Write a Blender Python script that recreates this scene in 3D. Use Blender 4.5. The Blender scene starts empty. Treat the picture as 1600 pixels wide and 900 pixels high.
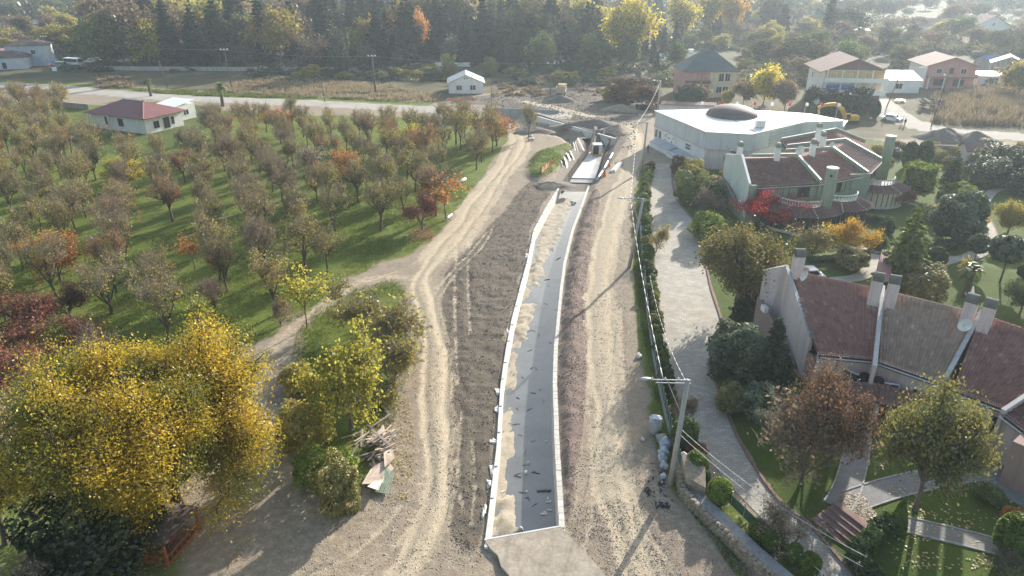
import bpy, bmesh, math, random
import numpy as np
from mathutils import Vector, Matrix
R = math.radians
random.seed(7)
rng = np.random.default_rng(11)
scene = bpy.context.scene
C = scene.collection

# ------------------------------------------------------------------ camera
CAM_H = 36.0; PITCH = R(25); FPX = 1100.0           # drone 36 m up, tilted 25 degrees down
cam_d = bpy.data.cameras.new('camera'); cam = bpy.data.objects.new('camera', cam_d); C.objects.link(cam)
cam_d.sensor_width = 36.0; cam_d.lens = 36.0*FPX/1600.0
cam_d.clip_start = 0.5; cam_d.clip_end = 6000
cam.location = (0, 0, CAM_H); cam.rotation_euler = (R(90)-PITCH, 0, 0)
scene.camera = cam

# ------------------------------------------------------------------ sky, sun, exposure
SUN_AZ = R(31.5); SUN_EL = R(19.5)
world = bpy.data.worlds.new('World'); scene.world = world; world.use_nodes = True
wn = world.node_tree.nodes; wn.clear()
sky = wn.new('ShaderNodeTexSky'); sky.sky_type = 'NISHITA'; sky.sun_disc = False
sky.sun_elevation = SUN_EL; sky.sun_rotation = SUN_AZ; sky.air_density = 1.3; sky.dust_density = 2.0
bgn = wn.new('ShaderNodeBackground'); bgn.inputs[1].default_value = 0.125
won = wn.new('ShaderNodeOutputWorld')
world.node_tree.links.new(sky.outputs[0], bgn.inputs[0]); world.node_tree.links.new(bgn.outputs[0], won.inputs[0])
sun_d = bpy.data.lights.new('sun', 'SUN'); sun_d.energy = 4.8; sun_d.angle = R(0.6); sun_d.color = (1.0, 0.945, 0.86)
sun = bpy.data.objects.new('sun', sun_d); C.objects.link(sun)
to_sun = Vector((math.sin(SUN_AZ)*math.cos(SUN_EL), math.cos(SUN_AZ)*math.cos(SUN_EL), math.sin(SUN_EL)))
sun.rotation_euler = to_sun.to_track_quat('Z', 'Y').to_euler(); sun.location = (60, 120, 120)
vs = scene.view_settings
vs.view_transform = 'Standard'; vs.look = 'None'; vs.gamma = 1.0; vs.use_curve_mapping = False; vs.exposure = 1.12
scene.render.engine = 'CYCLES'

# ------------------------------------------------------------------ helpers: places
_cp, _sp = math.cos(PITCH), math.sin(PITCH)
def P(px, py, z=0.0):
    """point of the photograph (1600 x 900) laid on the level z"""
    u = (px-800)/FPX; v = (py-450)/FPX
    d = (u, _cp-v*_sp, -(_sp+v*_cp)); t = (z-CAM_H)/d[2]
    return Vector((d[0]*t, d[1]*t, z))
def Q(x, y, z):
    zc = y*_cp+(CAM_H-z)*_sp
    return 800+FPX*x/zc, 450+FPX*(-y*_sp+(CAM_H-z)*_cp)/zc
def tall(px, py, ty):
    b = P(px, py); lo, hi = 0.0, 35.5
    for _ in range(50):
        m = (lo+hi)/2
        if Q(b.x, b.y, m)[1] > ty: lo = m
        else: hi = m
    return lo
def PL(pts, z=0.0): return [P(a, b, z) for a, b in pts]
def smooth_line(pts, n=6, closed=False):
    """Catmull-Rom through points"""
    pts = [np.array(p, float) for p in pts]; out = []
    m = len(pts); rg = range(m if closed else m-1)
    for i in rg:
        p0 = pts[(i-1) % m] if closed or i > 0 else pts[0]
        p1 = pts[i]; p2 = pts[(i+1) % m]
        p3 = pts[(i+2) % m] if closed or i+2 < m else pts[-1]
        for k in range(n):
            t = k/n
            out.append(0.5*((2*p1)+(-p0+p2)*t+(2*p0-5*p1+4*p2-p3)*t*t+(-p0+3*p1-3*p2+p3)*t**3))
    if not closed: out.append(pts[-1])
    return out
def in_poly(X, Y, poly):
    poly = np.asarray([(p[0], p[1]) for p in poly]); ins = np.zeros(np.shape(X), bool)
    j = len(poly)-1
    for i in range(len(poly)):
        xi, yi = poly[i]; xj, yj = poly[j]
        c = ((yi > Y) != (yj > Y))
        with np.errstate(divide='ignore', invalid='ignore'):
            xx = (xj-xi)*(Y-yi)/((yj-yi) if yj != yi else 1e-9)+xi
        ins ^= c & (X < xx); j = i
    return ins
def d_line(X, Y, pts, closed=False):
    pts = np.asarray([(p[0], p[1]) for p in pts]); d = np.full(np.shape(X), 1e9)
    n = len(pts)
    for i in range(n if closed else n-1):
        a = pts[i]; b = pts[(i+1) % n]; ab = b-a; L = ab@ab+1e-9
        t = np.clip(((X-a[0])*ab[0]+(Y-a[1])*ab[1])/L, 0, 1)
        d = np.minimum(d, np.hypot(X-a[0]-t*ab[0], Y-a[1]-t*ab[1]))
    return d
def sdist(X, Y, poly):
    """signed distance, positive inside"""
    d = d_line(X, Y, poly, True); return np.where(in_poly(X, Y, poly), d, -d)
def sstep(x, a, b):
    t = np.clip((x-a)/(b-a), 0, 1); return t*t*(3-2*t)
def _hash(i, j, s):
    h = (i*374761393+j*668265263+s*1442695041) & 0xffffffff
    h = ((h ^ (h >> 13))*1274126177) & 0xffffffff
    return ((h ^ (h >> 16)) & 0xffff)/65535.0
def vnoise(X, Y, s=0):
    xi = np.floor(X).astype(np.int64); yi = np.floor(Y).astype(np.int64)
    fx = X-xi; fy = Y-yi; fx = fx*fx*(3-2*fx); fy = fy*fy*(3-2*fy)
    a = _hash(xi, yi, s); b = _hash(xi+1, yi, s); c = _hash(xi, yi+1, s); d = _hash(xi+1, yi+1, s)
    return (a*(1-fx)+b*fx)*(1-fy)+(c*(1-fx)+d*fx)*fy
def fbm(X, Y, s=0, o=4):
    v = 0; a = 0.5; f = 1.0
    for k in range(o):
        v = v+a*vnoise(X*f+17.3*k, Y*f-9.1*k, s+k); a *= 0.5; f *= 2.03
    return v

# ------------------------------------------------------------------ helpers: objects
def tag(o, label=None, cat=None, group=None, kind=None):
    if label: o['label'] = label
    if cat: o['category'] = cat
    if group: o['group'] = group
    if kind: o['kind'] = kind
    return o
def thing(name, label, cat, loc=(0, 0, 0), rz=0.0, group=None):
    o = bpy.data.objects.new(name, None); o.empty_display_size = 0.5; C.objects.link(o)
    o.location = loc; o.rotation_euler = (0, 0, rz)
    return tag(o, label, cat, group)
def link(name, me, parent=None, loc=None, rz=0.0, mat=None):
    o = bpy.data.objects.new(name, me); C.objects.link(o)
    if mat is not None and not me.materials: me.materials.append(mat)
    if parent is not None: o.parent = parent
    if loc is not None: o.location = loc
    if rz: o.rotation_euler = (0, 0, rz)
    return o
def copy_tree(o, parent=None):
    c = o.copy(); C.objects.link(c)
    if parent is not None: c.parent = parent
    for ch in list(o.children): copy_tree(ch, c)
    return c

class MB:
    """collects faces for one mesh"""
    def __init__(s): s.v = []; s.f = []
    def add(s, vs_, fs):
        n = len(s.v); s.v += [tuple(p) for p in vs_]; s.f += [tuple(i+n for i in f) for f in fs]; return s
    def box(s, cx, cy, cz, sx, sy, sz, rz=0.0, rx=0.0, ry=0.0):
        m = Matrix.Translation((cx, cy, cz)) @ Matrix.Rotation(rz, 4, 'Z') @ Matrix.Rotation(ry, 4, 'Y') @ Matrix.Rotation(rx, 4, 'X')
        vs_ = [m @ Vector((x*sx/2, y*sy/2, z*sz/2)) for x in (-1, 1) for y in (-1, 1) for z in (-1, 1)]
        return s.add(vs_, [(0, 1, 3, 2), (4, 6, 7, 5), (0, 4, 5, 1), (2, 3, 7, 6), (0, 2, 6, 4), (1, 5, 7, 3)])
    def prism(s, poly, z0, z1):
        """vertical prism over a polygon; z0, z1 numbers or lists"""
        n = len(poly); a = z0 if hasattr(z0, '__len__') else [z0]*n; b = z1 if hasattr(z1, '__len__') else [z1]*n
        A = sum(poly[i][0]*poly[(i+1) % n][1]-poly[(i+1) % n][0]*poly[i][1] for i in range(n))
        if A < 0:
            poly = poly[::-1]; a = a[::-1]; b = b[::-1]
        vs_ = [(p[0], p[1], z) for p, z in zip(poly, a)]+[(p[0], p[1], z) for p, z in zip(poly, b)]
        fs = [tuple(range(n-1, -1, -1)), tuple(range(n, 2*n))]+[(i, (i+1) % n, n+(i+1) % n, n+i) for i in range(n)]
        return s.add(vs_, fs)
    def wall(s, a, b, th, z0, za, zb=None):
        """upright slab from a to b (xy), thickness th, top heights za at a, zb at b"""
        zb = za if zb is None else zb
        a = Vector((a[0], a[1])); b = Vector((b[0], b[1])); n = (b-a).normalized(); n = Vector((-n.y, n.x))*th/2
        return s.prism([a-n, b-n, b+n, a+n], z0, [za, zb, zb, za])
    def slab(s, quad, th):
        """thick sheet: quad of 3D points, extruded down along its normal"""
        q = [Vector(p) for p in quad]; nrm = (q[1]-q[0]).cross(q[-1]-q[0]).normalized()
        if nrm.z < 0: q = q[::-1]; nrm = -nrm
        n = len(q); lo = [p-nrm*th for p in q]
        return s.add(lo+q, [tuple(range(n-1, -1, -1)), tuple(range(n, 2*n))]+[(i, (i+1) % n, n+(i+1) % n, n+i) for i in range(n)])
    def tube(s, p0, p1, r0, r1=None, n=8, cap=True):
        r1 = r0 if r1 is None else r1
        p0 = Vector(p0); p1 = Vector(p1); d = (p1-p0).normalized()
        a = d.orthogonal().normalized(); b = d.cross(a)
        vs_ = [p+(a*math.cos(t)+b*math.sin(t))*r for p, r in ((p0, r0), (p1, r1)) for t in [2*math.pi*k/n for k in range(n)]]
        fs = [(i, (i+1) % n, n+(i+1) % n, n+i) for i in range(n)]
        if cap: fs += [tuple(range(n-1, -1, -1)), tuple(range(n, 2*n))]
        return s.add(vs_, fs)
    def path(s, pts, r, n=6):
        for a, b in zip(pts[:-1], pts[1:]): s.tube(a, b, r, r, n, True)
        return s
    def lathe(s, cx, cy, prof, n=20):
        m = len(prof)
        vs_ = [(cx+r*math.cos(2*math.pi*k/n), cy+r*math.sin(2*math.pi*k/n), z) for r, z in prof for k in range(n)]
        fs = [(j*n+k, j*n+(k+1) % n, (j+1)*n+(k+1) % n, (j+1)*n+k) for j in range(m-1) for k in range(n)]
        fs += [tuple(range(n-1, -1, -1)), tuple(range((m-1)*n, m*n))]
        return s.add(vs_, fs)
    def blob(s, c, r, seed=0, sub=2, flat=1.0, amp=0.3):
        bm = bmesh.new(); bmesh.ops.create_icosphere(bm, subdivisions=sub, radius=1.0)
        rd = random.Random(seed); ph = [rd.uniform(0, 6) for _ in range(6)]
        vs_ = []
        for v in bm.verts:
            p = v.co; k = 1+amp*(math.sin(3*p.x+ph[0])*math.sin(2.7*p.y+ph[1])+0.5*math.sin(6*p.z+ph[2]+3*p.x)+0.4*math.sin(7*p.y+ph[3]))
            rr = r if hasattr(r, '__len__') else (r, r, r*flat)
            vs_.append((c[0]+p.x*k*rr[0], c[1]+p.y*k*rr[1], c[2]+p.z*k*rr[2]))
        fs = [tuple(v.index for v in f.verts) for f in bm.faces]; bm.free()
        return s.add(vs_, fs)
    def mesh(s, name, mat=None, off=None, smooth=False):
        me = bpy.data.meshes.new(name)
        v = s.v if off is None else [(p[0]-off[0], p[1]-off[1], p[2]-off[2]) for p in s.v]
        me.from_pydata(v, [], s.f); me.update()
        if smooth: me.polygons.foreach_set('use_smooth', [True]*len(me.polygons))
        if mat is not None: me.materials.append(mat)
        return me
    def obj(s, name, mat, parent=None, smooth=False, world=True):
        off = None
        if parent is not None and world:
            off = Vector(parent.location); pp = parent.parent
            while pp is not None: off = off+Vector(pp.location); pp = pp.parent
        return link(name, s.mesh(name, mat, off, smooth), parent)

def np_mesh(name, V, F, mat=None, smooth=False, attrs=None):
    """V (n,3), F (m,k) -> mesh; attrs {name: (domain, values)} floats"""
    V = np.ascontiguousarray(V, np.float32); F = np.ascontiguousarray(F, np.int32); m, k = F.shape
    me = bpy.data.meshes.new(name)
    me.vertices.add(len(V)); me.vertices.foreach_set('co', V.ravel())
    me.loops.add(m*k); me.loops.foreach_set('vertex_index', F.ravel())
    me.polygons.add(m); me.polygons.foreach_set('loop_start', np.arange(0, m*k, k, dtype=np.int32))
    me.polygons.foreach_set('loop_total', np.full(m, k, np.int32))
    if smooth: me.polygons.foreach_set('use_smooth', np.ones(m, bool))
    me.update(calc_edges=True)
    if attrs:
        for an, (dom, val) in attrs.items():
            at = me.attributes.new(an, 'FLOAT', dom); at.data.foreach_set('value', np.ascontiguousarray(val, np.float32))
    if mat is not None: me.materials.append(mat)
    return me

# ------------------------------------------------------------------ materials (all node based)
class NT:
    def __init__(s, name):
        s.m = bpy.data.materials.new(name); s.m.use_nodes = True; s.t = s.m.node_tree; s.t.nodes.clear()
        s.out = s.t.nodes.new('ShaderNodeOutputMaterial')
    def n(s, typ, **kw):
        nd = s.t.nodes.new('ShaderNode'+typ)
        for k, v in kw.items():
            if k.startswith('i_'):
                key = k[2:]; nd.inputs[int(key) if key.isdigit() else key].default_value = v
            else: setattr(nd, k, v)
        return nd
    def l(s, a, b): s.t.links.new(a, b)
    def coord(s, kind='Object'): return s.n('TexCoord').outputs[kind]
    def pos(s): return s.n('NewGeometry').outputs['Position']
    def noise(s, vec, scale, detail=4, rough=0.6):
        nd = s.n('TexNoise', i_Scale=scale, i_Detail=detail, i_Roughness=rough); s.l(vec, nd.inputs['Vector']); return nd.outputs[0]
    def ramp(s, fac, stops):
        r = s.n('ValToRGB'); e = r.color_ramp.elements
        while len(e) < len(stops): e.new(0.5)
        for el, (p, c) in zip(e, stops):
            el.position = p; el.color = (*c, 1) if hasattr(c, '__len__') else (c, c, c, 1)
        s.l(fac, r.inputs[0]); return r.outputs[0]
    def mix(s, fac, a, b, mode='MIX'):
        nd = s.n('Mix', data_type='RGBA', blend_type=mode)
        for sock, v in ((nd.inputs[0], fac), (nd.inputs[6], a), (nd.inputs[7], b)):
            if hasattr(v, 'is_output'): s.l(v, sock)
            elif hasattr(v, '__len__'): sock.default_value = (*v, 1)
            else: sock.default_value = v
        return nd.outputs[2]
    def math(s, op, a, b=None, c=None, clamp=False):
        nd = s.n('Math', operation=op, use_clamp=clamp)
        for sock, v in zip(nd.inputs, (a, b, c)):
            if v is None: continue
            if hasattr(v, 'is_output'): s.l(v, sock)
            else: sock.default_value = v
        return nd.outputs[0]
    def attr(s, name): return s.n('Attribute', attribute_name=name).outputs['Fac']
    def bump(s, h, strength, dist=0.1):
        b = s.n('Bump', i_Strength=strength, i_Distance=dist); s.l(h, b.inputs['Height']); return b.outputs[0]
    def pbr(s, col, rough=0.9, normal=None, metal=0.0, spec=0.3):
        b = s.n('BsdfPrincipled')
        if hasattr(col, 'is_output'): s.l(col, b.inputs['Base Color'])
        else: b.inputs['Base Color'].default_value = (*col, 1)
        if hasattr(rough, 'is_output'): s.l(rough, b.inputs['Roughness'])
        else: b.inputs['Roughness'].default_value = rough
        b.inputs['Metallic'].default_value = metal; b.inputs['Specular IOR Level'].default_value = spec
        if normal is not None: s.l(normal, b.inputs['Normal'])
        s.l(b.outputs[0], s.out.inputs[0]); return s.m

def mat_rough(name, c1, c2, scale=1.0, rough=0.9, bump=0.3, dist=0.05, fine=8.0, metal=0.0, spec=0.3, stain=None):
    t = NT(name); p = t.pos()
    a = t.noise(p, scale, 5); b = t.noise(p, scale*fine, 3)
    f = t.math('MULTIPLY_ADD', b, 0.45, t.math('MULTIPLY', a, 0.55))
    col = t.ramp(f, [(0.34, c1), (0.66, c2)])
    if stain is not None:
        mp = t.n('Mapping'); t.l(p, mp.inputs[0]); mp.inputs['Scale'].default_value = (1.3, 1.3, 0.16)
        st = t.noise(mp.outputs[0], 1.0, 5, 0.7)
        col = t.mix(t.ramp(st, [(0.5, 0.0), (0.75, 0.7)]), col, stain)
    return t.pbr(col, rough, t.bump(b, bump, dist), metal, spec)
def mat_flat(name, c, rough=0.6, metal=0.0, spec=0.4, var=0.15):
    t = NT(name); p = t.pos(); a = t.noise(p, 1.7, 4)
    col = t.ramp(a, [(0.3, tuple(x*(1-var) for x in c)), (0.7, tuple(min(1, x*(1+var)) for x in c))])
    return t.pbr(col, rough, None, metal, spec)
def mat_leaf(name, cols, trans=0.45, gloss=0.03, hue=0.12, patch=None, patch_scale=0.35, patch_lo=0.5):
    """leaf: colour ramp over the random of each leaf and of each plant; thin, so light comes through"""
    t = NT(name); r = t.attr('rnd'); oi = t.n('ObjectInfo')
    f = t.math('ADD', t.math('MULTIPLY', r, 0.75), t.math('MULTIPLY', oi.outputs['Random'], 0.25))
    k = len(cols); col = t.ramp(f, [((i+0.5)/k, c) for i, c in enumerate(cols)])
    if patch is not None:
        vec = t.coord('Object'); sh = t.n('VectorMath', operation='ADD'); t.l(vec, sh.inputs[0])
        cb = t.n('CombineXYZ'); t.l(t.math('MULTIPLY', oi.outputs['Random'], 37.0), cb.inputs[0]); t.l(cb.outputs[0], sh.inputs[1])
        ns = t.noise(sh.outputs[0], patch_scale, 2)
        ns = t.math('ADD', ns, t.math('MULTIPLY', t.math('SUBTRACT', r, 0.5), 0.12))
        col = t.mix(t.ramp(ns, [(patch_lo, 0.0), (patch_lo+0.1, 1.0)]), col, patch)
    hsv = t.n('HueSaturation'); t.l(col, hsv.inputs['Color'])
    t.l(t.math('MULTIPLY_ADD', oi.outputs['Random'], 0.5, 1.05), hsv.inputs['Value'])
    d = t.n('BsdfDiffuse'); tr = t.n('BsdfTranslucent'); g = t.n('BsdfGlossy', i_Roughness=0.45)
    t.l(hsv.outputs[0], d.inputs[0]); t.l(hsv.outputs[0], tr.inputs[0]); g.inputs[0].default_value = (0.9, 0.9, 0.85, 1)
    m1 = t.n('MixShader', i_0=trans); t.l(d.outputs[0], m1.inputs[1]); t.l(tr.outputs[0], m1.inputs[2])
    m2 = t.n('MixShader', i_0=gloss*0.6); t.l(m1.outputs[0], m2.inputs[1]); t.l(g.outputs[0], m2.inputs[2])
    t.l(m2.outputs[0], t.out.inputs[0]); return t.m
def mat_tile(name, c1, c2, c3, moss=None):
    """clay roof tile: each tile its own shade (uv counts tiles and courses)"""
    t = NT(name); uv = t.n('UVMap').outputs[0]
    fl = t.n('VectorMath', operation='FLOOR'); t.l(uv, fl.inputs[0])
    wn_ = t.n('TexWhiteNoise', noise_dimensions='3D'); t.l(fl.outputs[0], wn_.inputs[0])
    col = t.ramp(wn_.outputs[0], [(0.0, c1), (0.55, c2), (0.93, c2), (1.0, c3)])
    n = t.noise(t.pos(), 0.7, 5, 0.7); n2 = t.noise(t.pos(), 14.0, 2)
    col = t.mix(t.ramp(n, [(0.42, 0.0), (0.7, 0.55)]), col, moss or tuple(x*0.45 for x in c1))
    col = t.mix(t.math('MULTIPLY', n2, 0.35), col, tuple(x*0.6 for x in c1))
    return t.pbr(col, 0.85, t.bump(n2, 0.3, 0.02))
def mat_brick(name, c1, c2, mortar, scale, bw=0.5, rh=0.25, rough=0.9, rot=0.0):
    t = NT(name); p = t.pos(); mp = t.n('Mapping'); t.l(p, mp.inputs[0]); mp.inputs['Rotation'].default_value = (0, 0, rot)
    b = t.n('TexBrick', i_Scale=scale); t.l(mp.outputs[0], b.inputs['Vector'])
    b.inputs['Color1'].default_value = (*c1, 1); b.inputs['Color2'].default_value = (*c2, 1); b.inputs['Mortar'].default_value = (*mortar, 1)
    b.inputs['Mortar Size'].default_value = 0.02; b.inputs['Brick Width'].default_value = bw; b.inputs['Row Height'].default_value = rh
    n = t.noise(p, 0.5, 5, 0.65); n2 = t.noise(p, 9.0, 3)
    col = t.mix(t.ramp(n, [(0.35, 0.0), (0.7, 0.75)]), b.outputs[0], tuple(x*0.62 for x in c1))
    col = t.mix(t.math('MULTIPLY', n2, 0.35), col, tuple(min(1, x*1.25) for x in c2))
    return t.pbr(col, rough, t.bump(b.outputs[1], -0.4, 0.02))

MT = {}
def build_mats():
    # the ground: one material whose soils are told apart by what covers each spot
    t = NT('ground_soils'); p = t.pos()
    n1 = t.noise(p, 0.22, 6, 0.65); n2 = t.noise(p, 1.6, 5, 0.7); n3 = t.noise(p, 9.0, 4, 0.7); n4 = t.noise(p, 0.05, 4)
    vor = t.n('TexVoronoi', i_Scale=5.0); t.l(p, vor.inputs['Vector']); vc = vor.outputs['Color']
    dirt = t.ramp(t.math('MULTIPLY_ADD', n3, 0.4, t.math('MULTIPLY', n2, 0.6)), [(0.3, (0.20, 0.158, 0.115)), (0.5, (0.30, 0.243, 0.18)), (0.7, (0.39, 0.325, 0.25))])
    peb = t.ramp(t.math('MULTIPLY_ADD', n3, 0.5, t.math('MULTIPLY', n2, 0.5)), [(0.34, (0.35, 0.285, 0.20)), (0.62, (0.51, 0.425, 0.31))])
    soil = t.ramp(t.math('MULTIPLY_ADD', n3, 0.5, t.math('MULTIPLY', n2, 0.5)), [(0.32, (0.095, 0.078, 0.06)), (0.55, (0.155, 0.128, 0.10)), (0.72, (0.235, 0.198, 0.155))])
    grav = t.ramp(t.math('MULTIPLY_ADD', n3, 0.5, t.math('MULTIPLY', n2, 0.5)), [(0.32, (0.125, 0.093, 0.077)), (0.66, (0.26, 0.20, 0.168))])
    gra = t.ramp(t.math('MULTIPLY_ADD', n3, 0.45, t.math('MULTIPLY', n2, 0.55)), [(0.3, (0.055, 0.085, 0.013)), (0.5, (0.115, 0.155, 0.022)), (0.7, (0.19, 0.205, 0.042))])
    dry = t.ramp(n3, [(0.35, (0.13, 0.115, 0.045)), (0.65, (0.23, 0.20, 0.085))])
    gra = t.mix(t.ramp(n1, [(0.5, 0.0), (0.72, 0.6)]), gra, dry)
    lawn = t.ramp(t.math('MULTIPLY_ADD', n3, 0.45, t.math('MULTIPLY_ADD', n2, 0.3, t.math('MULTIPLY', n1, 0.3))), [(0.3, (0.042, 0.072, 0.012)), (0.7, (0.11, 0.145, 0.03))])
    road = t.ramp(t.math('MULTIPLY_ADD', n3, 0.4, t.math('MULTIPLY', n1, 0.6)), [(0.3, (0.33, 0.30, 0.255)), (0.7, (0.47, 0.435, 0.38))])
    field = t.ramp(n4, [(0.36, (0.07, 0.07, 0.03)), (0.47, (0.14, 0.115, 0.07)), (0.56, (0.09, 0.09, 0.04)), (0.66, (0.19, 0.16, 0.10))])
    field = t.mix(t.math('MULTIPLY', n3, 0.6), field, t.mix(n2, (0.05, 0.05, 0.025), (0.17, 0.15, 0.08)))
    col = dirt
    for an, c, amt in (('field', field, 0.4), ('grass', gra, 0.75), ('soil', soil, 0.4), ('gravel', grav, 0.5), ('track', peb, 0.55), ('lawn', lawn, 0.25), ('road', road, 0.3)):
        w = t.attr(an); nz = t.math('SUBTRACT', t.math('MULTIPLY_ADD', n2, 0.6, t.math('MULTIPLY', n3, 0.4)), 0.5)
        f = t.math('MULTIPLY_ADD', nz, amt*2.2, w)
        f = t.math('MULTIPLY', t.ramp(f, [(0.36, 0.0), (0.64, 1.0)]), t.ramp(w, [(0.02, 0.0), (0.14, 1.0)]))
        col = t.mix(f, col, c)
    h = t.math('MULTIPLY_ADD', n3, 0.6, t.math('MULTIPLY', n2, 0.6))
    h = t.math('ADD', h, t.math('MULTIPLY', t.noise(p, 30.0, 2), 0.25))
    MT['ground'] = t.pbr(col, 0.95, t.bump(h, 0.85, 0.12), 0, 0.15)

    MT['concrete'] = mat_rough('pale_concrete', (0.46, 0.43, 0.38), (0.66, 0.63, 0.57), 0.8, 0.85, 0.25, 0.02, stain=(0.30, 0.27, 0.22))
    MT['concrete_new'] = mat_rough('fresh_concrete', (0.54, 0.515, 0.47), (0.74, 0.72, 0.68), 0.9, 0.8, 0.25, 0.02, 5, stain=(0.42, 0.385, 0.33))
    MT['concrete_grey'] = mat_rough('grey_concrete', (0.27, 0.26, 0.245), (0.41, 0.40, 0.375), 0.9, 0.85, 0.25, 0.02, stain=(0.14, 0.13, 0.115))
    MT['moss_cap'] = mat_rough('mossy_cement', (0.10, 0.10, 0.085), (0.20, 0.195, 0.17), 1.5, 0.9, 0.3, 0.02)
    MT['slab'] = mat_rough('dusty_slab', (0.25, 0.21, 0.155), (0.45, 0.385, 0.305), 0.6, 0.9, 0.4, 0.03, 7, stain=(0.19, 0.165, 0.13))
    MT['silt'] = mat_rough('silt', (0.26, 0.225, 0.17), (0.44, 0.385, 0.30), 0.7, 0.9, 0.5, 0.06, 6)
    MT['rock'] = mat_rough('stone', (0.15, 0.118, 0.085), (0.40, 0.33, 0.25), 1.6, 0.95, 0.8, 0.08, 6)
    MT['clod'] = mat_rough('clod', (0.115, 0.098, 0.079), (0.215, 0.185, 0.15), 1.2, 0.95, 0.5, 0.05)
    MT['pebble'] = mat_rough('pebble', (0.24, 0.20, 0.155), (0.56, 0.50, 0.42), 3.0, 0.95, 0.3, 0.02)
    MT['redgrit'] = mat_rough('red_gravel', (0.14, 0.10, 0.082), (0.31, 0.24, 0.20), 3.0, 0.95, 0.3, 0.02)
    MT['wood'] = mat_rough('weathered_wood', (0.28, 0.23, 0.185), (0.52, 0.44, 0.36), 2.0, 0.9, 0.3, 0.02)
    MT['wood_dark'] = mat_rough('dark_timber', (0.085, 0.06, 0.045), (0.19, 0.14, 0.105), 1.5, 0.9, 0.4, 0.03)
    MT['wood_red'] = mat_rough('stained_timber', (0.20, 0.06, 0.022), (0.34, 0.115, 0.05), 2.0, 0.6, 0.2, 0.02)
    MT['wood_green'] = mat_rough('green_painted_wood', (0.17, 0.23, 0.17), (0.32, 0.38, 0.29), 2.0, 0.8, 0.2, 0.02)
    MT['board'] = mat_rough('pale_board', (0.40, 0.31, 0.24), (0.60, 0.49, 0.40), 1.5, 0.9, 0.2, 0.02)
    MT['bark'] = mat_rough('bark', (0.06, 0.045, 0.033), (0.15, 0.118, 0.09), 3.0, 0.95, 0.5, 0.03)
    MT['bark_grey'] = mat_rough('grey_bark', (0.095, 0.078, 0.062), (0.20, 0.17, 0.14), 3.0, 0.95, 0.5, 0.03)
    MT['twig'] = mat_rough('twig_bark', (0.17, 0.135, 0.10), (0.30, 0.245, 0.19), 2.0, 0.95, 0.2, 0.02)
    MT['pink'] = mat_rough('pink_render', (0.57, 0.47, 0.445), (0.66, 0.555, 0.53), 0.5, 0.9, 0.15, 0.01, stain=(0.34, 0.255, 0.23))
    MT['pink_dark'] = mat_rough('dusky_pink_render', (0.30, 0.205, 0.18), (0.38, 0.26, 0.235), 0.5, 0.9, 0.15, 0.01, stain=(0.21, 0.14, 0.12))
    MT['mint'] = mat_rough('mint_render', (0.52, 0.555, 0.495), (0.62, 0.655, 0.59), 0.5, 0.9, 0.15, 0.01, stain=(0.40, 0.44, 0.38))
    MT['green'] = mat_rough('sage_render', (0.225, 0.26, 0.185), (0.295, 0.33, 0.24), 0.5, 0.9, 0.15, 0.01, stain=(0.16, 0.20, 0.14))
    MT['cream'] = mat_rough('cream_render', (0.55, 0.47, 0.32), (0.66, 0.57, 0.40), 0.5, 0.9, 0.1, 0.01, stain=(0.42, 0.35, 0.23))
    MT['rose'] = mat_rough('rose_render', (0.46, 0.24, 0.215), (0.56, 0.31, 0.275), 0.5, 0.9, 0.1, 0.01, stain=(0.34, 0.18, 0.16))
    MT['white'] = mat_rough('white_render', (0.66, 0.65, 0.62), (0.78, 0.77, 0.74), 0.5, 0.85, 0.1, 0.01, stain=(0.50, 0.48, 0.44))
    MT['ochre'] = mat_rough('ochre_render', (0.52, 0.36, 0.16), (0.62, 0.45, 0.22), 0.5, 0.9, 0.1, 0.01)
    MT['mural'] = mat_rough('blue_mural_render', (0.30, 0.42, 0.55), (0.62, 0.60, 0.56), 0.55, 0.9, 0.1, 0.01, 3)
    MT['cladding'] = mat_rough('grey_cladding', (0.50, 0.51, 0.51), (0.60, 0.61, 0.60), 0.4, 0.6, 0.1, 0.01, stain=(0.34, 0.35, 0.36))
    MT['whiteroof'] = mat_rough('white_sheet_roof', (0.72, 0.71, 0.68), (0.80, 0.79, 0.77), 0.3, 0.5, 0.05, 0.01)
    MT['metal'] = mat_flat('galvanised_metal', (0.50, 0.52, 0.53), 0.4, 0.7, 0.5)
    MT['coping'] = mat_rough('flashing', (0.26, 0.27, 0.275), (0.50, 0.51, 0.50), 2.5, 0.5, 0.15, 0.01, metal=0.25)
    MT['whitetrim'] = mat_flat('white_trim', (0.74, 0.74, 0.72), 0.5)
    MT['pole'] = mat_rough('concrete_pole', (0.30, 0.285, 0.26), (0.42, 0.40, 0.37), 2.0, 0.85, 0.15, 0.01)
    MT['glass'] = mat_flat('dark_glass', (0.03, 0.035, 0.04), 0.08, 0, 0.6)
    MT['dark'] = mat_flat('dark_opening', (0.02, 0.018, 0.016), 0.9, 0, 0.1)
    MT['dome'] = mat_rough('brown_dome_shingle', (0.085, 0.065, 0.06), (0.15, 0.12, 0.11), 0.8, 0.7, 0.2, 0.02)
    MT['redroof'] = mat_rough('red_sheet_roof', (0.17, 0.065, 0.062), (0.24, 0.10, 0.095), 0.5, 0.55, 0.1, 0.01)
    MT['brownroof'] = mat_rough('brown_roof', (0.17, 0.105, 0.09), (0.27, 0.17, 0.15), 0.6, 0.8, 0.2, 0.02)
    MT['darkroof'] = mat_rough('dark_roof', (0.07, 0.05, 0.045), (0.13, 0.10, 0.09), 0.6, 0.8, 0.2, 0.02)
    MT['greyroof'] = mat_rough('grey_green_roof', (0.075, 0.10, 0.095), (0.12, 0.15, 0.14), 0.5, 0.7, 0.15, 0.02)
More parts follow.
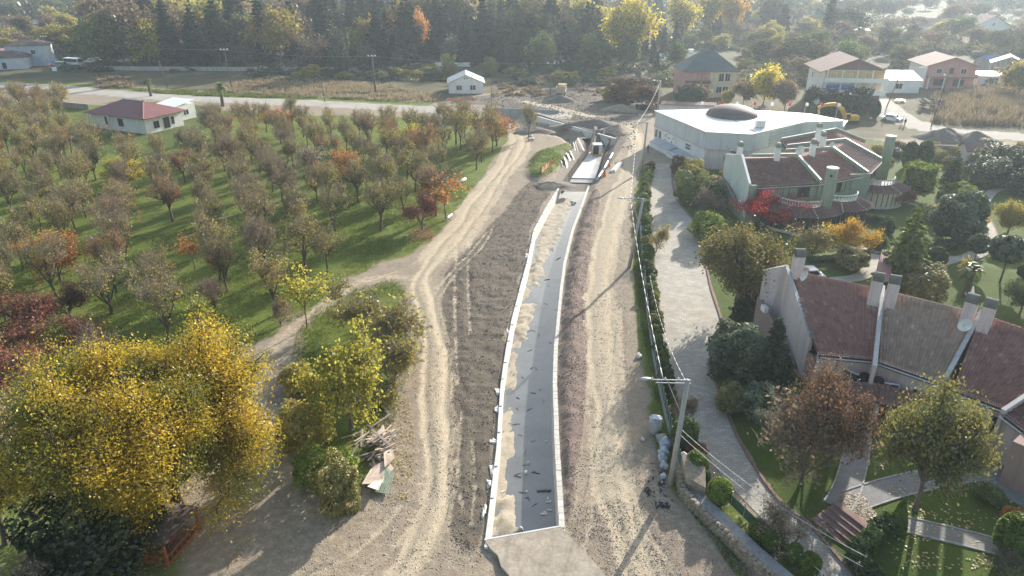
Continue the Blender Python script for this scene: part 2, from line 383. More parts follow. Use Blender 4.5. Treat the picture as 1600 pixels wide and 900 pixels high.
    MT['shedroof'] = mat_rough('grey_sheet_roof', (0.36, 0.37, 0.38), (0.46, 0.47, 0.48), 0.5, 0.6, 0.1, 0.02)
    MT['pergola'] = mat_rough('pink_sheet', (0.33, 0.17, 0.155), (0.42, 0.24, 0.22), 0.6, 0.6, 0.1, 0.01)
    MT['greenmesh'] = mat_rough('green_fence_cloth', (0.035, 0.085, 0.05), (0.07, 0.14, 0.085), 1.2, 0.8, 0.2, 0.01)
    MT['orange'] = mat_flat('orange_plastic', (0.75, 0.15, 0.03), 0.5)
    MT['orange_net'] = mat_flat('orange_netting', (0.72, 0.30, 0.15), 0.8)
    MT['yellow'] = mat_flat('yellow_paint', (0.62, 0.36, 0.02), 0.4)
    MT['black'] = mat_flat('black_rubber', (0.018, 0.018, 0.02), 0.7)
    MT['plastic'] = mat_flat('pale_plastic_film', (0.36, 0.38, 0.42), 0.35, 0, 0.6, 0.45)
    MT['carwhite'] = mat_flat('white_car_paint', (0.72, 0.73, 0.74), 0.25, 0, 0.6, 0.05)
    MT['carteal'] = mat_flat('teal_car_paint', (0.14, 0.24, 0.24), 0.3, 0, 0.6, 0.05)
    MT['carred'] = mat_flat('red_paint', (0.45, 0.04, 0.04), 0.4)
    MT['blue'] = mat_flat('blue_awning', (0.055, 0.10, 0.33), 0.8)
    MT['skin'] = mat_flat('skin', (0.42, 0.26, 0.19), 0.7)
    MT['cloth_dark'] = mat_flat('dark_cloth', (0.025, 0.028, 0.035), 0.9)
    MT['cloth_grey'] = mat_flat('grey_cloth', (0.30, 0.29, 0.29), 0.9)
    MT['jeans'] = mat_flat('denim', (0.06, 0.075, 0.11), 0.9)
    MT['white_plastic'] = mat_flat('white_plastic', (0.75, 0.75, 0.74), 0.4)
    MT['pave'] = mat_brick('block_paving', (0.33, 0.295, 0.245), (0.49, 0.445, 0.375), (0.14, 0.125, 0.105), 1.0, 0.5, 0.3, 0.9, R(10))
    MT['pave_grey'] = mat_brick('grey_paving', (0.20, 0.195, 0.19), (0.29, 0.28, 0.27), (0.10, 0.10, 0.095), 2.0, 0.5, 0.28, 0.9, R(35))
    MT['kerb'] = mat_rough('red_kerb', (0.19, 0.10, 0.08), (0.30, 0.17, 0.14), 2.0, 0.9, 0.2, 0.01)
    MT['step'] = mat_rough('brick_step', (0.20, 0.125, 0.105), (0.32, 0.22, 0.19), 2.0, 0.9, 0.2, 0.01)
    MT['tile_old'] = mat_tile('mossy_clay_tile', (0.33, 0.225, 0.17), (0.45, 0.315, 0.25), (0.62, 0.45, 0.37), (0.20, 0.16, 0.105))
    MT['tile_red'] = mat_tile('red_clay_tile', (0.27, 0.135, 0.108), (0.37, 0.20, 0.165), (0.52, 0.33, 0.28), (0.18, 0.095, 0.075))
    MT['tile_dusk'] = mat_tile('dusky_clay_tile', (0.19, 0.105, 0.09), (0.26, 0.15, 0.13), (0.36, 0.23, 0.19), (0.12, 0.075, 0.062))
    MT['tile_pale'] = mat_tile('pale_clay_tile', (0.36, 0.22, 0.18), (0.46, 0.30, 0.25), (0.56, 0.39, 0.33), (0.25, 0.16, 0.13))
    # muddy standing water; its pale grey body colour stands in for reflected sky
    t = NT('muddy_water'); p = t.pos(); n = t.noise(p, 0.35, 4); w = t.noise(p, 6.0, 3)
    col = t.ramp(n, [(0.35, (0.115, 0.118, 0.112)), (0.65, (0.16, 0.165, 0.16))])
    MT['water'] = t.pbr(col, 0.03, t.bump(w, 0.04, 0.01), 0, 1.0)
    # leaves
    L = mat_leaf
    MT['l_gold'] = L('golden_walnut_leaf', [(0.18, 0.15, 0.014), (0.28, 0.215, 0.018), (0.39, 0.28, 0.025), (0.46, 0.32, 0.045)], 0.5, 0.05, patch=(0.13, 0.135, 0.02), patch_scale=0.2, patch_lo=0.47)
    MT['l_yellow'] = L('yellow_leaf', [(0.33, 0.27, 0.03), (0.48, 0.39, 0.05), (0.55, 0.42, 0.07)], 0.5, 0.05, patch=(0.20, 0.22, 0.035), patch_scale=0.5)
    MT['l_amber'] = L('amber_leaf', [(0.45, 0.26, 0.02), (0.58, 0.36, 0.03)], 0.5, 0.04)
    MT['l_orange'] = L('orange_leaf', [(0.30, 0.18, 0.045), (0.38, 0.18, 0.045), (0.38, 0.12, 0.045), (0.30, 0.24, 0.06)], 0.5, 0.04, patch=(0.20, 0.17, 0.05), patch_scale=0.45, patch_lo=0.56)
    MT['l_red'] = L('red_leaf', [(0.14, 0.055, 0.038), (0.21, 0.075, 0.05), (0.25, 0.12, 0.075)], 0.45, 0.04)
    MT['l_crimson'] = L('crimson_maple_leaf', [(0.28, 0.02, 0.025), (0.42, 0.035, 0.04)], 0.5, 0.04)
    MT['l_olive'] = L('olive_leaf', [(0.19, 0.19, 0.035), (0.28, 0.26, 0.05), (0.34, 0.28, 0.07), (0.30, 0.20, 0.08)], 0.55, 0.04)
    MT['l_olive2'] = L('faded_olive_leaf', [(0.17, 0.16, 0.035), (0.25, 0.22, 0.05), (0.30, 0.22, 0.07)], 0.45, 0.04, patch=(0.40, 0.19, 0.04), patch_scale=0.4, patch_lo=0.56)
    MT['l_brown'] = L('brown_leaf', [(0.13, 0.095, 0.06), (0.19, 0.14, 0.085), (0.24, 0.175, 0.10)], 0.4, 0.04)
    MT['l_rust'] = L('rusty_leaf', [(0.07, 0.047, 0.035), (0.11, 0.066, 0.042), (0.16, 0.085, 0.045), (0.24, 0.13, 0.05)], 0.4, 0.04)
    MT['l_green'] = L('green_leaf', [(0.05, 0.075, 0.02), (0.085, 0.12, 0.03), (0.13, 0.155, 0.04)], 0.4, 0.07)
    MT['l_greengold'] = L('green_gold_leaf', [(0.09, 0.11, 0.03), (0.15, 0.155, 0.04), (0.24, 0.20, 0.06), (0.31, 0.22, 0.06)], 0.42, 0.09)
    MT['l_fig'] = L('yellow_green_leaf', [(0.22, 0.23, 0.035), (0.33, 0.30, 0.045), (0.42, 0.35, 0.06)], 0.6, 0.04)
    MT['l_woodland'] = L('woodland_leaf', [(0.05, 0.056, 0.024), (0.075, 0.078, 0.032), (0.11, 0.10, 0.042), (0.14, 0.11, 0.05)], 0.35, 0.03)
    MT['l_maple'] = L('bronze_maple_leaf', [(0.055, 0.06, 0.02), (0.085, 0.082, 0.026), (0.13, 0.115, 0.035), (0.20, 0.15, 0.045)], 0.42, 0.06)
    MT['l_dark'] = L('dark_evergreen_leaf', [(0.022, 0.034, 0.014), (0.038, 0.055, 0.02), (0.055, 0.075, 0.028)], 0.25, 0.08)
    MT['l_conifer'] = L('conifer_needle', [(0.018, 0.03, 0.018), (0.032, 0.05, 0.026), (0.05, 0.07, 0.035)], 0.2, 0.06)
    MT['l_blue'] = L('silver_blue_leaf', [(0.05, 0.075, 0.038), (0.085, 0.12, 0.06), (0.16, 0.20, 0.12)], 0.38, 0.10)
    MT['l_thuja'] = L('thuja_spray', [(0.07, 0.115, 0.014), (0.12, 0.175, 0.024), (0.20, 0.22, 0.035)], 0.42, 0.04)
    MT['l_hedge'] = L('hedge_leaf', [(0.035, 0.06, 0.018), (0.06, 0.095, 0.025), (0.10, 0.135, 0.04)], 0.3, 0.07)
    MT['l_pale'] = L('pale_dry_leaf', [(0.26, 0.20, 0.13), (0.38, 0.30, 0.22), (0.46, 0.37, 0.29)], 0.45, 0.05)
    MT['l_fallen'] = L('fallen_leaf', [(0.24, 0.18, 0.08), (0.36, 0.28, 0.13), (0.45, 0.38, 0.22)], 0.2, 0.04)
    MT['l_fallenred'] = L('fallen_red_leaf', [(0.28, 0.10, 0.07), (0.38, 0.17, 0.12), (0.42, 0.22, 0.15)], 0.2, 0.04)
    MT['l_grass'] = L('grass_blade', [(0.06, 0.095, 0.014), (0.11, 0.15, 0.025), (0.18, 0.18, 0.05)], 0.4, 0.03)
    MT['l_reed'] = L('dry_reed', [(0.17, 0.13, 0.075), (0.26, 0.20, 0.12), (0.35, 0.28, 0.17)], 0.35, 0.03)
    MT['l_bramble'] = L('bramble_leaf', [(0.05, 0.06, 0.025), (0.085, 0.095, 0.04), (0.12, 0.12, 0.055)], 0.35, 0.1)
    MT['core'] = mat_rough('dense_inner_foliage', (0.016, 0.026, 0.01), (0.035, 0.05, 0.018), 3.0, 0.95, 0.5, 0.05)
    MT['flag'] = mat_flat('red_flag', (0.5, 0.03, 0.04), 0.8)
build_mats()

# ------------------------------------------------------------------ the lie of the land
# inner faces of the canal: Y, left x, right x
CAN = np.array([(30, -1.9, 3.1), (36.5, -1.55, 3.3), (46.4, -1.0, 3.5), (56, -0.8, 3.85), (62.5, -0.35, 4.3), (69, 0.25, 4.95), (77, 1.2, 5.8), (85, 2.2, 6.75), (97, 3.4, 8.7), (108, 5.8, 11.0), (119.5, 8.6, 13.3),
                (121.5, 7.6, 15.2), (135, 10.0, 18.3), (148, 12.9, 21.6), (158, 15.2, 24.2), (400, 60, 80)])
BED = -1.8
def canL(y): return np.interp(y, CAN[:, 0], CAN[:, 1])
def canR(y): return np.interp(y, CAN[:, 0], CAN[:, 2])
WT = 0.32
G_orchard = smooth_line(PL([(-420, 900), (-200, 820), (60, 770), (150, 720), (250, 640), (335, 568), (400, 535), (480, 486), (555, 432), (640, 397), (690, 362), (735, 305), (775, 245), (800, 212), (782, 190), (700, 184), (420, 177), (300, 170), (0, 160), (-300, 155), (-700, 150), (-900, 400)]), 5, True)
G_island = smooth_line(PL([(470, 510), (520, 468), (580, 446), (628, 440), (640, 500), (635, 580), (622, 640), (600, 690), (570, 770), (520, 775), (490, 715), (462, 650), (452, 590)]), 5, True)
G_soil = smooth_line(PL([(705, 842), (752, 852), (776, 700), (790, 560), (800, 500), (822, 410), (840, 345), (866, 296), (850, 284), (822, 288), (795, 318), (765, 352), (728, 390), (700, 418), (690, 470), (700, 560), (704, 650), (698, 750)]), 4, True)
G_gravel = smooth_line(PL([(884, 812), (872, 700), (868, 600), (876, 500), (886, 420), (902, 350), (925, 300), (938, 306), (926, 380), (916, 450), (918, 560), (914, 640), (906, 720), (898, 790)]), 4, True)
G_berm = smooth_line(PL([(822, 262), (838, 240), (868, 232), (895, 226), (886, 250), (872, 268), (848, 282), (826, 278)]), 4, True)
G_garden = PL([(1030, 268), (1052, 262), (1062, 318), (1088, 350), (1100, 395), (1112, 450), (1128, 500), (1132, 540), (1117, 580), (1124, 610), (1152, 680), (1187, 740), (1226, 790), (1264, 818), (1340, 903), (1800, 1300), (2600, 900), (2000, 420), (1800, 300), (1600, 245), (1420, 225), (1330, 215), (1180, 262)])
G_raised = PL([(1117, 583), (1124, 613), (1152, 683), (1187, 743), (1226, 793), (1264, 820), (1340, 905), (1800, 1300), (2500, 800), (1700, 440), (1400, 380), (1230, 400), (1150, 540)])
G_houseyard = PL([(100, 228), (120, 175), (250, 158), (330, 165), (345, 195), (280, 225), (200, 245)])
L_track = smooth_line(PL([(560, 980), (640, 880), (682, 790), (684, 700), (680, 620), (682, 550), (668, 480), (660, 438), (690, 395), (730, 348), (768, 292), (800, 245), (812, 218), (800, 200)]), 5)
L_track2 = smooth_line(PL([(660, 438), (610, 432), (560, 442), (500, 482), (430, 540), (390, 590), (420, 660), (450, 740), (490, 830)]), 5)
L_haul = smooth_line(PL([(1040, 1010), (990, 860), (960, 760), (952, 650), (942, 550), (938, 460), (945, 400), (958, 340), (975, 290), (988, 252), (996, 222), (980, 200), (930, 185), (880, 172), (820, 158)]), 5)
L_ruts = [smooth_line(PL(q), 5) for q in ([(716, 382), (711, 440), (712, 530), (716, 600)], [(736, 378), (731, 430), (735, 520)], [(762, 360), (735, 395), (692, 440), (674, 474)], [(772, 352), (752, 388), (708, 432), (690, 462)], [(722, 640), (715, 720), (722, 790)], [(738, 690), (742, 760), (736, 820)],
  [(520, 930), (600, 872), (650, 800), (668, 720)], [(470, 905), (560, 860), (628, 790)], [(620, 905), (672, 850), (700, 780)], [(905, 900), (925, 800), (925, 700), (918, 600)], [(1060, 905), (1000, 800), (985, 700), (975, 600), (970, 480)], [(1010, 905), (972, 830), (958, 760)], [(430, 600), (452, 680), (480, 760), (520, 840)], [(560, 445), (600, 430), (650, 410), (700, 372)], [(960, 420), (972, 350), (990, 290)])]
L_road = smooth_line(PL([(-300, 135), (0, 132), (180, 146), (300, 154), (500, 162), (700, 173), (800, 178), (870, 180)]), 5)
L_road2 = smooth_line(PL([(1900, 235), (1600, 214), (1480, 205), (1425, 192), (1392, 178), (1372, 160), (1362, 148)]), 5)
G_reed = smooth_line(PL([(1465, 192), (1452, 170), (1470, 150), (1560, 143), (1700, 150), (1720, 205), (1600, 198)]), 4, True)
G_dig = smooth_line(PL([(700, 160), (760, 148), (900, 138), (960, 150), (1010, 165), (990, 190), (940, 200), (880, 190), (800, 172)]), 4, True)
G_chan = PL([(846, 186), (948, 218), (940, 236), (908, 232), (880, 212), (800, 196), (760, 178), (800, 170)])
DRIVE_L = smooth_line(PL([(1345, 960), (1275, 900), (1205, 825), (1135, 752), (1092, 690), (1070, 640), (1050, 590), (1037, 540), (1031, 480), (1024, 420), (1017, 350), (1017, 300), (1021, 272), (1024, 256)]), 6)
DRIVE_R = smooth_line(PL([(1430, 985), (1340, 903), (1264, 818), (1226, 790), (1187, 740), (1152, 680), (1124, 610), (1117, 580), (1132, 540), (1128, 500), (1112, 450), (1100, 395), (1088, 350), (1062, 318), (1052, 290), (1050, 256)]), 6)
G_drive = DRIVE_L+DRIVE_R[::-1]

def land(X, Y, detail=True):
    """height of the ground"""
    X = np.asarray(X, float); Y = np.asarray(Y, float)
    z = np.zeros(X.shape)
    z = z+0.55*sstep(sdist(X, Y, G_raised), 0.1, 3.5)
    if not detail: return z
    flat = np.clip(sstep(sdist(X, Y, G_drive), -1.0, -0.2)+sstep(sdist(X, Y, G_garden), -0.5, 0.5)*0.75, 0, 1)
    n = fbm(X*0.18, Y*0.18, 3)-0.47; n2 = fbm(X*1.1, Y*1.1, 9)-0.47
    zz = n*0.5*sstep(Y, 50, 110)+n*0.12+n2*0.07
    s = sstep(sdist(X, Y, G_soil), -0.6, 1.2)
    zz = zz+s*(0.30*(fbm(X*1.7, Y*1.3, 21, 5)-0.4)+0.16*(fbm(X*.5, Y*.28, 23, 3)-.44)+0.14*(fbm(X*.22, Y*1.5, 25, 3)-.44)+0.18*sstep(2.2-(X-np.interp(Y, [p[1] for p in L_track[::3]], [p[0]+1.6 for p in L_track[::3]])), 0, 1)*(fbm(X*2.4, Y*.12, 27, 3)-.44))
    g = sdist(X, Y, G_gravel)
    zz = zz+0.55*sstep(g, -0.3, 1.3)*(0.45+fbm(X*0.9, Y*0.55, 31))+sstep(g, -0.3, 0.6)*0.25*(fbm(X*1.3, Y*1.3, 33, 4)-.45)
    b = sdist(X, Y, G_berm); zz = zz+0.9*sstep(b, -0.8, 2.2)+sstep(b, -0.4, 1)*0.4*(fbm(X*0.8, Y*0.8, 41)-0.4)
    for ln, w, dep in ((L_track, 0.95, 0.13), (L_haul, 1.0, 0.09)):
        d = d_line(X, Y, ln)+(fbm(X*.12, Y*.16, 63, 3)-.45)*1.6; zz = zz*(0.35+0.65*sstep(d, 1.5, 3.2))-dep*np.exp(-((d-w)/0.28)**2)+0.04*np.exp(-(d/0.5)**2)
    for ln in L_ruts: zz = zz-0.07*np.exp(-(d_line(X, Y, ln)/.22)**2)
    d = np.minimum(d_line(X, Y, L_road), d_line(X, Y, L_road2)); zz = zz*sstep(d, 3.0, 6.0)
    dg = sstep(sdist(X, Y, G_dig), -2, 3); zz = zz+dg*1.2*(fbm(X*0.22, Y*0.22, 51)-0.42)
    z = z+zz*(1-flat)
    ch = sdist(X, Y, G_chan); z = z-2.0*sstep(ch, -1.5, 1.2)
    # banks next to the canal settle to the wall tops
    dc = np.minimum(np.abs(X-canL(Y)), np.abs(X-canR(Y))); near = (Y > 30) & (Y < 160)
    k = np.where(near, np.exp(-(dc/0.8)**2), 0); z = z*(1-k*0.7)-0.03*k
    far = np.maximum(Y-650, 0); z = z+far*0.05*(0.6+0.8*fbm(X*0.002, Y*0.002, 61))
    return z
def gz(x, y): return float(land(np.array([x]), np.array([y]), False)[0])
def gzd(x, y): return float(land(np.array([x]), np.array([y]))[0])

def build_ground():
    def steps(fine, upto, grow, end):
        v = [0.0]; st = fine
        while v[-1] < end:
            if v[-1] > upto: st *= grow
            v.append(v[-1]+st)
        return np.array(v)
    du = steps(0.26, 15, 1.028, 1500); ys = 20+steps(0.27, 55, 1.013, 1500)
    nL = len(du); cols = 2*nL
    Yg = np.repeat(ys[:, None], cols, 1)
    xl = canL(ys)-WT*0.55; xr = canR(ys)+WT*0.55
    X = np.concatenate([xl[:, None]-du[::-1][None, :], xr[:, None]+du[None, :]], 1)
    # natural jitter off the wall lines
    Z = land(X, Yg)
    nr = len(ys)
    idx = np.arange(nr*cols).reshape(nr, cols)
    F = np.stack([idx[:-1, :-1], idx[:-1, 1:], idx[1:, 1:], idx[1:, :-1]], -1).reshape(-1, 4)
    cx = (X[:-1, :-1]+X[1:, 1:]).ravel()/2; cy = (Yg[:-1, :-1]+Yg[1:, 1:]).ravel()/2
    fcol = np.tile(np.arange(cols-1), nr-1)
    hole = (fcol == nL-1) & (cy > 35.6) & (cy < 158)
    # weights of soils on every vertex
    x = X.ravel(); y = Yg.ravel(); A = {}
    wob = (fbm(x*0.35, y*0.35, 71)-0.47)*2.2; wob2 = (fbm(x*1.3, y*1.3, 77)-0.47)*1.2
    so = sdist(x, y, G_orchard)
    gr = sstep(so+wob*1.6, -1.2, 1.6)
    gr = np.maximum(gr, 0.72*sstep(sdist(x, y, G_island)+wob, -0.5, 1.6))
    gr = np.maximum(gr, 0.95*sstep(sdist(x, y, G_berm)+wob*0.4, 0.0, 1.0))
    dcl = x-canL(y)
    # verge by the walls of the lane
    Lw = [(p.x, p.y) for p in PL([(1230, 900), (1150, 820), (1075, 760), (1050, 700), (1028, 600), (1008, 470), (1000, 350), (1008, 260)])]
    gr = np.maximum(gr, 0.75*sstep(2.0-d_line(x, y, Lw)+wob*0.8, 0, 1.2)*(y < 140))
    shade = [(p.x, p.y) for p in PL([(-100, 700), (200, 760), (330, 800), (300, 960), (-200, 1100)])]
    gr = np.maximum(gr, 0.66*sstep(sdist(x, y, shade)+wob*2, -1, 3))
    verge = np.exp(-((d_line(x, y, L_road)-7)/3.5)**2)*(y > np.interp(x, [p[0] for p in L_road], [p[1] for p in L_road]))
    gr = np.maximum(gr, 0.85*verge*(x < -22))
    A['grass'] = gr
    A['soil'] = sstep(sdist(x, y, G_soil)+wob*0.7, -0.4, 0.9)
    A['soil'] = np.maximum(A['soil'], 0.8*sstep(sdist(x, y, G_dig)+wob*2.5, -1, 3))
    trench = [(p.x, p.y) for p in PL([(870, 300), (880, 240), (930, 205), (990, 200), (960, 250), (925, 300)])]
    A['soil'] = np.maximum(A['soil'], 0.85*sstep(sdist(x, y, trench)+wob*0.4, -1, 1))
    A['gravel'] = sstep(sdist(x, y, G_gravel)+wob*0.4, -0.3, 0.6)
    rg = [(p.x, p.y) for p in PL([(880, 830), (960, 760), (1040, 780), (1240, 930), (1000, 1000), (900, 920)])]
    A['gravel'] = np.maximum(A['gravel'], 0.46*sstep(sdist(x, y, rg)+wob, -1, 2.5))
    wv = (fbm(x*.12, y*.16, 63, 3)-.45)*1.6; dt = d_line(x, y, L_track)+wv; dt2 = d_line(x, y, L_track2); dh = d_line(x, y, L_haul)+wv
    tr = np.maximum(0.55+0.45*np.exp(-((dt-0.95)/0.5)**2), 0)*sstep(2.3-dt+wob*0.6, 0, 1.3)
    wide = sstep(y, 78, 92)*sstep(3.4-dt+wob*0.7, 0, 1.5)*(0.65+0.35*fbm(x*0.5, y*0.5, 3)*2)
    tr = np.maximum(tr, np.clip(wide, 0, 1)); tr = np.maximum(tr, 0.52*sstep(1.9-dt2+wob*0.6, 0, 1.4))
    hw = np.maximum(0.6+0.4*np.exp(-((dh-1.0)/0.5)**2), 0)*sstep(2.6-dh+wob*0.6, 0, 1.6)
    rut = np.zeros_like(x)
    for ln in L_ruts: rut = np.maximum(rut, .62*np.exp(-(d_line(x, y, ln)/.3)**2)*(.5+fbm(x*.7, y*.7, 65)))
    tr = np.maximum(tr, rut)
    A['track'] = np.maximum(tr, hw); A['track'] = np.maximum(A['track'], 0.36*sstep(55-y, 0, 12)*(so < 0)*(1-A['soil']))
    A['lawn'] = sstep(sdist(x, y, G_garden)+wob2*0.3, -0.1, 0.3)
    A['lawn'] = np.maximum(A['lawn'], sstep(sdist(x, y, G_houseyard)+wob*0.5, -1, 1))
    A['road'] = np.maximum(sstep(4.4-d_line(x, y, L_road)+wob*0.25, 0, 0.8), sstep(4.6-d_line(x, y, L_road2)+wob*0.3, 0, 0.8))
    fy = np.interp(x, [p[0] for p in L_road], [p[1] for p in L_road])
    fld = sstep(y, 226, 240)
    fld = np.maximum(fld, sstep(y-fy, 9, 14)*(x < 20)*0.8*(1-sstep(sdist(x, y, G_dig), -4, 2)))
    fld = np.maximum(fld, sstep(x-62, 0, 8)*sstep(y, 150, 160)*0.9)
    fld = np.maximum(fld, sstep(x-(25+y*0.02), 8, 14)*sstep(y, 150, 170)*0.8)
    fld = np.maximum(fld, sstep(x-95, 0, 20)*sstep(y, 100, 130)*0.6)
    A['field'] = fld
    # which piece of the setting a face belongs to
    V = np.stack([x, y, Z.ravel()], 1)
    cat = np.zeros(len(F), int)
    fo = sdist(cx, cy, G_orchard); cat[fo > 0] = 1
    cat[(d_line(cx, cy, L_track) < 2.4) & (cy < 172)] = 2
    cat[(d_line(cx, cy, L_haul) < 2.8) & (cy < 190)] = 3
    cat[sdist(cx, cy, G_soil) > 0] = 4
    cat[sdist(cx, cy, G_gravel) > 0] = 5
    cat[sdist(cx, cy, G_garden) > 0] = 6
    cat[d_line(cx, cy, L_road) < 4.5] = 7
    cat[d_line(cx, cy, L_road2) < 4.7] = 8
    cat[sdist(cx, cy, G_island) > 0] = 9
    cat[hole] = -1
    names = ['ground', 'orchard_grass', 'dirt_track', 'haul_road', 'soil_bank', 'gravel_bank', 'garden_lawn', 'road', 'side_road', 'weedy_island']
    for k, nm in enumerate(names):
        f = F[cat == k]
        if not len(f): continue
        u, inv = np.unique(f.ravel(), return_inverse=True)
        me = np_mesh(nm, V[u], inv.reshape(-1, 4), MT['ground'], True, {a: ('POINT', A[a][u]) for a in A})
        tag(link(nm, me), kind='structure')
build_ground()

def ribbon(name, Lp, Rp, mat, n=90, m=8, lift=0.03, parent=None):
    """sheet between two edges, laid over the ground"""
    def res(pts):
        p = np.array([(q[0], q[1]) for q in pts]); s = np.r_[0, np.cumsum(np.hypot(*np.diff(p, axis=0).T))]
        t = np.linspace(0, s[-1], n); return np.stack([np.interp(t, s, p[:, 0]), np.interp(t, s, p[:, 1])], 1)
    a = res(Lp); b = res(Rp); t = np.linspace(0, 1, m)[None, :, None]
    G = a[:, None]*(1-t)+b[:, None]*t; x = G[..., 0].ravel(); y = G[..., 1].ravel()
    V = np.stack([x, y, land(x, y, False)+lift], 1)
    idx = np.arange(n*m).reshape(n, m)
    F = np.stack([idx[:-1, :-1], idx[:-1, 1:], idx[1:, 1:], idx[1:, :-1]], -1).reshape(-1, 4)
    me = np_mesh(name, V, F, mat, True)
    return tag(link(name, me, parent), kind='structure')
def offset(pts, d):
    p = np.array([(q[0], q[1]) for q in pts]); t = np.gradient(p, axis=0); t /= np.linalg.norm(t, axis=1)[:, None]+1e-9
    return p+np.stack([-t[:, 1], t[:, 0]], 1)*d
ribbon('driveway', DRIVE_L, DRIVE_R, MT['pave'], 260, 12, 0.03)
PATHS = {
 'garden_path': ([(1306, 800), (1322, 770), (1335, 720), (1340, 680), (1342, 640), (1338, 610)], 1.7),
 'garden_path.001': ([(1330, 792), (1380, 775), (1430, 762), (1480, 752), (1530, 745), (1580, 745)], 1.9),
 'garden_path.002': ([(1400, 826), (1450, 838), (1500, 850), (1560, 866), (1640, 890)], 1.5),
 'garden_path.003': ([(1536, 342), (1546, 365), (1544, 382), (1525, 398), (1490, 410), (1450, 424), (1430, 445)], 1.9),
 'garden_path.004': ([(1328, 378), (1350, 390), (1372, 402)], 1.0),
 'garden_path.005': ([(1372, 405), (1360, 425), (1340, 440), (1300, 445)], 1.8),
 'garden_path.006': ([(1420, 318), (1450, 325), (1475, 328)], 1.0),
 'garden_path.007': ([(1530, 338), (1545, 305), (1570, 292), (1620, 285)], 1.6),
}
for nm, (pp, w) in PATHS.items():
    ln = smooth_line(PL(pp), 6)
    ribbon('garden_path', offset(ln, w/2), offset(ln, -w/2), MT['pave_grey'] if pp[0][1] > 500 else MT['pave'], 40, 5, 0.035+0.006*list(PATHS).index(nm))
# house forecourt
fc = smooth_line(PL([(1515, 740), (1560, 700), (1600, 690), (1660, 740), (1640, 800), (1590, 800)]), 3, True)
mb = MB(); mb.add([(p[0], p[1], 0.61) for p in fc], [tuple(range(len(fc)))]); tag(mb.obj('forecourt', MT['pave_grey']), kind='structure')
# kerbs of the driveway and of the garden paths
def kerb(pts, w=0.16, h=0.14, step=1.0, mat='kerb', label=None):
    p = np.array([(q[0], q[1]) for q in pts]); s = np.r_[0, np.cumsum(np.hypot(*np.diff(p, axis=0).T))]
    n = max(2, int(s[-1]/step)); t = np.linspace(0, s[-1], n+1)
    q = np.stack([np.interp(t, s, p[:, 0]), np.interp(t, s, p[:, 1])], 1)
    mb = MB()
    for a, b in zip(q[:-1], q[1:]):
        z = gz(*((a+b)/2)); d = b-a; L = np.hypot(*d)
        mb.box((a[0]+b[0])/2, (a[1]+b[1])/2, z+h/2-0.05, L-0.015, w, h+0.1, math.atan2(d[1], d[0]))
    return mb.obj('kerb', MT[mat])
tag(kerb(offset(DRIVE_R[6:], 0.1), 0.2, 0.16, 0.9), kind='structure')
for nm, (pp, w) in PATHS.items():
    ln = smooth_line(PL(pp), 6)
    if nm in ('garden_path.001', 'garden_path.002', 'garden_path', 'garden_path.003'):
        for s in (-1, 1): tag(kerb(offset(ln, s*(w/2+0.06)), 0.12, 0.1, 0.8, 'kerb' if nm[-1] == '3' else 'concrete_grey'), kind='structure')

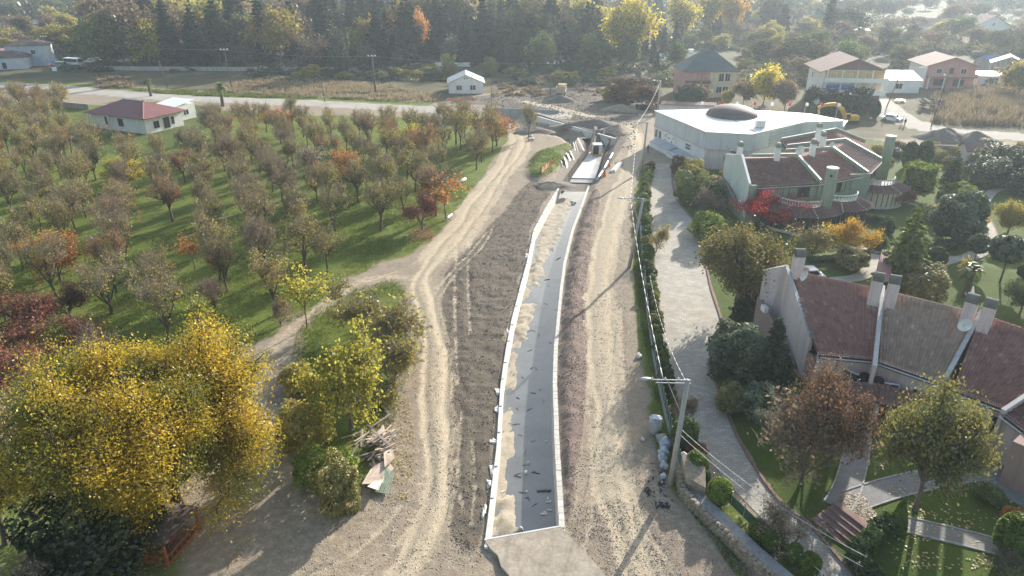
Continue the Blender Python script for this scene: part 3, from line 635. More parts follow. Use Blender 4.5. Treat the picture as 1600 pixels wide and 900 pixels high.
# ------------------------------------------------------------------ the canal
def build_canal():
    ys = np.r_[np.arange(35.6, 119.6, 0.5), 119.5]
    # walls
    def wallmesh(side, y0, y1, top, name, mat, parent=None, thick=WT):
        yy = ys[(ys >= y0) & (ys <= y1)]; xi = canL(yy) if side < 0 else canR(yy); o = side*thick
        rd = (fbm(yy*0.8, yy*0+side, 5)-0.45)*0.05
        prof = [(xi+o+rd, top), (xi+rd*0.5, top), (xi-(side*0.16 if side > 0 else 0), BED-0.3), (xi+o, BED-0.3)]
        V = np.concatenate([np.stack([px_, yy, np.full_like(yy, z)+(rd if z == top else 0)], 1) for px_, z in prof]); n = len(yy)
        F = []
        for k in range(4):
            k2 = (k+1) % 4
            for i in range(n-1): F.append((k*n+i, k*n+i+1, k2*n+i+1, k2*n+i))
        F.append((0, n, 2*n, 3*n)); F.append((n-1, 4*n-1, 3*n-1, 2*n-1))
        F = [f if side < 0 else f[::-1] for f in F]
        mb = MB(); mb.add(V, F); return mb.obj(name, mat, parent)
    lw = thing('canal_wall', 'white concrete canal wall beside the dark soil bank', 'wall', (canL(36), 36, 0))
    wallmesh(-1, 35.6, 119.5, 0.16, 'wall_body', MT['concrete_new'], lw, .26)
    rd = random.Random(3)
    for py in (640, 612, 735, 757, 520, 690, 798, 400):
        y = P(780, py).y; x = float(canL(y))-WT-rd.uniform(0.0, 0.3)
        mb = MB(); mb.blob((x, y, 0.02), (rd.uniform(.12, .3), rd.uniform(.25, .7), .07), rd.randint(0, 99), 3, 1, .55)
        mb.obj('concrete_spill', MT['concrete_new'], lw, True)
    for yj in range(40, 119, 4):
        mb = MB(); mb.box(float(canL(yj))-.13, yj+rd.uniform(-.6, .6), .16, .29, .05, .09); mb.obj('expansion_joint', MT['concrete_grey'], lw)
    rw = thing('canal_wall', 'pale capped concrete canal wall beside the reddish gravel bank', 'wall', (canR(36), 36, 0))
    wallmesh(1, 35.6, 119.5, 0.06, 'wall_body', MT['concrete'], rw, 0.34)
    y = 37.4; k = 0
    while y < 64:
        L = rd.uniform(0.55, 0.75); xa = float(canR(y)); xb = float(canR(y+L)); a = math.atan2(L, xb-xa)
        mb = MB(); mb.box((xa+xb)/2+0.17+rd.uniform(-.012, .012), y+L/2, 0.105+rd.uniform(-.008, .01), L-0.03, 0.40, 0.085, a+rd.uniform(-.02, .02))
        mb.obj('coping_block', MT['concrete'], rw); y += L; k += 1
    # end faces in front of the fresh slab: bed of silt, water
    bx = np.linspace(0, 1, 26)[None, :]; by = np.arange(35.6, 122.0, 0.3)
    Xb = (canL(by)-0.05)[:, None]*(1-bx)+(canR(by)+0.05)[:, None]*bx; Yb = np.repeat(by[:, None], 26, 1)
    zb = BED+0.02+0.10*(fbm(Xb*0.7, Yb*0.35, 81)-0.42)
    lf = 1-sstep(bx+(fbm(Xb*0.6, Yb*0.25, 87)-.47)*.7+(fbm(Xb*2.5, Yb*1.6, 91, 3)-.45)*.3, .06, .30); zb = zb+.088*lf*(.5+fbm(Xb*1.5, Yb*1.0, 89, 4))*(Yb < 92)
    def bar(pts, h):
        nonlocal zb
        poly = smooth_line(PL(pts, BED), 4, True)
        zb = zb+h*sstep(sdist(Xb, Yb, poly)+(fbm(Xb*1.5, Yb*1.1, 83, 5)-0.47)*2.0, -0.2, 0.7)*(.55+.9*fbm(Xb*2.2, Yb*2.2, 85, 3))
    bar([(862, 316), (894, 312), (884, 345), (868, 385), (856, 405), (838, 425), (836, 395), (848, 355)], .22)
    bar([(830, 420), (850, 412), (848, 440), (832, 452), (826, 440)], .20)
    bar([(812, 480), (834, 478), (832, 505), (818, 530), (806, 530)], .22)
    bar([(782, 790), (800, 782), (808, 812), (796, 836), (772, 838)], .26)
    bar([(790, 690), (800, 684), (799, 712), (786, 722)], .10)
    bar([(842, 806), (858, 800), (862, 820), (838, 828)], .07)
    V = np.stack([Xb.ravel(), Yb.ravel(), zb.ravel()], 1); idx = np.arange(V.shape[0]).reshape(len(by), 26)
    F = np.stack([idx[:-1, :-1], idx[:-1, 1:], idx[1:, 1:], idx[1:, :-1]], -1).reshape(-1, 4)
    tag(link('canal_bed', np_mesh('canal_bed', V, F, MT['silt'], True)), kind='structure')
    yw = np.arange(35.7, 121.8, 1.0); mb = MB(); n = len(yw)
    mb.add([(float(canL(a)), a, BED+0.10) for a in yw]+[(float(canR(a)), a, BED+0.10) for a in yw], [(i, n+i, n+i+1, i+1) for i in range(n-1)])
    tag(mb.obj('water', MT['water']), kind='structure')
    # slab that lids the canal at the near end
    sl = thing('concrete_slab', 'broad dusty concrete slab lying over the near end of the canal', 'slab', (1, 35, 0))
    edge = PL([(757, 844), (876, 823), (912, 860), (952, 905), (1000, 970), (830, 985), (806, 925), (795, 898), (783, 885), (778, 868), (766, 857)], 0.2)
    mb = MB(); mb.prism([(p.x, p.y) for p in edge], -0.12, 0.2); mb.obj('slab_body', MT['slab'], sl)
    a, b = P(757, 844, .2), P(876, 823, .2); mb = MB(); d = (b-a).normalized()
    mb.wall((a.x, a.y+0.06), (b.x, b.y+0.06), 0.12, -0.35, 0.215); mb.obj('edge_beam', MT['concrete_new'], sl)
    # debris lying in the canal
    n = 0
    def stick(px, py, L, ang, mat, r=0.03, nm='stick', lab='dark stick floating in the muddy canal water', cat='stick', grp='sticks floating in the canal'):
        c = P(px, py, BED+0.12); mb = MB(); dx, dy = math.cos(ang)*L/2, math.sin(ang)*L/2
        mb.tube((c.x-dx, c.y-dy, c.z), (c.x+dx*0.2, c.y+dy*0.2+0.03, c.z+0.02), r, r*0.9, 5); mb.tube((c.x+dx*0.2, c.y+dy*0.2+0.03, c.z+0.02), (c.x+dx, c.y+dy, c.z), r*0.9, r*0.5, 5)
        tag(mb.obj(nm, mat), lab, cat, grp)
    for i in range(34):
        py = rd.uniform(440, 790); y = P(0, py, BED).y; t = rd.uniform(0.25, 0.95); x = float(canL(y))*(1-t)+float(canR(y))*t
        q = Q(x, y, BED); stick(q[0], q[1], rd.uniform(.25, .8), rd.uniform(0, 3), MT['wood_dark'], rd.uniform(.015, .035))
    for (px, py, L, ang) in ((873-30, 403, 1.2, .8), (873, 404, 1.1, .9), (855, 437, .8, .3), (862, 378, .7, 1.0)):
        stick(px, py, L, ang, MT['wood_dark'], .05)
    mb = MB(); c = P(850, 767, BED+.13); mb.box(c.x, c.y, c.z, 1.1, .16, .1, .05)
    tag(mb.obj('plank', MT['wood_dark']), 'short dark plank lying in the canal near the slab', 'plank')
    mb = MB(); c = P(822, 738, BED+.15); mb.blob(c, .16, 3, 2, 1, .05)
    tag(mb.obj('ball', MT['white_plastic'], None, True), 'small pale ball floating in the canal', 'ball')
    mb = MB(); c = P(813, 828, BED+.16); mb.blob(c, (.22, .2, .3), 5, 2, 1, .2)
    tag(mb.obj('plastic_bag', MT['plastic'], None, True), 'white plastic bag caught in the canal against the slab', 'bag')
    for i, (px, py) in enumerate(((856, 779), (857, 784), (859, 797), (848, 803), (852, 802), (786, 768), (823, 768), (853, 690), (825, 722))):
        mb = MB(); c = P(px, py, BED+.13); mb.box(c.x, c.y, c.z, rd.uniform(.12, .4), rd.uniform(.1, .18), .08, rd.uniform(0, 3))
        tag(mb.obj('block_fragment', MT['concrete_new']), 'pale broken concrete bit lying in the canal', 'rubble', 'concrete bits in the canal')

    # ---- the dug trench with its fresh culvert base
    yy = np.array([121.6, 128, 135, 142, 149, 157.5])
    L, Rr = canL(yy)-0.2, canR(yy)+0.2
    mb = MB()
    for i in range(len(yy)-1):
        w0 = (Rr[i]-L[i]); w1 = Rr[i+1]-L[i+1]
        for (s0, s1) in (((L[i], L[i]+2.2), (L[i+1], L[i+1]+2.4)), ((Rr[i], Rr[i]-1.7), (Rr[i+1], Rr[i+1]-1.9))):
            q = [(s0[0], yy[i], 0.02), (s0[1], yy[i], BED-.05), (s1[1], yy[i+1], BED-.05), (s1[0], yy[i+1], 0.02)]
            mb.add(q, [(0, 1, 2, 3)])
        mb.add([(L[i]+2.2, yy[i], BED-.05), (Rr[i]-1.7, yy[i], BED-.05), (Rr[i+1]-1.9, yy[i+1], BED-.05), (L[i+1]+2.4, yy[i+1], BED-.05)], [(0, 1, 2, 3)])
    mb.add([(L[0], 121.6, .02), (Rr[0], 121.6, .02), (Rr[0]-1.7, 121.55, BED-.05), (L[0]+2.2, 121.55, BED-.05)], [(0, 1, 2, 3)][:0] or [])
    o = mb.obj('trench', MT['clod']); tag(o, kind='structure')
    sb = thing('culvert_base', 'bright white fresh concrete culvert floor in the dug trench', 'culvert', (12, 124, BED))
    a = PL([(893, 278), (931, 279), (941, 240), (921, 238)], BED+.25)
    mb = MB(); mb.prism([(p.x, p.y) for p in a], BED-.04, BED+.3); mb.obj('floor_slab', MT['concrete_new'], sb)
    b = PL([(890, 285), (932, 286), (931.5, 280), (892.5, 279)], BED+.1)
    mb = MB(); mb.prism([(p.x, p.y) for p in b], BED-.03, BED+.12); mb.obj('toe_slab', MT['concrete_grey'], sb)
    # shuttering boards leaning on the trench's left side
    for i, (x0, y0, x1, y1, w) in enumerate(((877, 251, 883, 272, .35), (883, 246, 888, 267, 1.0), (886, 239, 894, 256, .9), (891, 235, 898, 251, .8), (896, 222, 901, 243, .25), (899, 221, 904, 239, .25), (903, 216, 913, 236, .35), (923, 226, 925, 237, .7))):
        tp = P(x0, y0, 0.5); bt = P(x1, y1, BED+.5); mb = MB(); d = (bt-tp); n = d.cross(Vector((0, 1, .3))).normalized()
        s = d.cross(n).normalized()*w*.7
        mb.slab([tp-s, tp+s, bt+s, bt-s], .06)
        tag(mb.obj('shuttering_board', MT['concrete_new']), 'pale shuttering board leaning on the left side of the trench', 'board', 'shuttering boards leaning in the trench')
    for i, (x0, y0, x1, y1) in enumerate(((930, 197, 926, 226), (945, 200, 941, 222), (932, 198, 929, 228))):
        t0 = P(x0, y0, 1.0); b0 = P(x1, y1, BED+.6); mb = MB(); d = b0-t0; s = Vector((.22, 0, 0))
        mb.slab([t0-s, t0+s, b0+s, b0-s], .1); tag(mb.obj('timber_prop', MT['wood']), 'brown timber plank propped against the diagonal concrete wall', 'plank', 'planks propped on the diagonal wall')
    t0 = P(934, 203, .8); b0 = P(934, 222, BED+.8); mb = MB(); s = Vector((.55, 0.1, 0)); mb.slab([t0-s, t0+s, b0+s, b0-s], .12)
    tag(mb.obj('dark_sheet', MT['wood_dark']), 'dark grey sheet standing between planks at the diagonal wall', 'sheet')
    # reinforcing mesh panels along both sides
    for side, lab in ((0, 'rusty reinforcing mesh standing along the left of the trench'), (1, 'rusty reinforcing mesh standing along the right of the trench')):
        q = [P(889, 283, BED+.3), P(922, 236, BED+.3), P(930, 205, BED+1.2)] if side == 0 else [P(931, 284, BED+.3), P(945, 240, BED+.3), P(962, 210, BED+.6)]
        mb = MB()
        for a, b in zip(q[:-1], q[1:]):
            m = int((b-a).length/0.45)
            for k in range(m+1):
                p = a.lerp(b, k/m); mb.tube(p-Vector((0, 0, .4)), p+Vector((.15*(1 if side else -1), 0, 1.5)), .03, .03, 4)
            for h in (.1, .5, .9, 1.3): mb.tube(a+Vector((0, 0, h)), b+Vector((0, 0, h)), .03, .03, 4)
        tag(mb.obj('rebar_mesh', MT['wood_dark']), lab, 'rebar mesh')
    # blue-grey pipe on the right lip
    mb = MB(); mb.path([P(932, 281, .25), P(941, 268, .25), P(950, 252, .3), P(957, 240, .3)], .2, 8)
    tag(mb.obj('drain_pipe', MT['metal'], None, True), 'grey pipe lying along the right lip of the trench', 'pipe')
    # diagonal concrete wall of the side channel
    dw = thing('channel_wall', 'white diagonal concrete wall of the side channel', 'wall', P(890, 200))
    a, b = P(838, 181, .3), P(962, 216, .3); mb = MB(); mb.wall(a, b, .45, -3.0, .3); mb.obj('wall_body', MT['concrete_new'], dw)
    a2, b2 = P(836, 190, -1.2), P(925, 216, -1.2); mb = MB(); mb.wall(a2, b2, 1.1, -3.0, -1.2); mb.obj('footing', MT['concrete_grey'], dw)
    pw = thing('channel_wall', 'low grey concrete wall left of the diagonal wall', 'wall', P(820, 172))
    a, b = P(770, 168, .6), P(874, 172, .6); mb = MB(); mb.wall(a, b, .35, -2.2, .6); mb.obj('wall_body', MT['concrete_grey'], pw)
    mb = MB(); a, b = P(840, 178, .55), P(932, 206, .55); mb.wall((a.x, a.y+.7), (b.x, b.y+.7), .5, -.5, .42); tag(mb.obj('formwork_beam', MT['wood_dark']), 'dark timber formwork running behind the diagonal wall', 'formwork')
    # machine parked on the culvert floor: white box on yellow skid
    m = thing('site_generator', 'white and black boxy machine with yellow skid on the culvert floor', 'machine', P(931, 240, BED+.3))
    c = P(932, 241, BED+.3)
    mb = MB(); mb.box(c.x+.1, c.y, c.z+1.25, 1.9, 2.2, 2.0); mb.obj('cabinet', MT['concrete_new'], m)
    mb = MB()
    for k in range(7): mb.box(c.x-.28, c.y-1.13, c.z+.5+k*.25, 1.1, .1, .2)
    mb.obj('grille', MT['black'], m)
    mb = MB(); mb.box(c.x-.3, c.y-1.16, c.z+.85, 1.15, .02, 1.2); mb.obj('front_panel', MT['black'], m)
    mb = MB(); mb.box(c.x, c.y-.2, c.z+.14, 2.2, 2.9, .26); mb.box(c.x, c.y-1.8, c.z+.14, .5, .6, .2); mb.obj('skid', MT['yellow'], m)
    for sx in (-.7, .9):
        for sy in (-.8, .8): mb = MB(); mb.tube((c.x+sx-.1, c.y+sy, c.z+.12), (c.x+sx+.1, c.y+sy, c.z+.12), .14, .14, 10); mb.obj('wheel', MT['black'], m)
    # cones, net, blocks near the trench
    for (px, py, s) in ((944, 276, 1.5), (952, 261, 1.1)):
        c = P(px, py); t_ = thing('traffic_cone', 'orange traffic cone leaning beside the grey pipe, nearer one' if s > 1.2 else 'orange traffic cone by the long white block at the trench', 'traffic cone', c)
        mb = MB(); mb.lathe(c.x, c.y, [(.3*s, .05), (.24*s, .08), (.07*s, .85*s), (.03*s, .9*s)], 12); mb.obj('cone', MT['orange'], t_)
        mb = MB(); mb.box(c.x, c.y, .025, .7*s, .7*s, .05); mb.obj('base', MT['black'], t_)
    a, b = P(953, 267, .35), P(965, 254, .35); mb = MB(); mb.slab([a, a+Vector((.9, .2, .2)), b+Vector((.9, .2, .2)), b], .5)
    tag(mb.obj('concrete_block', MT['concrete_new']), 'long white concrete block lying beside the trench and dirt road', 'block')
    for k, q in enumerate(((846, 270, 858, 259), (858, 259, 866, 255))):
        a, b = P(q[0], q[1], 1.0), P(q[2], q[3], 1.2); mb = MB(); nseg = 8; vs_ = []
        for i in range(nseg+1):
            p = a.lerp(b, i/nseg); h = .8+.25*math.sin(i*1.7+k); vs_ += [(p.x, p.y, p.z-.1), (p.x+.1*math.sin(i*2), p.y+.25, p.z+h)]
        mb.add(vs_, [(2*i, 2*i+2, 2*i+3, 2*i+1) for i in range(nseg)])
        tag(mb.obj('safety_net', MT['orange_net']), 'limp orange safety net on the grassy mound, ' + ('longer lower piece' if k == 0 else 'short upper piece'), 'netting')
build_canal()

# ------------------------------------------------------------------ plants: prototype meshes
def tubes(segs, n=4):
    """segs: list of (p0, p1, r0, r1) -> V, F"""
    S = np.array([np.r_[a, b, c, d] for a, b, c, d in segs]); p0, p1, r0, r1 = S[:, :3], S[:, 3:6], S[:, 6], S[:, 7]
    d = p1-p0; d /= np.linalg.norm(d, axis=1)[:, None]+1e-9
    ref = np.where(np.abs(d[:, 2:3]) > 0.9, [[1.0, 0, 0]], [[0, 0, 1.0]]); a = np.cross(d, ref); a /= np.linalg.norm(a, axis=1)[:, None]+1e-9; b = np.cross(d, a)
    t = np.arange(n)*2*math.pi/n; ring = a[:, None]*np.cos(t)[None, :, None]+b[:, None]*np.sin(t)[None, :, None]
    V = np.concatenate([p0[:, None]+ring*r0[:, None, None], p1[:, None]+ring*r1[:, None, None]], 1).reshape(-1, 3)
    k = np.arange(n); f = np.stack([k, (k+1) % n, n+(k+1) % n, n+k], 1)
    F = (np.arange(len(S))[:, None, None]*2*n+f[None]).reshape(-1, 4)
    return V, F
def leaf_quads(c, size, g, out=None, outw=0.35, stretch=1.7, up=0.25):
    """kite-shaped leaves at c; out = direction each tends to face"""
    n = len(c); nr = g.normal(size=(n, 3)); nr /= np.linalg.norm(nr, axis=1)[:, None]
    if out is not None: nr = nr*(1-outw)+out*outw
    nr[:, 2] += up; nr /= np.linalg.norm(nr, axis=1)[:, None]+1e-9
    a = np.cross(nr, g.normal(size=(n, 3))); a /= np.linalg.norm(a, axis=1)[:, None]+1e-9; b = np.cross(nr, a)
    s = (size*g.uniform(0.65, 1.35, n))[:, None]*0.5
    V = np.stack([c-a*s*stretch, c+b*s-a*s*0.2+nr*s*0.25, c+a*s*stretch, c-b*s-a*s*0.2+nr*s*0.25], 1).reshape(-1, 3)
    return V, np.arange(4*n).reshape(n, 4)
def skeleton(seed, H, trunk, nl, spread, lens, radii, kids, up=0.25, wig=0.25, trunk_r=0.2, limb_from=0.0, lean=0.0):
    """trunk then levels of branches; returns segments and the outer points with their level"""
    rd = random.Random(seed); segs = []; tips = []
    def rv(): return Vector((rd.gauss(0, 1), rd.gauss(0, 1), rd.gauss(0, 1)))
    def br(p, d, L, r, lev):
        n = 3 if lev < nl else 2; q = p.copy(); pts = [(p.copy(), d.copy())]
        for i in range(n):
            d = (d+rv()*wig/ (1.5 if lev == 1 else 1)+Vector((0, 0, up))*0.5).normalized(); q2 = q+d*L/n
            ra = r*(1-0.55*i/n); rb = r*(1-0.55*(i+1)/n)
            segs.append((tuple(q), tuple(q2), ra, rb)); q = q2; pts.append((q.copy(), d.copy()))
            if lev >= nl-1: tips.append((tuple(q), lev))
        if lev < nl:
            for k in range(kids[lev-1]):
                i = rd.choice((1, 2, 2, 3, 3)) if lev > 1 else rd.choice((1, 2, 3, 3)); bp, bd = pts[min(i, len(pts)-1)]
                ax = bd.orthogonal().normalized(); ax.rotate(Matrix.Rotation(rd.uniform(0, 6.28), 3, bd))
                nd = (bd*math.cos(spread[lev])+ax*math.sin(spread[lev])).normalized()
                br(bp, nd, L*lens[lev]*rd.uniform(0.7, 1.25), max(0.012, r*radii), lev+1)
    p = Vector((0, 0, -0.15)); d = Vector((lean*rd.uniform(-1, 1), lean*rd.uniform(-1, 1), 1)).normalized(); nseg = 4; top = []
    for i in range(nseg):
        q = p+d*(trunk+0.15)/nseg; segs.append((tuple(p), tuple(q), trunk_r*(1.35 if i == 0 else 1.05-0.1*i), trunk_r*(0.98-0.1*i))); p = q; top.append(p.copy())
        d = (d+Vector((rd.gauss(0, 1), rd.gauss(0, 1), 0))*0.06).normalized()
    for k in range(kids[0]+1):
        t = rd.uniform(limb_from, 1); bp = top[min(int(t*nseg), nseg-1)]
        az = 6.283*k/(kids[0]+1)+rd.uniform(-.4, .4); s = spread[0]*rd.uniform(.55, 1.2)
        br(bp, Vector((math.cos(az)*math.sin(s), math.sin(az)*math.sin(s), math.cos(s))), (H-trunk)*lens[0]*rd.uniform(.8, 1.15), trunk_r*0.6, 1)
    return segs, tips
PROTO = {}
def norm_h(segs, tips, H):
    zt = max(max(s[1][2] for s in segs), 0.1); k = H/zt
    return [(tuple(np.array(a)*k), tuple(np.array(b)*k), c, d) for a, b, c, d in segs], [(tuple(np.array(t)*k), l) for t, l in tips]
def make_tree(key, seed, H, bark, leaf, nleaf, lsize, sig, sk, sides=4, twigs=0, twl=0.8, outw=0.3, stretch=1.7, droop=0.0, frac=1.0):
    g = np.random.default_rng(seed); segs, tips = skeleton(seed, H, **sk); segs, tips = norm_h(segs, tips, H*0.93)
    T = np.array([t for t, l in tips])
    if twigs:
        for i in g.integers(0, len(T), twigs):
            d = g.normal(size=3)*[.6, .6, .45]+[0, 0, .75]; d /= np.linalg.norm(d); L = twl*g.uniform(.5, 1.3); m = T[i]+d*L*.5+g.normal(size=3)*.06
            e = m+(d+g.normal(size=3)*.25)*L*.5; segs += [(tuple(T[i]), tuple(m), .014, .011), (tuple(m), tuple(e), .011, .006)]
    V, F = tubes(segs, sides); tm = np_mesh(key+'_trunk', V, F, MT[bark], True)
    if bark == 'twig':
        tm.materials.append(MT['bark']); tm.polygons.foreach_set('material_index', np.repeat(np.array([s[2] > .03 for s in segs], np.int32), sides))
    ids = g.choice(len(T), max(2, int(len(T)*frac)), replace=False); per = g.integers(0, len(ids), nleaf); tc = T[ids[per]]
    cr = g.uniform(0, 1, len(T))[ids[per]]
    c = tc+g.normal(size=(nleaf, 3))*sig*np.array([1, 1, .8])-np.array([0, 0, droop])
    c[:, 2] = np.maximum(c[:, 2], 0.15)
    mid = np.array([0, 0, H*0.55]); out = c-mid; out /= np.linalg.norm(out, axis=1)[:, None]+1e-9
    V, F = leaf_quads(c, lsize, g, out, outw, stretch)
    cm = np_mesh(key+'_crown', V, F, MT[leaf], False, {'rnd': ('FACE', np.clip(0.7*cr+0.3*g.uniform(0, 1, nleaf), 0, 1))})
    PROTO[key] = (tm, cm, H)
def make_conifer(key, seed, H, r, n, lsize, leaf='l_conifer', base=0.06, pw=0.8, droop=0.35, tiers=16, bark='bark', open_=0.25):
    g = np.random.default_rng(seed); segs = [((0, 0, -.2), (0, 0, H*.5), H*.016+.08, H*.01+.04), ((0, 0, H*.5), (0, 0, H*.97), H*.01+.04, .02)]
    c = []; o = []; cr = []
    for k in range(tiers):
        t = (k+.5)/tiers; z = H*(base+(1-base)*t); rr = r*(1-t)**pw*g.uniform(.8, 1.1)+.1
        nb = max(4, int(11*(1-t))+3)
        for j in range(nb):
            a = 6.283*j/nb+g.uniform(-.3, .3); L = rr*g.uniform(.65, 1.1); e = np.array([math.cos(a)*L, math.sin(a)*L, z-droop*L*.5])
            segs.append(((0, 0, z), tuple(e), .03+.01*rr, .01)); m = max(3, int(n*L/(r*tiers*5)))
            s = g.uniform(open_, 1.03, m)**.7; w = (1.05-s)*.5+.12
            pc = np.array([0, 0, z])+(e-[0, 0, z])*s[:, None]+g.normal(size=(m, 3))*w[:, None]*np.array([.55, .55, .3])*min(1.2, L*.45)
            c.append(pc); o.append(np.tile([math.cos(a), math.sin(a), .4], (m, 1))); cr.append(np.full(m, g.uniform(0, 1)))
    c = np.concatenate(c); o = np.concatenate(o); cr = np.concatenate(cr); o /= np.linalg.norm(o, axis=1)[:, None]
    V, F = tubes(segs, 4); tm = np_mesh(key+'_trunk', V, F, MT[bark], True)
    V, F = leaf_quads(c, lsize, g, o, .35, 2.2); cm = np_mesh(key+'_crown', V, F, MT[leaf], False, {'rnd': ('FACE', .5*cr+.5*g.uniform(0, 1, len(c)))})
    PROTO[key] = (tm, cm, H)
def make_dense(key, seed, rx, ry, rz, n, lsize, leaf, shape='ball', stem=0.0, core=True, rough=0.12, bark='bark'):
    """clipped or dense evergreen: leaf shell over a dark inner body"""
    g = np.random.default_rng(seed); d = g.normal(size=(n, 3)); d /= np.linalg.norm(d, axis=1)[:, None]
    if shape == 'box':
        m = np.abs(d).max(1)[:, None]; d2 = d/m; d2[:, 2] = np.clip(d2[:, 2]*1.4, -1, 1)
    elif shape == 'cone':
        z = g.uniform(-1, 1, n); a = g.uniform(0, 6.283, n); w = np.clip(((1-z)/2)**.75*1.0, .03, 1)*np.clip((z+1.25)*2.2, .3, 1); d2 = np.stack([np.cos(a)*w, np.sin(a)*w, z], 1)
    else: d2 = d
    bump = 1+rough*(np.sin(d2[:, 0]*5+seed)*np.sin(d2[:, 1]*4+2*seed)+.6*np.sin(d2[:, 2]*7+d2[:, 0]*5))
    c = d2*np.array([rx, ry, rz])*bump[:, None]*g.uniform(.86, 1.06, n)[:, None]; c[:, 2] += rz+stem
    out = d2/np.maximum(np.linalg.norm(d2, axis=1)[:, None], 1e-6)
    cr = .5+.5*np.sin(d2[:, 0]*6+seed)*np.sin(d2[:, 1]*6+d2[:, 2]*5)
    c[:, 2] = np.maximum(c[:, 2], .05)
    V, F = leaf_quads(c, lsize, g, out, .45, 1.6); cm = np_mesh(key+'_crown', V, F, MT[leaf], False, {'rnd': ('FACE', np.clip(.5*cr+.5*g.uniform(0, 1, n), 0, 1))})
    mb = MB(); mb.tube((0, 0, -.1), (0, 0, stem+rz), max(.05, .06*rx), .05, 6); tm = mb.mesh(key+'_stem', MT[bark])
    km = None
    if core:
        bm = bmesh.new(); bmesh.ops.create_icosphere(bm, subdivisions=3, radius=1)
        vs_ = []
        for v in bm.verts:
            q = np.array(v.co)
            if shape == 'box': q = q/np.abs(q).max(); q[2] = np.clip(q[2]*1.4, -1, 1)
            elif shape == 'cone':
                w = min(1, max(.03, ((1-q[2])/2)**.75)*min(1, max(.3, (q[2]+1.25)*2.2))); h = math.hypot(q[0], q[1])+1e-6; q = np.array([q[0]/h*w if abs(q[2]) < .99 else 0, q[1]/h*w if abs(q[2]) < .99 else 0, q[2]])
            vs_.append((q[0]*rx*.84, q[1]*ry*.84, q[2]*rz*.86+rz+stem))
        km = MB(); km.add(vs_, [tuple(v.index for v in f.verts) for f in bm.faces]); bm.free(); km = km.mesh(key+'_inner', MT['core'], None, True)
    PROTO[key] = (tm, cm, 2*rz+stem, km)
def plant(key, x, y, h, label, cat='tree', group=None, mat=None, w=1.0, name=None, rz=None, z=None):
    pr = PROTO[key]; s = h/pr[2]
    z = gz(x, y) if z is None else z
    o = thing(name or 'tree', label, cat, (x, y, z), random.uniform(0, 6.28) if rz is None else rz, group)
    o.scale = (s*w, s*w, s)
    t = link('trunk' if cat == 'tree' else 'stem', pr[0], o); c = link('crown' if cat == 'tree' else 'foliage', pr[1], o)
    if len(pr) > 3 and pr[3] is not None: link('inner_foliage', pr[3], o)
    if mat: c.material_slots[0].link = 'OBJECT'; c.material_slots[0].material = MT[mat]
    return o
def plant_px(key, px, py, ty, label, **kw):
    b = P(px, py); return plant(key, b.x, b.y, tall(px, py, ty), label, **kw)

ORCH = dict(trunk=2.0, nl=4, spread=(0.55, 0.6, 0.7, 0.75), lens=(0.42, 0.62, 0.6, 0.55), radii=0.58, kids=(4, 4, 4, 3), up=0.30, wig=0.30, trunk_r=0.2, limb_from=0.75, lean=0.06)
for i in range(7):
    o = dict(ORCH); o['spread'] = (0.28+0.04*i, 0.6, 0.7, 0.75); o['trunk'] = 1.5+0.2*(i % 3); o['kids'] = (3+i % 3, 4, 4, 3)
    make_tree('orchard%d' % i, 100+i, 8.0, 'twig', 'l_olive', 1600 if i < 5 else 800, 0.125, 0.28, o, 4, 650, 1.1)
make_tree('wispy', 120, 5.0, 'twig', 'l_pale', 1500, 0.14, 0.25, dict(ORCH, trunk=0.5, kids=(5, 5, 4, 3), trunk_r=0.09, limb_from=0.1), 3, 900, 0.7)
RND = dict(trunk=2.4, nl=4, spread=(0.75, 0.65, 0.7, 0.7), lens=(0.42, 0.6, 0.6, 0.6), radii=0.6, kids=(6, 4, 4, 3), up=0.10, wig=0.22, trunk_r=0.22, limb_from=0.4)
make_tree('round0', 131, 8.0, 'bark_grey', 'l_greengold', 20000, 0.13, 0.42, RND, 4, 200, 0.7)
make_tree('round1', 132, 8.0, 'bark_grey', 'l_rust', 8500, 0.125, 0.38, dict(RND, trunk=1.8, kids=(7, 4, 4, 3)), 4, 500, 0.8)
make_tree('round2', 133, 8.0, 'bark', 'l_orange', 6500, 0.15, 0.36, dict(RND, trunk=1.6, kids=(5, 4, 3, 3)), 4, 300, 0.8)
make_tree('figleaf', 134, 8.0, 'bark_grey', 'l_yellow', 4600, 0.19, 0.34, dict(RND, trunk=3.2, kids=(5, 4, 3, 2), spread=(0.95, 0.7, 0.7, 0.7), trunk_r=0.17), 5, 60, 0.6, 0.25, 1.3, 0.1)
make_tree('sapling', 135, 8.0, 'bark', 'l_yellow', 650, 0.24, 0.3, dict(RND, trunk=3.2, kids=(4, 3, 3, 2), trunk_r=0.08, spread=(0.6, 0.6, 0.6, 0.6)), 4, 100, 0.6, 0.25, 1.3)
WAL = dict(trunk=3.2, nl=5, spread=(0.85, 0.6, 0.6, 0.65, 0.7), lens=(0.40, 0.68, 0.66, 0.62, 0.6), radii=0.6, kids=(7, 4, 4, 3, 3), up=0.13, wig=0.2, trunk_r=0.42, limb_from=0.3)
make_tree('walnut', 141, 15.5, 'bark', 'l_gold', 215000, 0.088, 0.52, WAL, 5, 500, 1.1, 0.3, 1.9, 0.25)
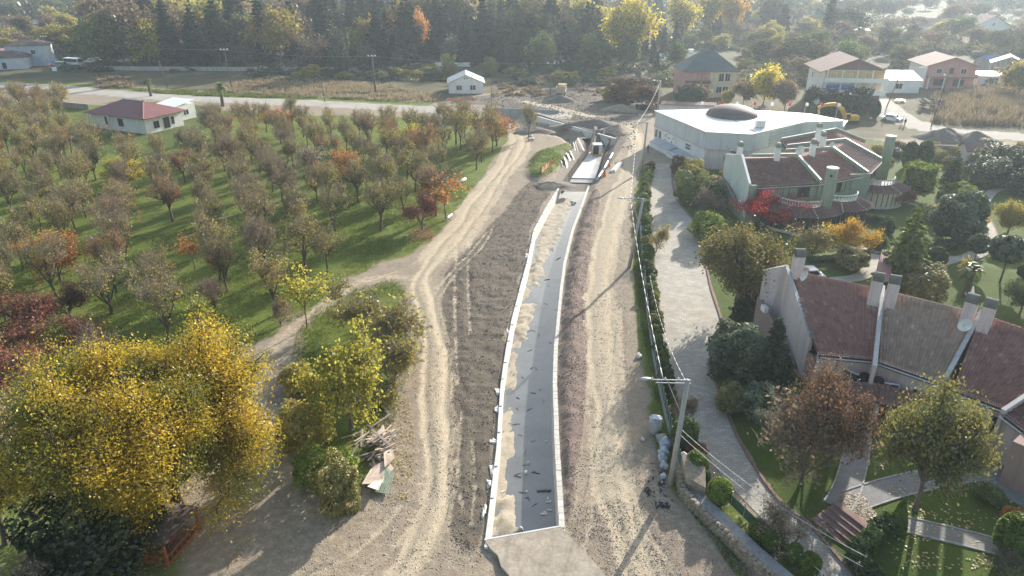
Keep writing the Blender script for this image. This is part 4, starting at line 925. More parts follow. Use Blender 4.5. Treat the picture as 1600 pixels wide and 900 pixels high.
# trees of the wood, seen from far
for i in range(4):
    make_tree('wood%d' % i, 150+i, 15.0, 'bark_grey', 'l_olive', 4200, 0.52, 0.85, dict(RND, trunk=3.0+i*.6, trunk_r=.25, spread=(0.55+.1*i, .6, .65, .7), kids=(6, 4, 3, 3), up=.2), 4, 250, 1.6)
make_tree('bare_wood', 156, 13.0, 'twig', 'l_brown', 1500, 0.4, 0.8, dict(RND, trunk=3, trunk_r=.2, up=.22), 3, 900, 1.6)
make_tree('poplar0', 160, 26.0, 'bark_grey', 'l_yellow', 5200, 0.50, 0.95, dict(RND, trunk=7, trunk_r=.4, spread=(0.42, .5, .6, .6), lens=(.5, .55, .55, .5), kids=(9, 4, 3, 3), up=.32, limb_from=.3), 5, 300, 1.5)
make_conifer('cypress0', 170, 18.0, 2.0, 3400, 0.55, 'l_conifer', .03, .55, -.5, 18)
make_conifer('spruce0', 171, 16.0, 3.4, 3600, 0.6, 'l_conifer', .06, .85, .45, 16)
make_conifer('pine0', 172, 19.0, 4.2, 3600, 0.75, 'l_conifer', .22, .55, .1, 12)
make_conifer('spruce_near', 173, 8.0, 2.4, 9000, 0.22, 'l_dark', .04, .85, .4, 22)
make_conifer('cedar', 174, 9.0, 3.0, 7000, 0.24, 'l_green', .05, .8, .55, 16, 'bark', .1)
for i in range(3): make_dense('bush%d' % i, 180+i, 1.5+.2*i, 1.4, 1.1, 3200, .15, 'l_green', 'ball', 0, i != 1, .25)
make_dense('thuja_ball', 185, 1.0, 1.0, 1.15, 5200, .12, 'l_thuja', 'ball', .15, True, .06)
make_dense('thuja_cone', 186, .8, .8, 1.6, 5200, .12, 'l_thuja', 'cone', 0, True, .08)
make_dense('thuja_far', 187, 1.9, 1.9, 2.8, 4200, .24, 'l_hedge', 'ball', .1, True, .07)
make_dense('topiary', 188, 1.3, 1.3, 1.1, 2600, .16, 'l_blue', 'ball', 2.0, True, .1)
make_dense('topiary_drum', 189, 1.9, 1.9, 1.9, 4200, .2, 'l_thuja', 'box', 1.2, True, .05)
make_dense('bramble', 190, 3.0, 2.4, 1.2, 1500, .42, 'l_bramble', 'ball', -0.5, True, .3)
make_dense('leafy', 191, 2.0, 2.0, 2.0, 9000, .16, 'l_blue', 'ball', .2, True, .2)
make_dense('hedge_block', 192, .5, .5, .55, 1500, .11, 'l_hedge', 'box', 0, True, .06)
make_dense('bush_near', 193, 1.7, 1.5, 1.9, 9000, .13, 'l_green', 'ball', .1, False, .34)

# palm: trunk with a head of fronds
def make_palm(key, H):
    g = np.random.default_rng(5); segs = [((0, 0, -.1), (0.05, 0, H*.5), .26, .2), ((.05, 0, H*.5), (.1, .05, H*.8), .2, .22)]; cs = []; V = []
    for k in range(34):
        a = g.uniform(0, 6.28); e = g.uniform(-.5, 1.2); L = H*.33*g.uniform(.8, 1.2); p = np.array([.1, .05, H*.8]); d = np.array([math.cos(a)*math.cos(e), math.sin(a)*math.cos(e), math.sin(e)]); s = np.array([-math.sin(a), math.cos(a), 0])
        q = p+d*L*.55; r_ = q+(d-[0, 0, .9])*L*.45; w = .28
        V += [p-s*.04, q-s*w, q+s*w, p+s*.04, q-s*w, r_-s*.06, r_+s*.06, q+s*w]
    V = np.array(V); F = np.arange(len(V)).reshape(-1, 4)
    tv, tf = tubes(segs, 7); PROTO[key] = (np_mesh(key+'_t', tv, tf, MT['bark'], True), np_mesh(key+'_c', V, F, MT['l_green'], False, {'rnd': ('FACE', g.uniform(0, 1, len(F)))}), H)
make_palm('palm', 3.2)

# ------------------------------------------------------------------ left side: orchard, big tree, island
OCC = []
def free(x, y, r):
    return all((x-a)**2+(y-b)**2 > (max(r, q))**2 for a, b, q in OCC)
def note(px, py, ty, key, label, mat=None, w=1.0, r=3.6):
    b = P(px, py); OCC.append((b.x, b.y, r)); return plant_px(key, px, py, ty, label, mat=mat, w=w, name='fruit_tree')
note(95, 440, 352, 'round2', 'bright orange small tree on the grass at the left of the orchard', 'l_orange', .95)
note(185, 397, 300, 'orchard5', 'tall fruit tree with orange leaves down its right side', 'l_orange', 1.1)
note(200, 296, 238, 'round2', 'golden yellow fruit tree in the middle of the orchard', 'l_yellow', 1.1)
note(270, 345, 262, 'orchard2', 'fruit tree with yellow and rusty leaves behind the green glade', 'l_orange', 1.0)
note(290, 285, 230, 'orchard1', 'fruit tree with pinkish orange top right of the golden tree', 'l_orange', 1.0)
note(345, 437, 330, 'orchard3', 'tall dark-trunked bare fruit tree left of the nearest grassy gap', None, 1.0)
note(305, 420, 362, 'sapling', 'small pale orange sapling beside the tall dark-trunked tree', 'l_orange', 1.3)
note(418, 436, 330, 'orchard4', 'brownish fruit tree with thin straight trunk by the side lane', 'l_brown', .8)
note(480, 430, 335, 'orchard0', 'olive fruit tree with forked dark trunk near the lane bend', None, 1.05)
note(512, 425, 345, 'orchard2', 'olive fruit tree just right of the forked one near the lane bend', None, .9)
note(595, 360, 270, 'orchard1', 'leaning fruit tree nearest the dirt track junction', None, 1.05)
note(660, 358, 292, 'round2', 'small dusky red tree at the dirt track edge', 'l_red', .8, 2.5)
note(681, 338, 252, 'orchard5', 'fruit tree with orange right half beside the dirt track', 'l_orange', 1.0, 2.6)
note(697, 345, 268, 'sapling', 'bright orange low growth right of the orange-sided fruit tree', 'l_orange', 1.6, 1.6)
note(537, 300, 222, 'round2', 'salmon orange tree in the orchard row above the grass glade', 'l_orange', .8)
note(520, 262, 200, 'orchard6', 'fruit tree with orange tips toward the middle of the orchard', 'l_orange', 1.0)
note(493, 285, 235, 'orchard5', 'fruit tree with a small orange cluster on its right', 'l_olive2', 1.0)
note(776, 228, 172, 'round2', 'orange tree at the top corner of the orchard by the dirt track', 'l_orange', .95)
note(745, 265, 200, 'orchard4', 'olive fruit tree alone near the dirt track bend', 'l_olive2', 1.0)
note(720, 235, 165, 'orchard3', 'bare dark fruit tree left of the orange corner tree', None, 1.0)
note(640, 250, 180, 'round2', 'yellowish fruit tree in the top row of the orchard', 'l_yellow', .9)
note(610, 240, 175, 'orchard2', 'reddish fruit tree in the top row of the orchard', 'l_orange', .9)
note(440, 215, 160, 'round2', 'orange fruit tree at the far edge below the road', 'l_orange', .95)
note(45, 545, 452, 'round2', 'dark red bushy tree at the left edge above the golden walnut', 'l_red', 1.15)
note(125, 572, 490, 'round2', 'wine red small tree against the golden walnut crown', 'l_red', 1.0)
note(112, 500, 435, 'round2', 'rust orange tree left of the bare wide-branching tree', 'l_rust', .95)
note(20, 640, 540, 'round2', 'brownish red bush at the left edge beside the walnut', 'l_red', 1.2)
note(175, 490, 400, 'orchard6', 'wide bare dark-branched tree just above the walnut', 'l_olive', 1.35)
note(337, 500, 432, 'orchard5', 'small fruit tree with dusty red leaves on the grass by the lane', 'l_red', .85)
note(240, 462, 388, 'orchard1', 'slim greyish tree left of the tall dark-trunked one', None, .6)
note(15, 720, 600, 'orchard2', 'silvery olive tree at the left edge beside the walnut', 'l_pale', 1.0)
g5 = np.random.default_rng(77)
og = [(p[0], p[1]) for p in G_orchard]
def in_house(x, y): return bool(in_poly(np.array([x]), np.array([y]), [(p.x, p.y) for p in PL([(110, 236), (135, 175), (220, 145), (320, 150), (345, 200), (310, 245), (225, 262)])])[0])
cnt = 0
LM = [(200, 225, 'near the white cottage'), (200, 280, 'around the golden yellow tree'), (95, 420, 'around the bright orange small tree'), (345, 415, 'near the tall dark-trunked tree'), (537, 280, 'around the salmon orange tree'), (650, 335, 'near the small dusky red tree'), (590, 190, 'in the row below the mossy road pole'), (750, 220, 'near the orange corner tree'), (40, 185, 'at the far left below the painted houses'), (30, 480, 'at the left edge above the walnut'), (350, 190, 'by the road right of the cottage'), (470, 400, 'near the lane bend'), (15, 300, 'at the left picture edge'), (400, 300, 'in the middle of the orchard'), (440, 230, 'behind the middle of the orchard'), (120, 330, 'left of the fruit tree with orange side'), (480, 190, 'along the road in the top row'), (690, 190, 'in the top row near the orchard corner')]
cands = []
for iy in range(0, 26):
    for ix in range(0, 34):
        y = 56+iy*6.7+g5.uniform(-1.1, 1.1); x = -168+ix*6.2+(iy % 2)*3.1+g5.uniform(-1.1, 1.1)
        cands.append((x, y))
cx_ = np.array([c[0] for c in cands]); cy_ = np.array([c[1] for c in cands])
sd = sdist(cx_, cy_, og)
gl = [PL(q) for q in ([(505, 400), (560, 330), (600, 330), (600, 390), (660, 380), (640, 400), (560, 425)], [(215, 400), (250, 340), (310, 355), (300, 440), (240, 470)], [(400, 520), (330, 560), (350, 470), (440, 440)], [(700, 300), (740, 280), (780, 235), (760, 270), (700, 350)])]
for (x, y), s in zip(cands, sd):
    if s < 1.5 or y > 192: continue
    q = Q(x, y, 0)
    if q[1] < 206 and q[0] > 130: continue
    if q[0] < -60 or q[1] > 640 or (q[1] > 560 and q[0] > 180): continue
    if not free(x, y, 3.4) or in_house(x, y): continue
    if any(in_poly(np.array([x]), np.array([y]), [(p.x, p.y) for p in poly])[0] for poly in gl): continue
    OCC.append((x, y, 3.2)); cnt += 1
    k = 'orchard%d' % g5.integers(0, 7); u = g5.uniform()
    mat = 'l_olive' if u < .48 else 'l_olive2' if u < .70 else 'l_brown' if u < .76 else 'l_orange' if u < .88 else 'l_pale' if u < .89 else 'l_greengold'
    col = {'l_olive': 'olive-grey', 'l_olive2': 'olive and orange', 'l_brown': 'brown-leaved', 'l_orange': 'orange-tinged', 'l_pale': 'pale leafless', 'l_greengold': 'greenish gold'}[mat]
    zone = min(LM, key=lambda m: (m[0]-q[0])**2+(2*(m[1]-q[1]))**2)[2]
    plant(k, x, y, g5.uniform(7.0, 9.2), '%s fruit tree %s' % (col, zone), mat=mat, w=g5.uniform(.68, .98), group='%s fruit trees %s' % (col, zone), name='fruit_tree')
print('orchard trees', cnt)

# the golden walnut and what grows and stands around it
plant('walnut', -24.4, 40.0, 17.3, 'huge golden walnut tree filling the lower left corner', name='walnut_tree', rz=.6, w=.98)
plant_px('bush_near', 165, 890, 778, 'large dark green shrub in front of the golden walnut', cat='shrub', mat='l_dark', name='shrub', w=1.25)
plant_px('wispy', 60, 925, 855, 'small silvery bush at the bottom left corner', cat='shrub', mat='l_pale', name='shrub')
plant_px('orchard2', 10, 850, 690, 'greyish leafy tree behind the walnut at the left edge', mat='l_olive', name='fruit_tree')
# timber garden shelter under the walnut
def shelter():
    c = P(256, 850); t = thing('timber_shelter', 'reddish brown timber garden shelter with railings under the walnut', 'shelter', c, R(-12))
    W, D = 3.2, 3.4
    def lb(f): m = MB(); f(m); return m
    for sx in (-1, 1):
        for sy in (-1, 1): lb(lambda m: m.box(sx*W/2, sy*D/2, .95, .16, .16, 1.9)).obj('post', MT['wood_red'], t, world=False)
    for sx in (-1, 1):
        lb(lambda m: m.box(sx*W/2, 0, .75, .08, D, .14)).obj('rail', MT['wood_red'], t, world=False)
        lb(lambda m: m.box(sx*W/2, 0, .15, .12, D, .18)).obj('sill_beam', MT['wood_red'], t, world=False)
        for k in range(6): lb(lambda m: m.box(sx*W/2, -D/2+D*(k+1)/7, .45, .06, .06, .6)).obj('baluster', MT['wood_red'], t, world=False)
    lb(lambda m: m.box(0, -D/2, .72, W, .08, .3)).obj('rail', MT['wood_red'], t, world=False)
    lb(lambda m: m.box(0, -D/2, .15, W, .12, .18)).obj('sill_beam', MT['wood_red'], t, world=False)
    lb(lambda m: m.box(0, 0, .1, W, D, .1)).obj('floor', MT['wood_dark'], t, world=False)
    lb(lambda m: m.box(0, .3, .5, 1.6, 1.4, .08).box(0, .3, .3, .2, .2, .4)).obj('table', MT['wood_red'], t, world=False)
    r = lb(lambda m: m.add([(-W*.56, -D*.56, 1.9), (W*.56, -D*.56, 1.9), (W*.56, D*.56, 1.9), (-W*.56, D*.56, 1.9), (0, 0, 2.7)], [(0, 1, 4), (1, 2, 4), (2, 3, 4), (3, 0, 4), (3, 2, 1, 0)]))
    r.obj('roof', MT['darkroof'], t, world=False)
shelter()
# the weedy island
plant_px('figleaf', 550, 674, 506, 'small yellow-leaved tree with thick straight trunk on the island', name='mulberry_tree', mat='l_fig', w=.82)
plant_px('sapling', 480, 512, 410, 'slender sapling with yellow-green leaves by the side lane', name='sapling', mat='l_fig', w=1.1)
plant_px('sapling', 533, 500, 420, 'thin sapling with few leaves right of the slender one', name='sapling', mat='l_greengold', w=.9)
plant_px('wispy', 602, 575, 470, 'broad olive green bush behind the yellow-leaved tree', cat='shrub', name='shrub', mat='l_olive', w=1.15)
plant_px('wispy', 575, 520, 440, 'grey-green twiggy shrub at the top of the island', cat='shrub', name='shrub', mat='l_olive', w=1.3)
plant_px('wispy', 617, 600, 520, 'grey-green shrub spilling toward the dirt track', cat='shrub', name='shrub', mat='l_olive', w=.9)
plant_px('bush1', 600, 625, 598, 'low green bush under the broad olive bush', cat='shrub', name='shrub', mat='l_greengold')
plant_px('bush_near', 533, 795, 724, 'upright green-gold bush at the tip of the island by the scrap heap', cat='shrub', name='shrub', mat='l_greengold', w=.82)
plant_px('bush1', 508, 752, 708, 'bushy light green shrub left of the scrap heap', cat='shrub', name='shrub', mat='l_thuja')
plant_px('wispy', 438, 508, 462, 'dry brown shrub on the grass beside the side lane', cat='shrub', name='shrub', mat='l_brown', w=.8)
plant_px('bush1', 478, 690, 640, 'low weedy shrub at the left edge of the island', cat='shrub', name='shrub', mat='l_olive')
plant_px('bush1', 468, 610, 575, 'small weedy shrub where the side lane bends', cat='shrub', name='shrub', mat='l_olive')
# ring of coiled pipe round the trunk
t_ = thing('coiled_hose', 'pale coiled hose lying around the yellow-leaved tree trunk', 'hose', P(551, 626))
c = P(551, 626); mb = MB()
for r, a0 in ((1.05, 0), (.98, .5), (.7, .9), (.6, 1.4)):
    mb.path([(c.x+r*1.15*math.cos(a), c.y+r*math.sin(a), .12+.06*math.sin(3*a+a0)) for a in np.linspace(a0, a0+6.1, 26)], .045, 5)
mb.obj('coil', MT['board'], t_, True)
# scrap timber heap
rd = random.Random(9); hc = P(594, 702)
for i in range(58):
    px = rd.gauss(596, 13); py = rd.gauss(698, 19); b = P(px, py); L = rd.uniform(.9, 2.4); a = rd.choice((.9, 1.1, 1.3, 1.9, 2.3, .5))+rd.uniform(-.25, .25)
    z = .2+max(0, .95-((b.x-hc.x)**2+(b.y-hc.y)**2)*.35)*rd.uniform(.3, 1)
    mb = MB(); mb.box(0, 0, 0, L, rd.uniform(.08, .2), rd.uniform(.04, .08), a, rd.uniform(-.3, .3), rd.uniform(-.28, .28))
    o = mb.obj('plank', MT[rd.choice(('wood', 'wood', 'wood', 'wood_dark', 'board'))]); o.location = (b.x, b.y, z)
    tag(o, 'loose weathered board tangled in the scrap timber heap', 'plank', 'boards of the scrap heap')
for k, (q, z0, lab, m) in enumerate((([(580, 738), (604, 724), (616, 735), (598, 760), (566, 764)], .35, 'large pinkish brown board lying flat on the scrap heap', 'board'),
                                  ([(585, 690), (600, 672), (606, 690), (590, 706)], .5, 'tilted square board at the top of the scrap heap', 'wood'),
                                  ([(575, 770), (586, 758), (600, 756), (592, 776)], .5, 'small grey-white panel at the front of the scrap heap', 'concrete'),
                                  ([(600, 715), (612, 705), (618, 725), (602, 740)], .55, 'pinkish panel across the scrap heap', 'board'))):
    pts = PL(q); mb = MB(); mb.slab([(p.x, p.y, z0+.12*math.sin(i*2+k)) for i, p in enumerate(pts)], .04); tag(mb.obj('board', MT[m]), lab, 'board')
for k in range(7):
    a = P(588+k*3.0, 772+k*.6); b = P(603+k*2.2, 736+k*1.5); mb = MB(); a.z = .22; b.z = .42; s = Vector((.05, .02, 0)); mb.slab([a-s, a+s, b+s, b-s], .04)
    tag(mb.obj('slat', MT['wood_green']), 'pale green painted slat at the front of the scrap heap', 'slat', 'green slats of the scrap heap')
# logs and pipe by the dirt track
for (x0, y0, x1, y1, r, m, lab, cat) in ((716, 286, 727, 279, .28, 'concrete', 'pale concrete pipe lying on the grass by the dirt track', 'pipe'), (695, 344, 706, 335, .2, 'metal', 'grey metal pipe lying at the dirt track edge', 'pipe'), (692, 346, 699, 341, .16, 'wood', 'short log beside the grey metal pipe', 'log')):
    a = P(x0, y0, r); b = P(x1, y1, r); mb = MB(); mb.tube(a, b, r, r, 10); tag(mb.obj(cat, MT[m], None, True), lab, cat)
for (px, py) in ((829, 214), (827, 219), (832, 219)):
    c = P(px, py); mb = MB(); mb.blob((c.x, c.y, .25), (.5, .4, .25), px, 2); tag(mb.obj('white_stone', MT['concrete_new'], None, True), 'white stone lump on the soil left of the trench', 'stone', 'white stones left of the trench')
plant_px('orchard4', 826, 215, 158, 'bare leafy tree standing on the soil mound by the side channel', mat='l_olive', name='fruit_tree', w=.8)

# ------------------------------------------------------------------ buildings
def tile_roof(rl, rr, el, er, mat, tw=0.36, th=0.5, rise=0.10, lift=0.21):
    """clay tiles between ridge (left, right) and eave (left, right): courses step down, tiles are curved"""
    rl, rr, el, er = [np.array(p, float) for p in (rl, rr, el, er)]
    wdt = max(np.linalg.norm(rr-rl), np.linalg.norm(er-el)); ln = (np.linalg.norm(el-rl)+np.linalg.norm(er-rr))/2
    nc = max(3, int(wdt/tw)); nr = max(3, int(ln/th)); sub = 6
    nrm = np.cross(rr-rl, el-rl); nrm /= np.linalg.norm(nrm); nrm = nrm if nrm[2] > 0 else -nrm
    us = np.linspace(0, 1, nc*sub+1); wave = np.abs(np.sin(us*nc*math.pi))**.8
    V = []; UVv = []
    for r in range(nr):
        for e, off in ((0.0, 0.0), (1.0, lift)):
            v = (r+e)/nr; A = rl*(1-v)+el*v; B = rr*(1-v)+er*v
            V.append(A[None]*(1-us[:, None])+B[None]*us[:, None]+nrm[None]*(wave*rise+off+.02)[:, None])
    M = len(us); V = np.concatenate(V); rows = 2*nr; idx = np.arange(rows*M).reshape(rows, M)
    F = np.stack([idx[:-1, :-1], idx[1:, :-1], idx[1:, 1:], idx[:-1, 1:]], -1)
    rr_ = np.repeat(np.arange(rows-1)//2, M-1).reshape(rows-1, M-1); cc = np.tile(np.arange(M-1)//sub, (rows-1, 1))
    me = np_mesh('tiles', V, F.reshape(-1, 4), mat, False)
    uv = me.uv_layers.new(name='UVMap'); c = np.stack([cc.ravel()+.5, rr_.ravel()+.5], 1).repeat(4, 0).astype(np.float32); uv.data.foreach_set('uv', c.ravel())
    return me
def put(name, me, parent):
    o = link(name, me, parent)
    if parent is not None: o.location = -Vector(parent.location)
    return o
def win(parent, a, b, u, z, w, h, n_out, frame='whitetrim', pane='glass', name='window', mull=1):
    """window on an upright wall from a to b (xy): centre at fraction u, height z"""
    a = Vector((a[0], a[1])); b = Vector((b[0], b[1])); d = (b-a).normalized(); n = Vector((d.y, -d.x)); n = n if n.dot(Vector((n_out[0], n_out[1]))) > 0 else -n
    c = a.lerp(b, u); ang = math.atan2(d.y, d.x)
    mb = MB(); f = c+n*.03
    for s in (-1, 1): mb.box(f.x+d.x*s*w/2, f.y+d.y*s*w/2, z, .09, .12, h+.09, ang)
    for s in (-1, 1): mb.box(f.x, f.y, z+s*h/2, w+.09, .12, .09, ang)
    for k in range(mull): t = (k+1)/(mull+1)-.5; mb.box(f.x+d.x*t*w, f.y+d.y*t*w, z, .06, .09, h, ang)
    o = mb.obj(name, MT[frame], parent)
    mb = MB(); g = c+n*.012; mb.box(g.x, g.y, z, w, .03, h, ang); mb.obj('pane', MT[pane], o)
    return o
def dish(x, y, z, r, az, label):
    t = thing('satellite_dish', label, 'satellite dish', (x, y, z), az)
    mb = MB(); n = 14; vs_ = []
    for j, (rr, dep) in enumerate(((.02, .16), (.5, .10), (.8, .05), (1, 0))):
        vs_ += [(-dep*r*2, math.cos(2*math.pi*k/n)*rr*r, math.sin(2*math.pi*k/n)*rr*r) for k in range(n)]
    mb.add(vs_, [(j*n+k, j*n+(k+1) % n, (j+1)*n+(k+1) % n, (j+1)*n+k) for j in range(3) for k in range(n)]); mb.obj('reflector', MT['white_plastic'], t, True, False)
    mb = MB(); mb.tube((-.3*r, 0, 0), (-.3*r, 0, -r*1.3), .05, .05, 6); mb.tube((-.2*r, 0, -.9*r), (.7*r, 0, -.1*r), .02, .02, 4); mb.obj('bracket', MT['metal'], t, False, False)

def town_row(walls, z0, roofm, party_m, cop_m, name, labels, front_m, split_m=None, over=0.35, ridge_drop=0.45, eaves=None):
    """terrace: walls = list of (rear, peak, front) points, a parapet on each; one house between neighbours"""
    out = []
    for k in range(len(walls)-1):
        (ra, pa, fa), (rb, pb, fb) = walls[k], walls[k+1]
        base = (fa+fb)/2; t = thing(name, labels[k], 'house', (base.x, base.y, z0)); out.append(t)
        dz = Vector((0, 0, ridge_drop))
        if eaves and eaves[k]: fa, fb = eaves[k][0]+dz, eaves[k][1]+dz
        # roof
        put('roof', tile_roof(pa-dz, pb-dz, fa-dz, fb-dz, MT[roofm[k]]), t)
        put('rear_roof', tile_roof(pb-dz, pa-dz, rb-dz, ra-dz, MT[roofm[k]], .5, .6), t)
        mb = MB(); lo = Vector((0, 0, .12)); mb.slab([pa-dz-lo, pb-dz-lo, fb-dz-lo, fa-dz-lo], .1); mb.slab([pa-dz-lo, ra-dz-lo, rb-dz-lo, pb-dz-lo], .1); mb.obj('roof_deck', MT['wood_dark'], t)
        n = int((pb-pa).length/.4); ridge = MB()
        for i in range(n):
            p = pa.lerp(pb, (i+.02)/n)-dz+Vector((0, 0, .1)); q = pa.lerp(pb, (i+.98)/n)-dz+Vector((0, 0, .1)); ridge.tube(p, q, .15, .12, 8)
        tag(ridge.obj('ridge_tiles', MT[roofm[k]], t), kind='stuff')
        # walls below the roof
        dF = Vector((0, 0, ridge_drop+.25)); inb = .55
        def back(f, p): return f+(p-f)*(inb/max((p-f).length, .1))
        A, B = back(fa, pa)-dF, back(fb, pb)-dF; rA, rB = ra-dF, rb-dF
        mb = MB(); mb.wall(A, B, .25, z0-.3, A.z+.35, B.z+.35); mb.obj('wall', MT[front_m], t); mb = MB(); mb.wall(rA, rB, .25, z0-.3, rA.z, rB.z); mb.obj('rear_wall', MT[front_m], t)
        g = (B-A); gd = Vector((g.x, g.y, 0)).normalized(); go = Vector((gd.y, -gd.x, 0))
        if go.dot(fa-pa) < 0: go = -go
        p0 = (fa-dz).copy(); p1 = (fb-dz).copy()
        mb = MB(); mb.tube(p0+go*.08, p1+go*.08, .09, .09, 8); mb.obj('gutter', MT['metal'], t)
        # parapets with flashing; the left one belongs to this house, the last also has a right one
        for j, (r_, p_, f_) in enumerate((walls[k], walls[k+1])):
            if j == 1 and k < len(walls)-2: continue
            for q0, q1, nm in ((r_, p_, 'rear'), (p_, f_, 'front')):
                mb = MB(); mb.wall(q0, q1, .3, z0-.3, q0.z-.002, q1.z-.002)
                if nm == 'rear' or split_m is None or k > 0 or j == 1: mb.obj('party_wall', MT[party_m if not (k == 0 and j == 0) else (split_m or party_m)], t)
                else: mb.obj('party_wall', MT[split_m], t)
                mb = MB(); d = (q1-q0); s = Vector((-d.y, d.x, 0)).normalized()*.17; up = Vector((0, 0, .05))
                mb.slab([q0-s+up, q1-s+up, q1+s+up, q0+s+up], .07); mb.obj('coping', MT[cop_m], t)
    return out
def chimney(t, c, zb, zt, w, wallm, capm, rot=0.0, barrel=True):
    mb = MB(); mb.box(c[0], c[1], (zb+zt)/2, w, w*.9, zt-zb, rot); o = mb.obj('chimney', MT[wallm], t)
    mb = MB()
    if barrel:
        L = Vector((math.cos(rot), math.sin(rot), 0))*w*.5; p = Vector((c[0], c[1], zt+.2)); mb.tube(p-L, p+L, w*.5, w*.5, 14)
        mb.box(c[0], c[1], zt+.08, w*1.0, w*.98, .3, rot)
    else: mb.box(c[0], c[1], zt+.06, w*1.25, w*1.2, .14, rot)
    mb.obj('chimney_cap', MT[capm], o)

# ---- pink terrace
def V3(x, y, z): return Vector((x, y, z))
def along(f, p, d): return f+(f-p).normalized()*d
PW = [(P(1194, 422, 7.1), P(1229, 415, 8.1), P(1268, 529, 4.9)),
      (V3(37.2, 63.6, 5.4), P(1380, 446, 8.0), P(1367, 573, 4.9)),
      (V3(44.5, 58.6, 5.4), P(1535, 484, 8.0), P(1478, 590, 4.9)),
      (V3(50.6, 50.8, 5.4), V3(46.4, 48.6, 8.0), P(1567, 641, 4.9)),
      (V3(51.5, 40.0, 5.4), V3(46.8, 40.2, 8.0), V3(38.0, 40.6, 4.9))]
pink = town_row(PW, 0.5, ['tile_red', 'tile_old', 'tile_red', 'tile_dusk'], 'pink', 'coping', 'townhouse',
    ['left end house of the pink terrace with tall sloping gable wall', 'second house of the pink terrace with pale mossy tiles', 'third house of the pink terrace behind the green-gold tree', 'fourth pink terrace house cut by the right picture edge'], 'pink', None, .35, .6, [(P(1281, 558, 4.4), P(1366, 566, 4.4)), (P(1373, 569, 4.4), P(1471, 603, 4.4)), (P(1487, 613, 4.4), P(1567, 643, 4.4)), None])
r_, p_, f_ = PW[0]
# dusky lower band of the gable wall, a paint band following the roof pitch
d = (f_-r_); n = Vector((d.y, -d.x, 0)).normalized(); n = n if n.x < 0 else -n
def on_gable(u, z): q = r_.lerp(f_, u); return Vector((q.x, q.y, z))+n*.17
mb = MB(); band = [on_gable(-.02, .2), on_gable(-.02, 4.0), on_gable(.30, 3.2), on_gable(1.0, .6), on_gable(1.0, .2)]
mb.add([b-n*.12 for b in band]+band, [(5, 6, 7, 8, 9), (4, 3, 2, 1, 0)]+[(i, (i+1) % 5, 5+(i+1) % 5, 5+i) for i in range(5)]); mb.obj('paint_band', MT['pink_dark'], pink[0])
q = on_gable(.18, 3.6); mb = MB(); mb.box(q.x-.1, q.y, q.z, .4, .9, .6, math.atan2(d.y, d.x)-R(90)); mb.obj('air_conditioner', MT['white_plastic'], pink[0])
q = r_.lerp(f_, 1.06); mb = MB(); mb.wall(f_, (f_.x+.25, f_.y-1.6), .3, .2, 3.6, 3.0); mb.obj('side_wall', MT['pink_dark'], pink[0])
for (t, (rr, pp, ff), sgn, fr) in ((pink[0], PW[0], (1,), .12), (pink[0], PW[1], (-1,), .2), (pink[1], PW[1], (1,), .2), (pink[1], PW[2], (-1,), .22), (pink[2], PW[2], (1,), .22)):
    dd = (ff-pp); dd.z = 0; dd.normalize(); s = Vector((-dd.y, dd.x, 0)); s = s if s.x > 0 else -s
    for g in sgn:
        c = pp.lerp(ff, fr)+s*g*.68; chimney(t, c, c.z-1.2, c.z+2.0, .95, 'pink', 'moss_cap', math.atan2(s.y, s.x))
for t, (ra, pa, fa), (rb, pb, fb) in ((pink[0], PW[0], PW[1]), (pink[1], PW[1], PW[2]), (pink[2], PW[2], PW[3])):
    A = fa.lerp(pa, .08); B = fb.lerp(pb, .08); o = (fa-pa)
    for u, z, w, h in ((.28, 2.6, 1.4, 1.3), (.72, 2.6, 1.4, 1.3)): win(t, fa.lerp(pa, .055), fb.lerp(pb, .055), u, z, w, h, o)
    # round vents near the party wall
    for u in (.10, .90):
        c = fa.lerp(pa, .045).lerp(fb.lerp(pb, .045), u); mb = MB(); dn = Vector((o.x, o.y, 0)).normalized(); mb.tube((c.x-dn.x*.05, c.y-dn.y*.05, 3.3), (c.x+dn.x*.12, c.y+dn.y*.12, 3.3), .5, .5, 18); mb.obj('round_opening', MT['dark'], t)
    # tiled porch
    c0 = fa.lerp(fb, .93 if t is pink[0] else .5); dn = Vector((o.x, o.y, 0)).normalized(); tn = Vector((-dn.y, dn.x, 0)); tn = tn if tn.x > 0 else -tn
    a, b = c0-tn*1.9, c0+tn*1.9; a.z = b.z = 3.1; e0, e1 = a+dn*2.2, b+dn*2.2; e0.z = e1.z = 2.4
    pm = tile_roof(a, b, e0, e1, MT['tile_dusk']); o2 = put('porch_roof', pm, t)
    mb = MB(); mb.slab([a-Vector((0, 0, .08)), b-Vector((0, 0, .08)), e1-Vector((0, 0, .08)), e0-Vector((0, 0, .08))], .1); mb.obj('porch_deck', MT['wood_dark'], t)
    for e in (e0, e1): mb = MB(); mb.box(e.x-dn.x*.3, e.y-dn.y*.3, 1.45, .28, .28, 1.9); mb.obj('porch_post', MT['pink'], t)
    win(t, fa.lerp(pa, .05), fb.lerp(pb, .05), .93 if t is pink[0] else .5, 1.6, 1.1, 2.1, o, 'whitetrim', 'dark', 'door', 0)
c = P(1594, 790, .5)
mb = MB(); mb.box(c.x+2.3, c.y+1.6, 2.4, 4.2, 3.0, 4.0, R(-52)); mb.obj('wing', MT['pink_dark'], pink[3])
a, b = P(1556, 695, 3.0), P(1590, 705, 3.0)
dish(*P(1256, 432, 8.5)[:2], 8.6, .55, R(-60), 'white satellite dish behind the gable of the pink terrace')
dish(*P(1518, 458, 9.0)[:2], 9.0, .7, R(150), 'white satellite dish tilted right of the rear chimneys')
dish(*P(1508, 508, 7.9)[:2], 7.9, .6, R(-100), 'white satellite dish left of the twin chimneys on mossy tiles')

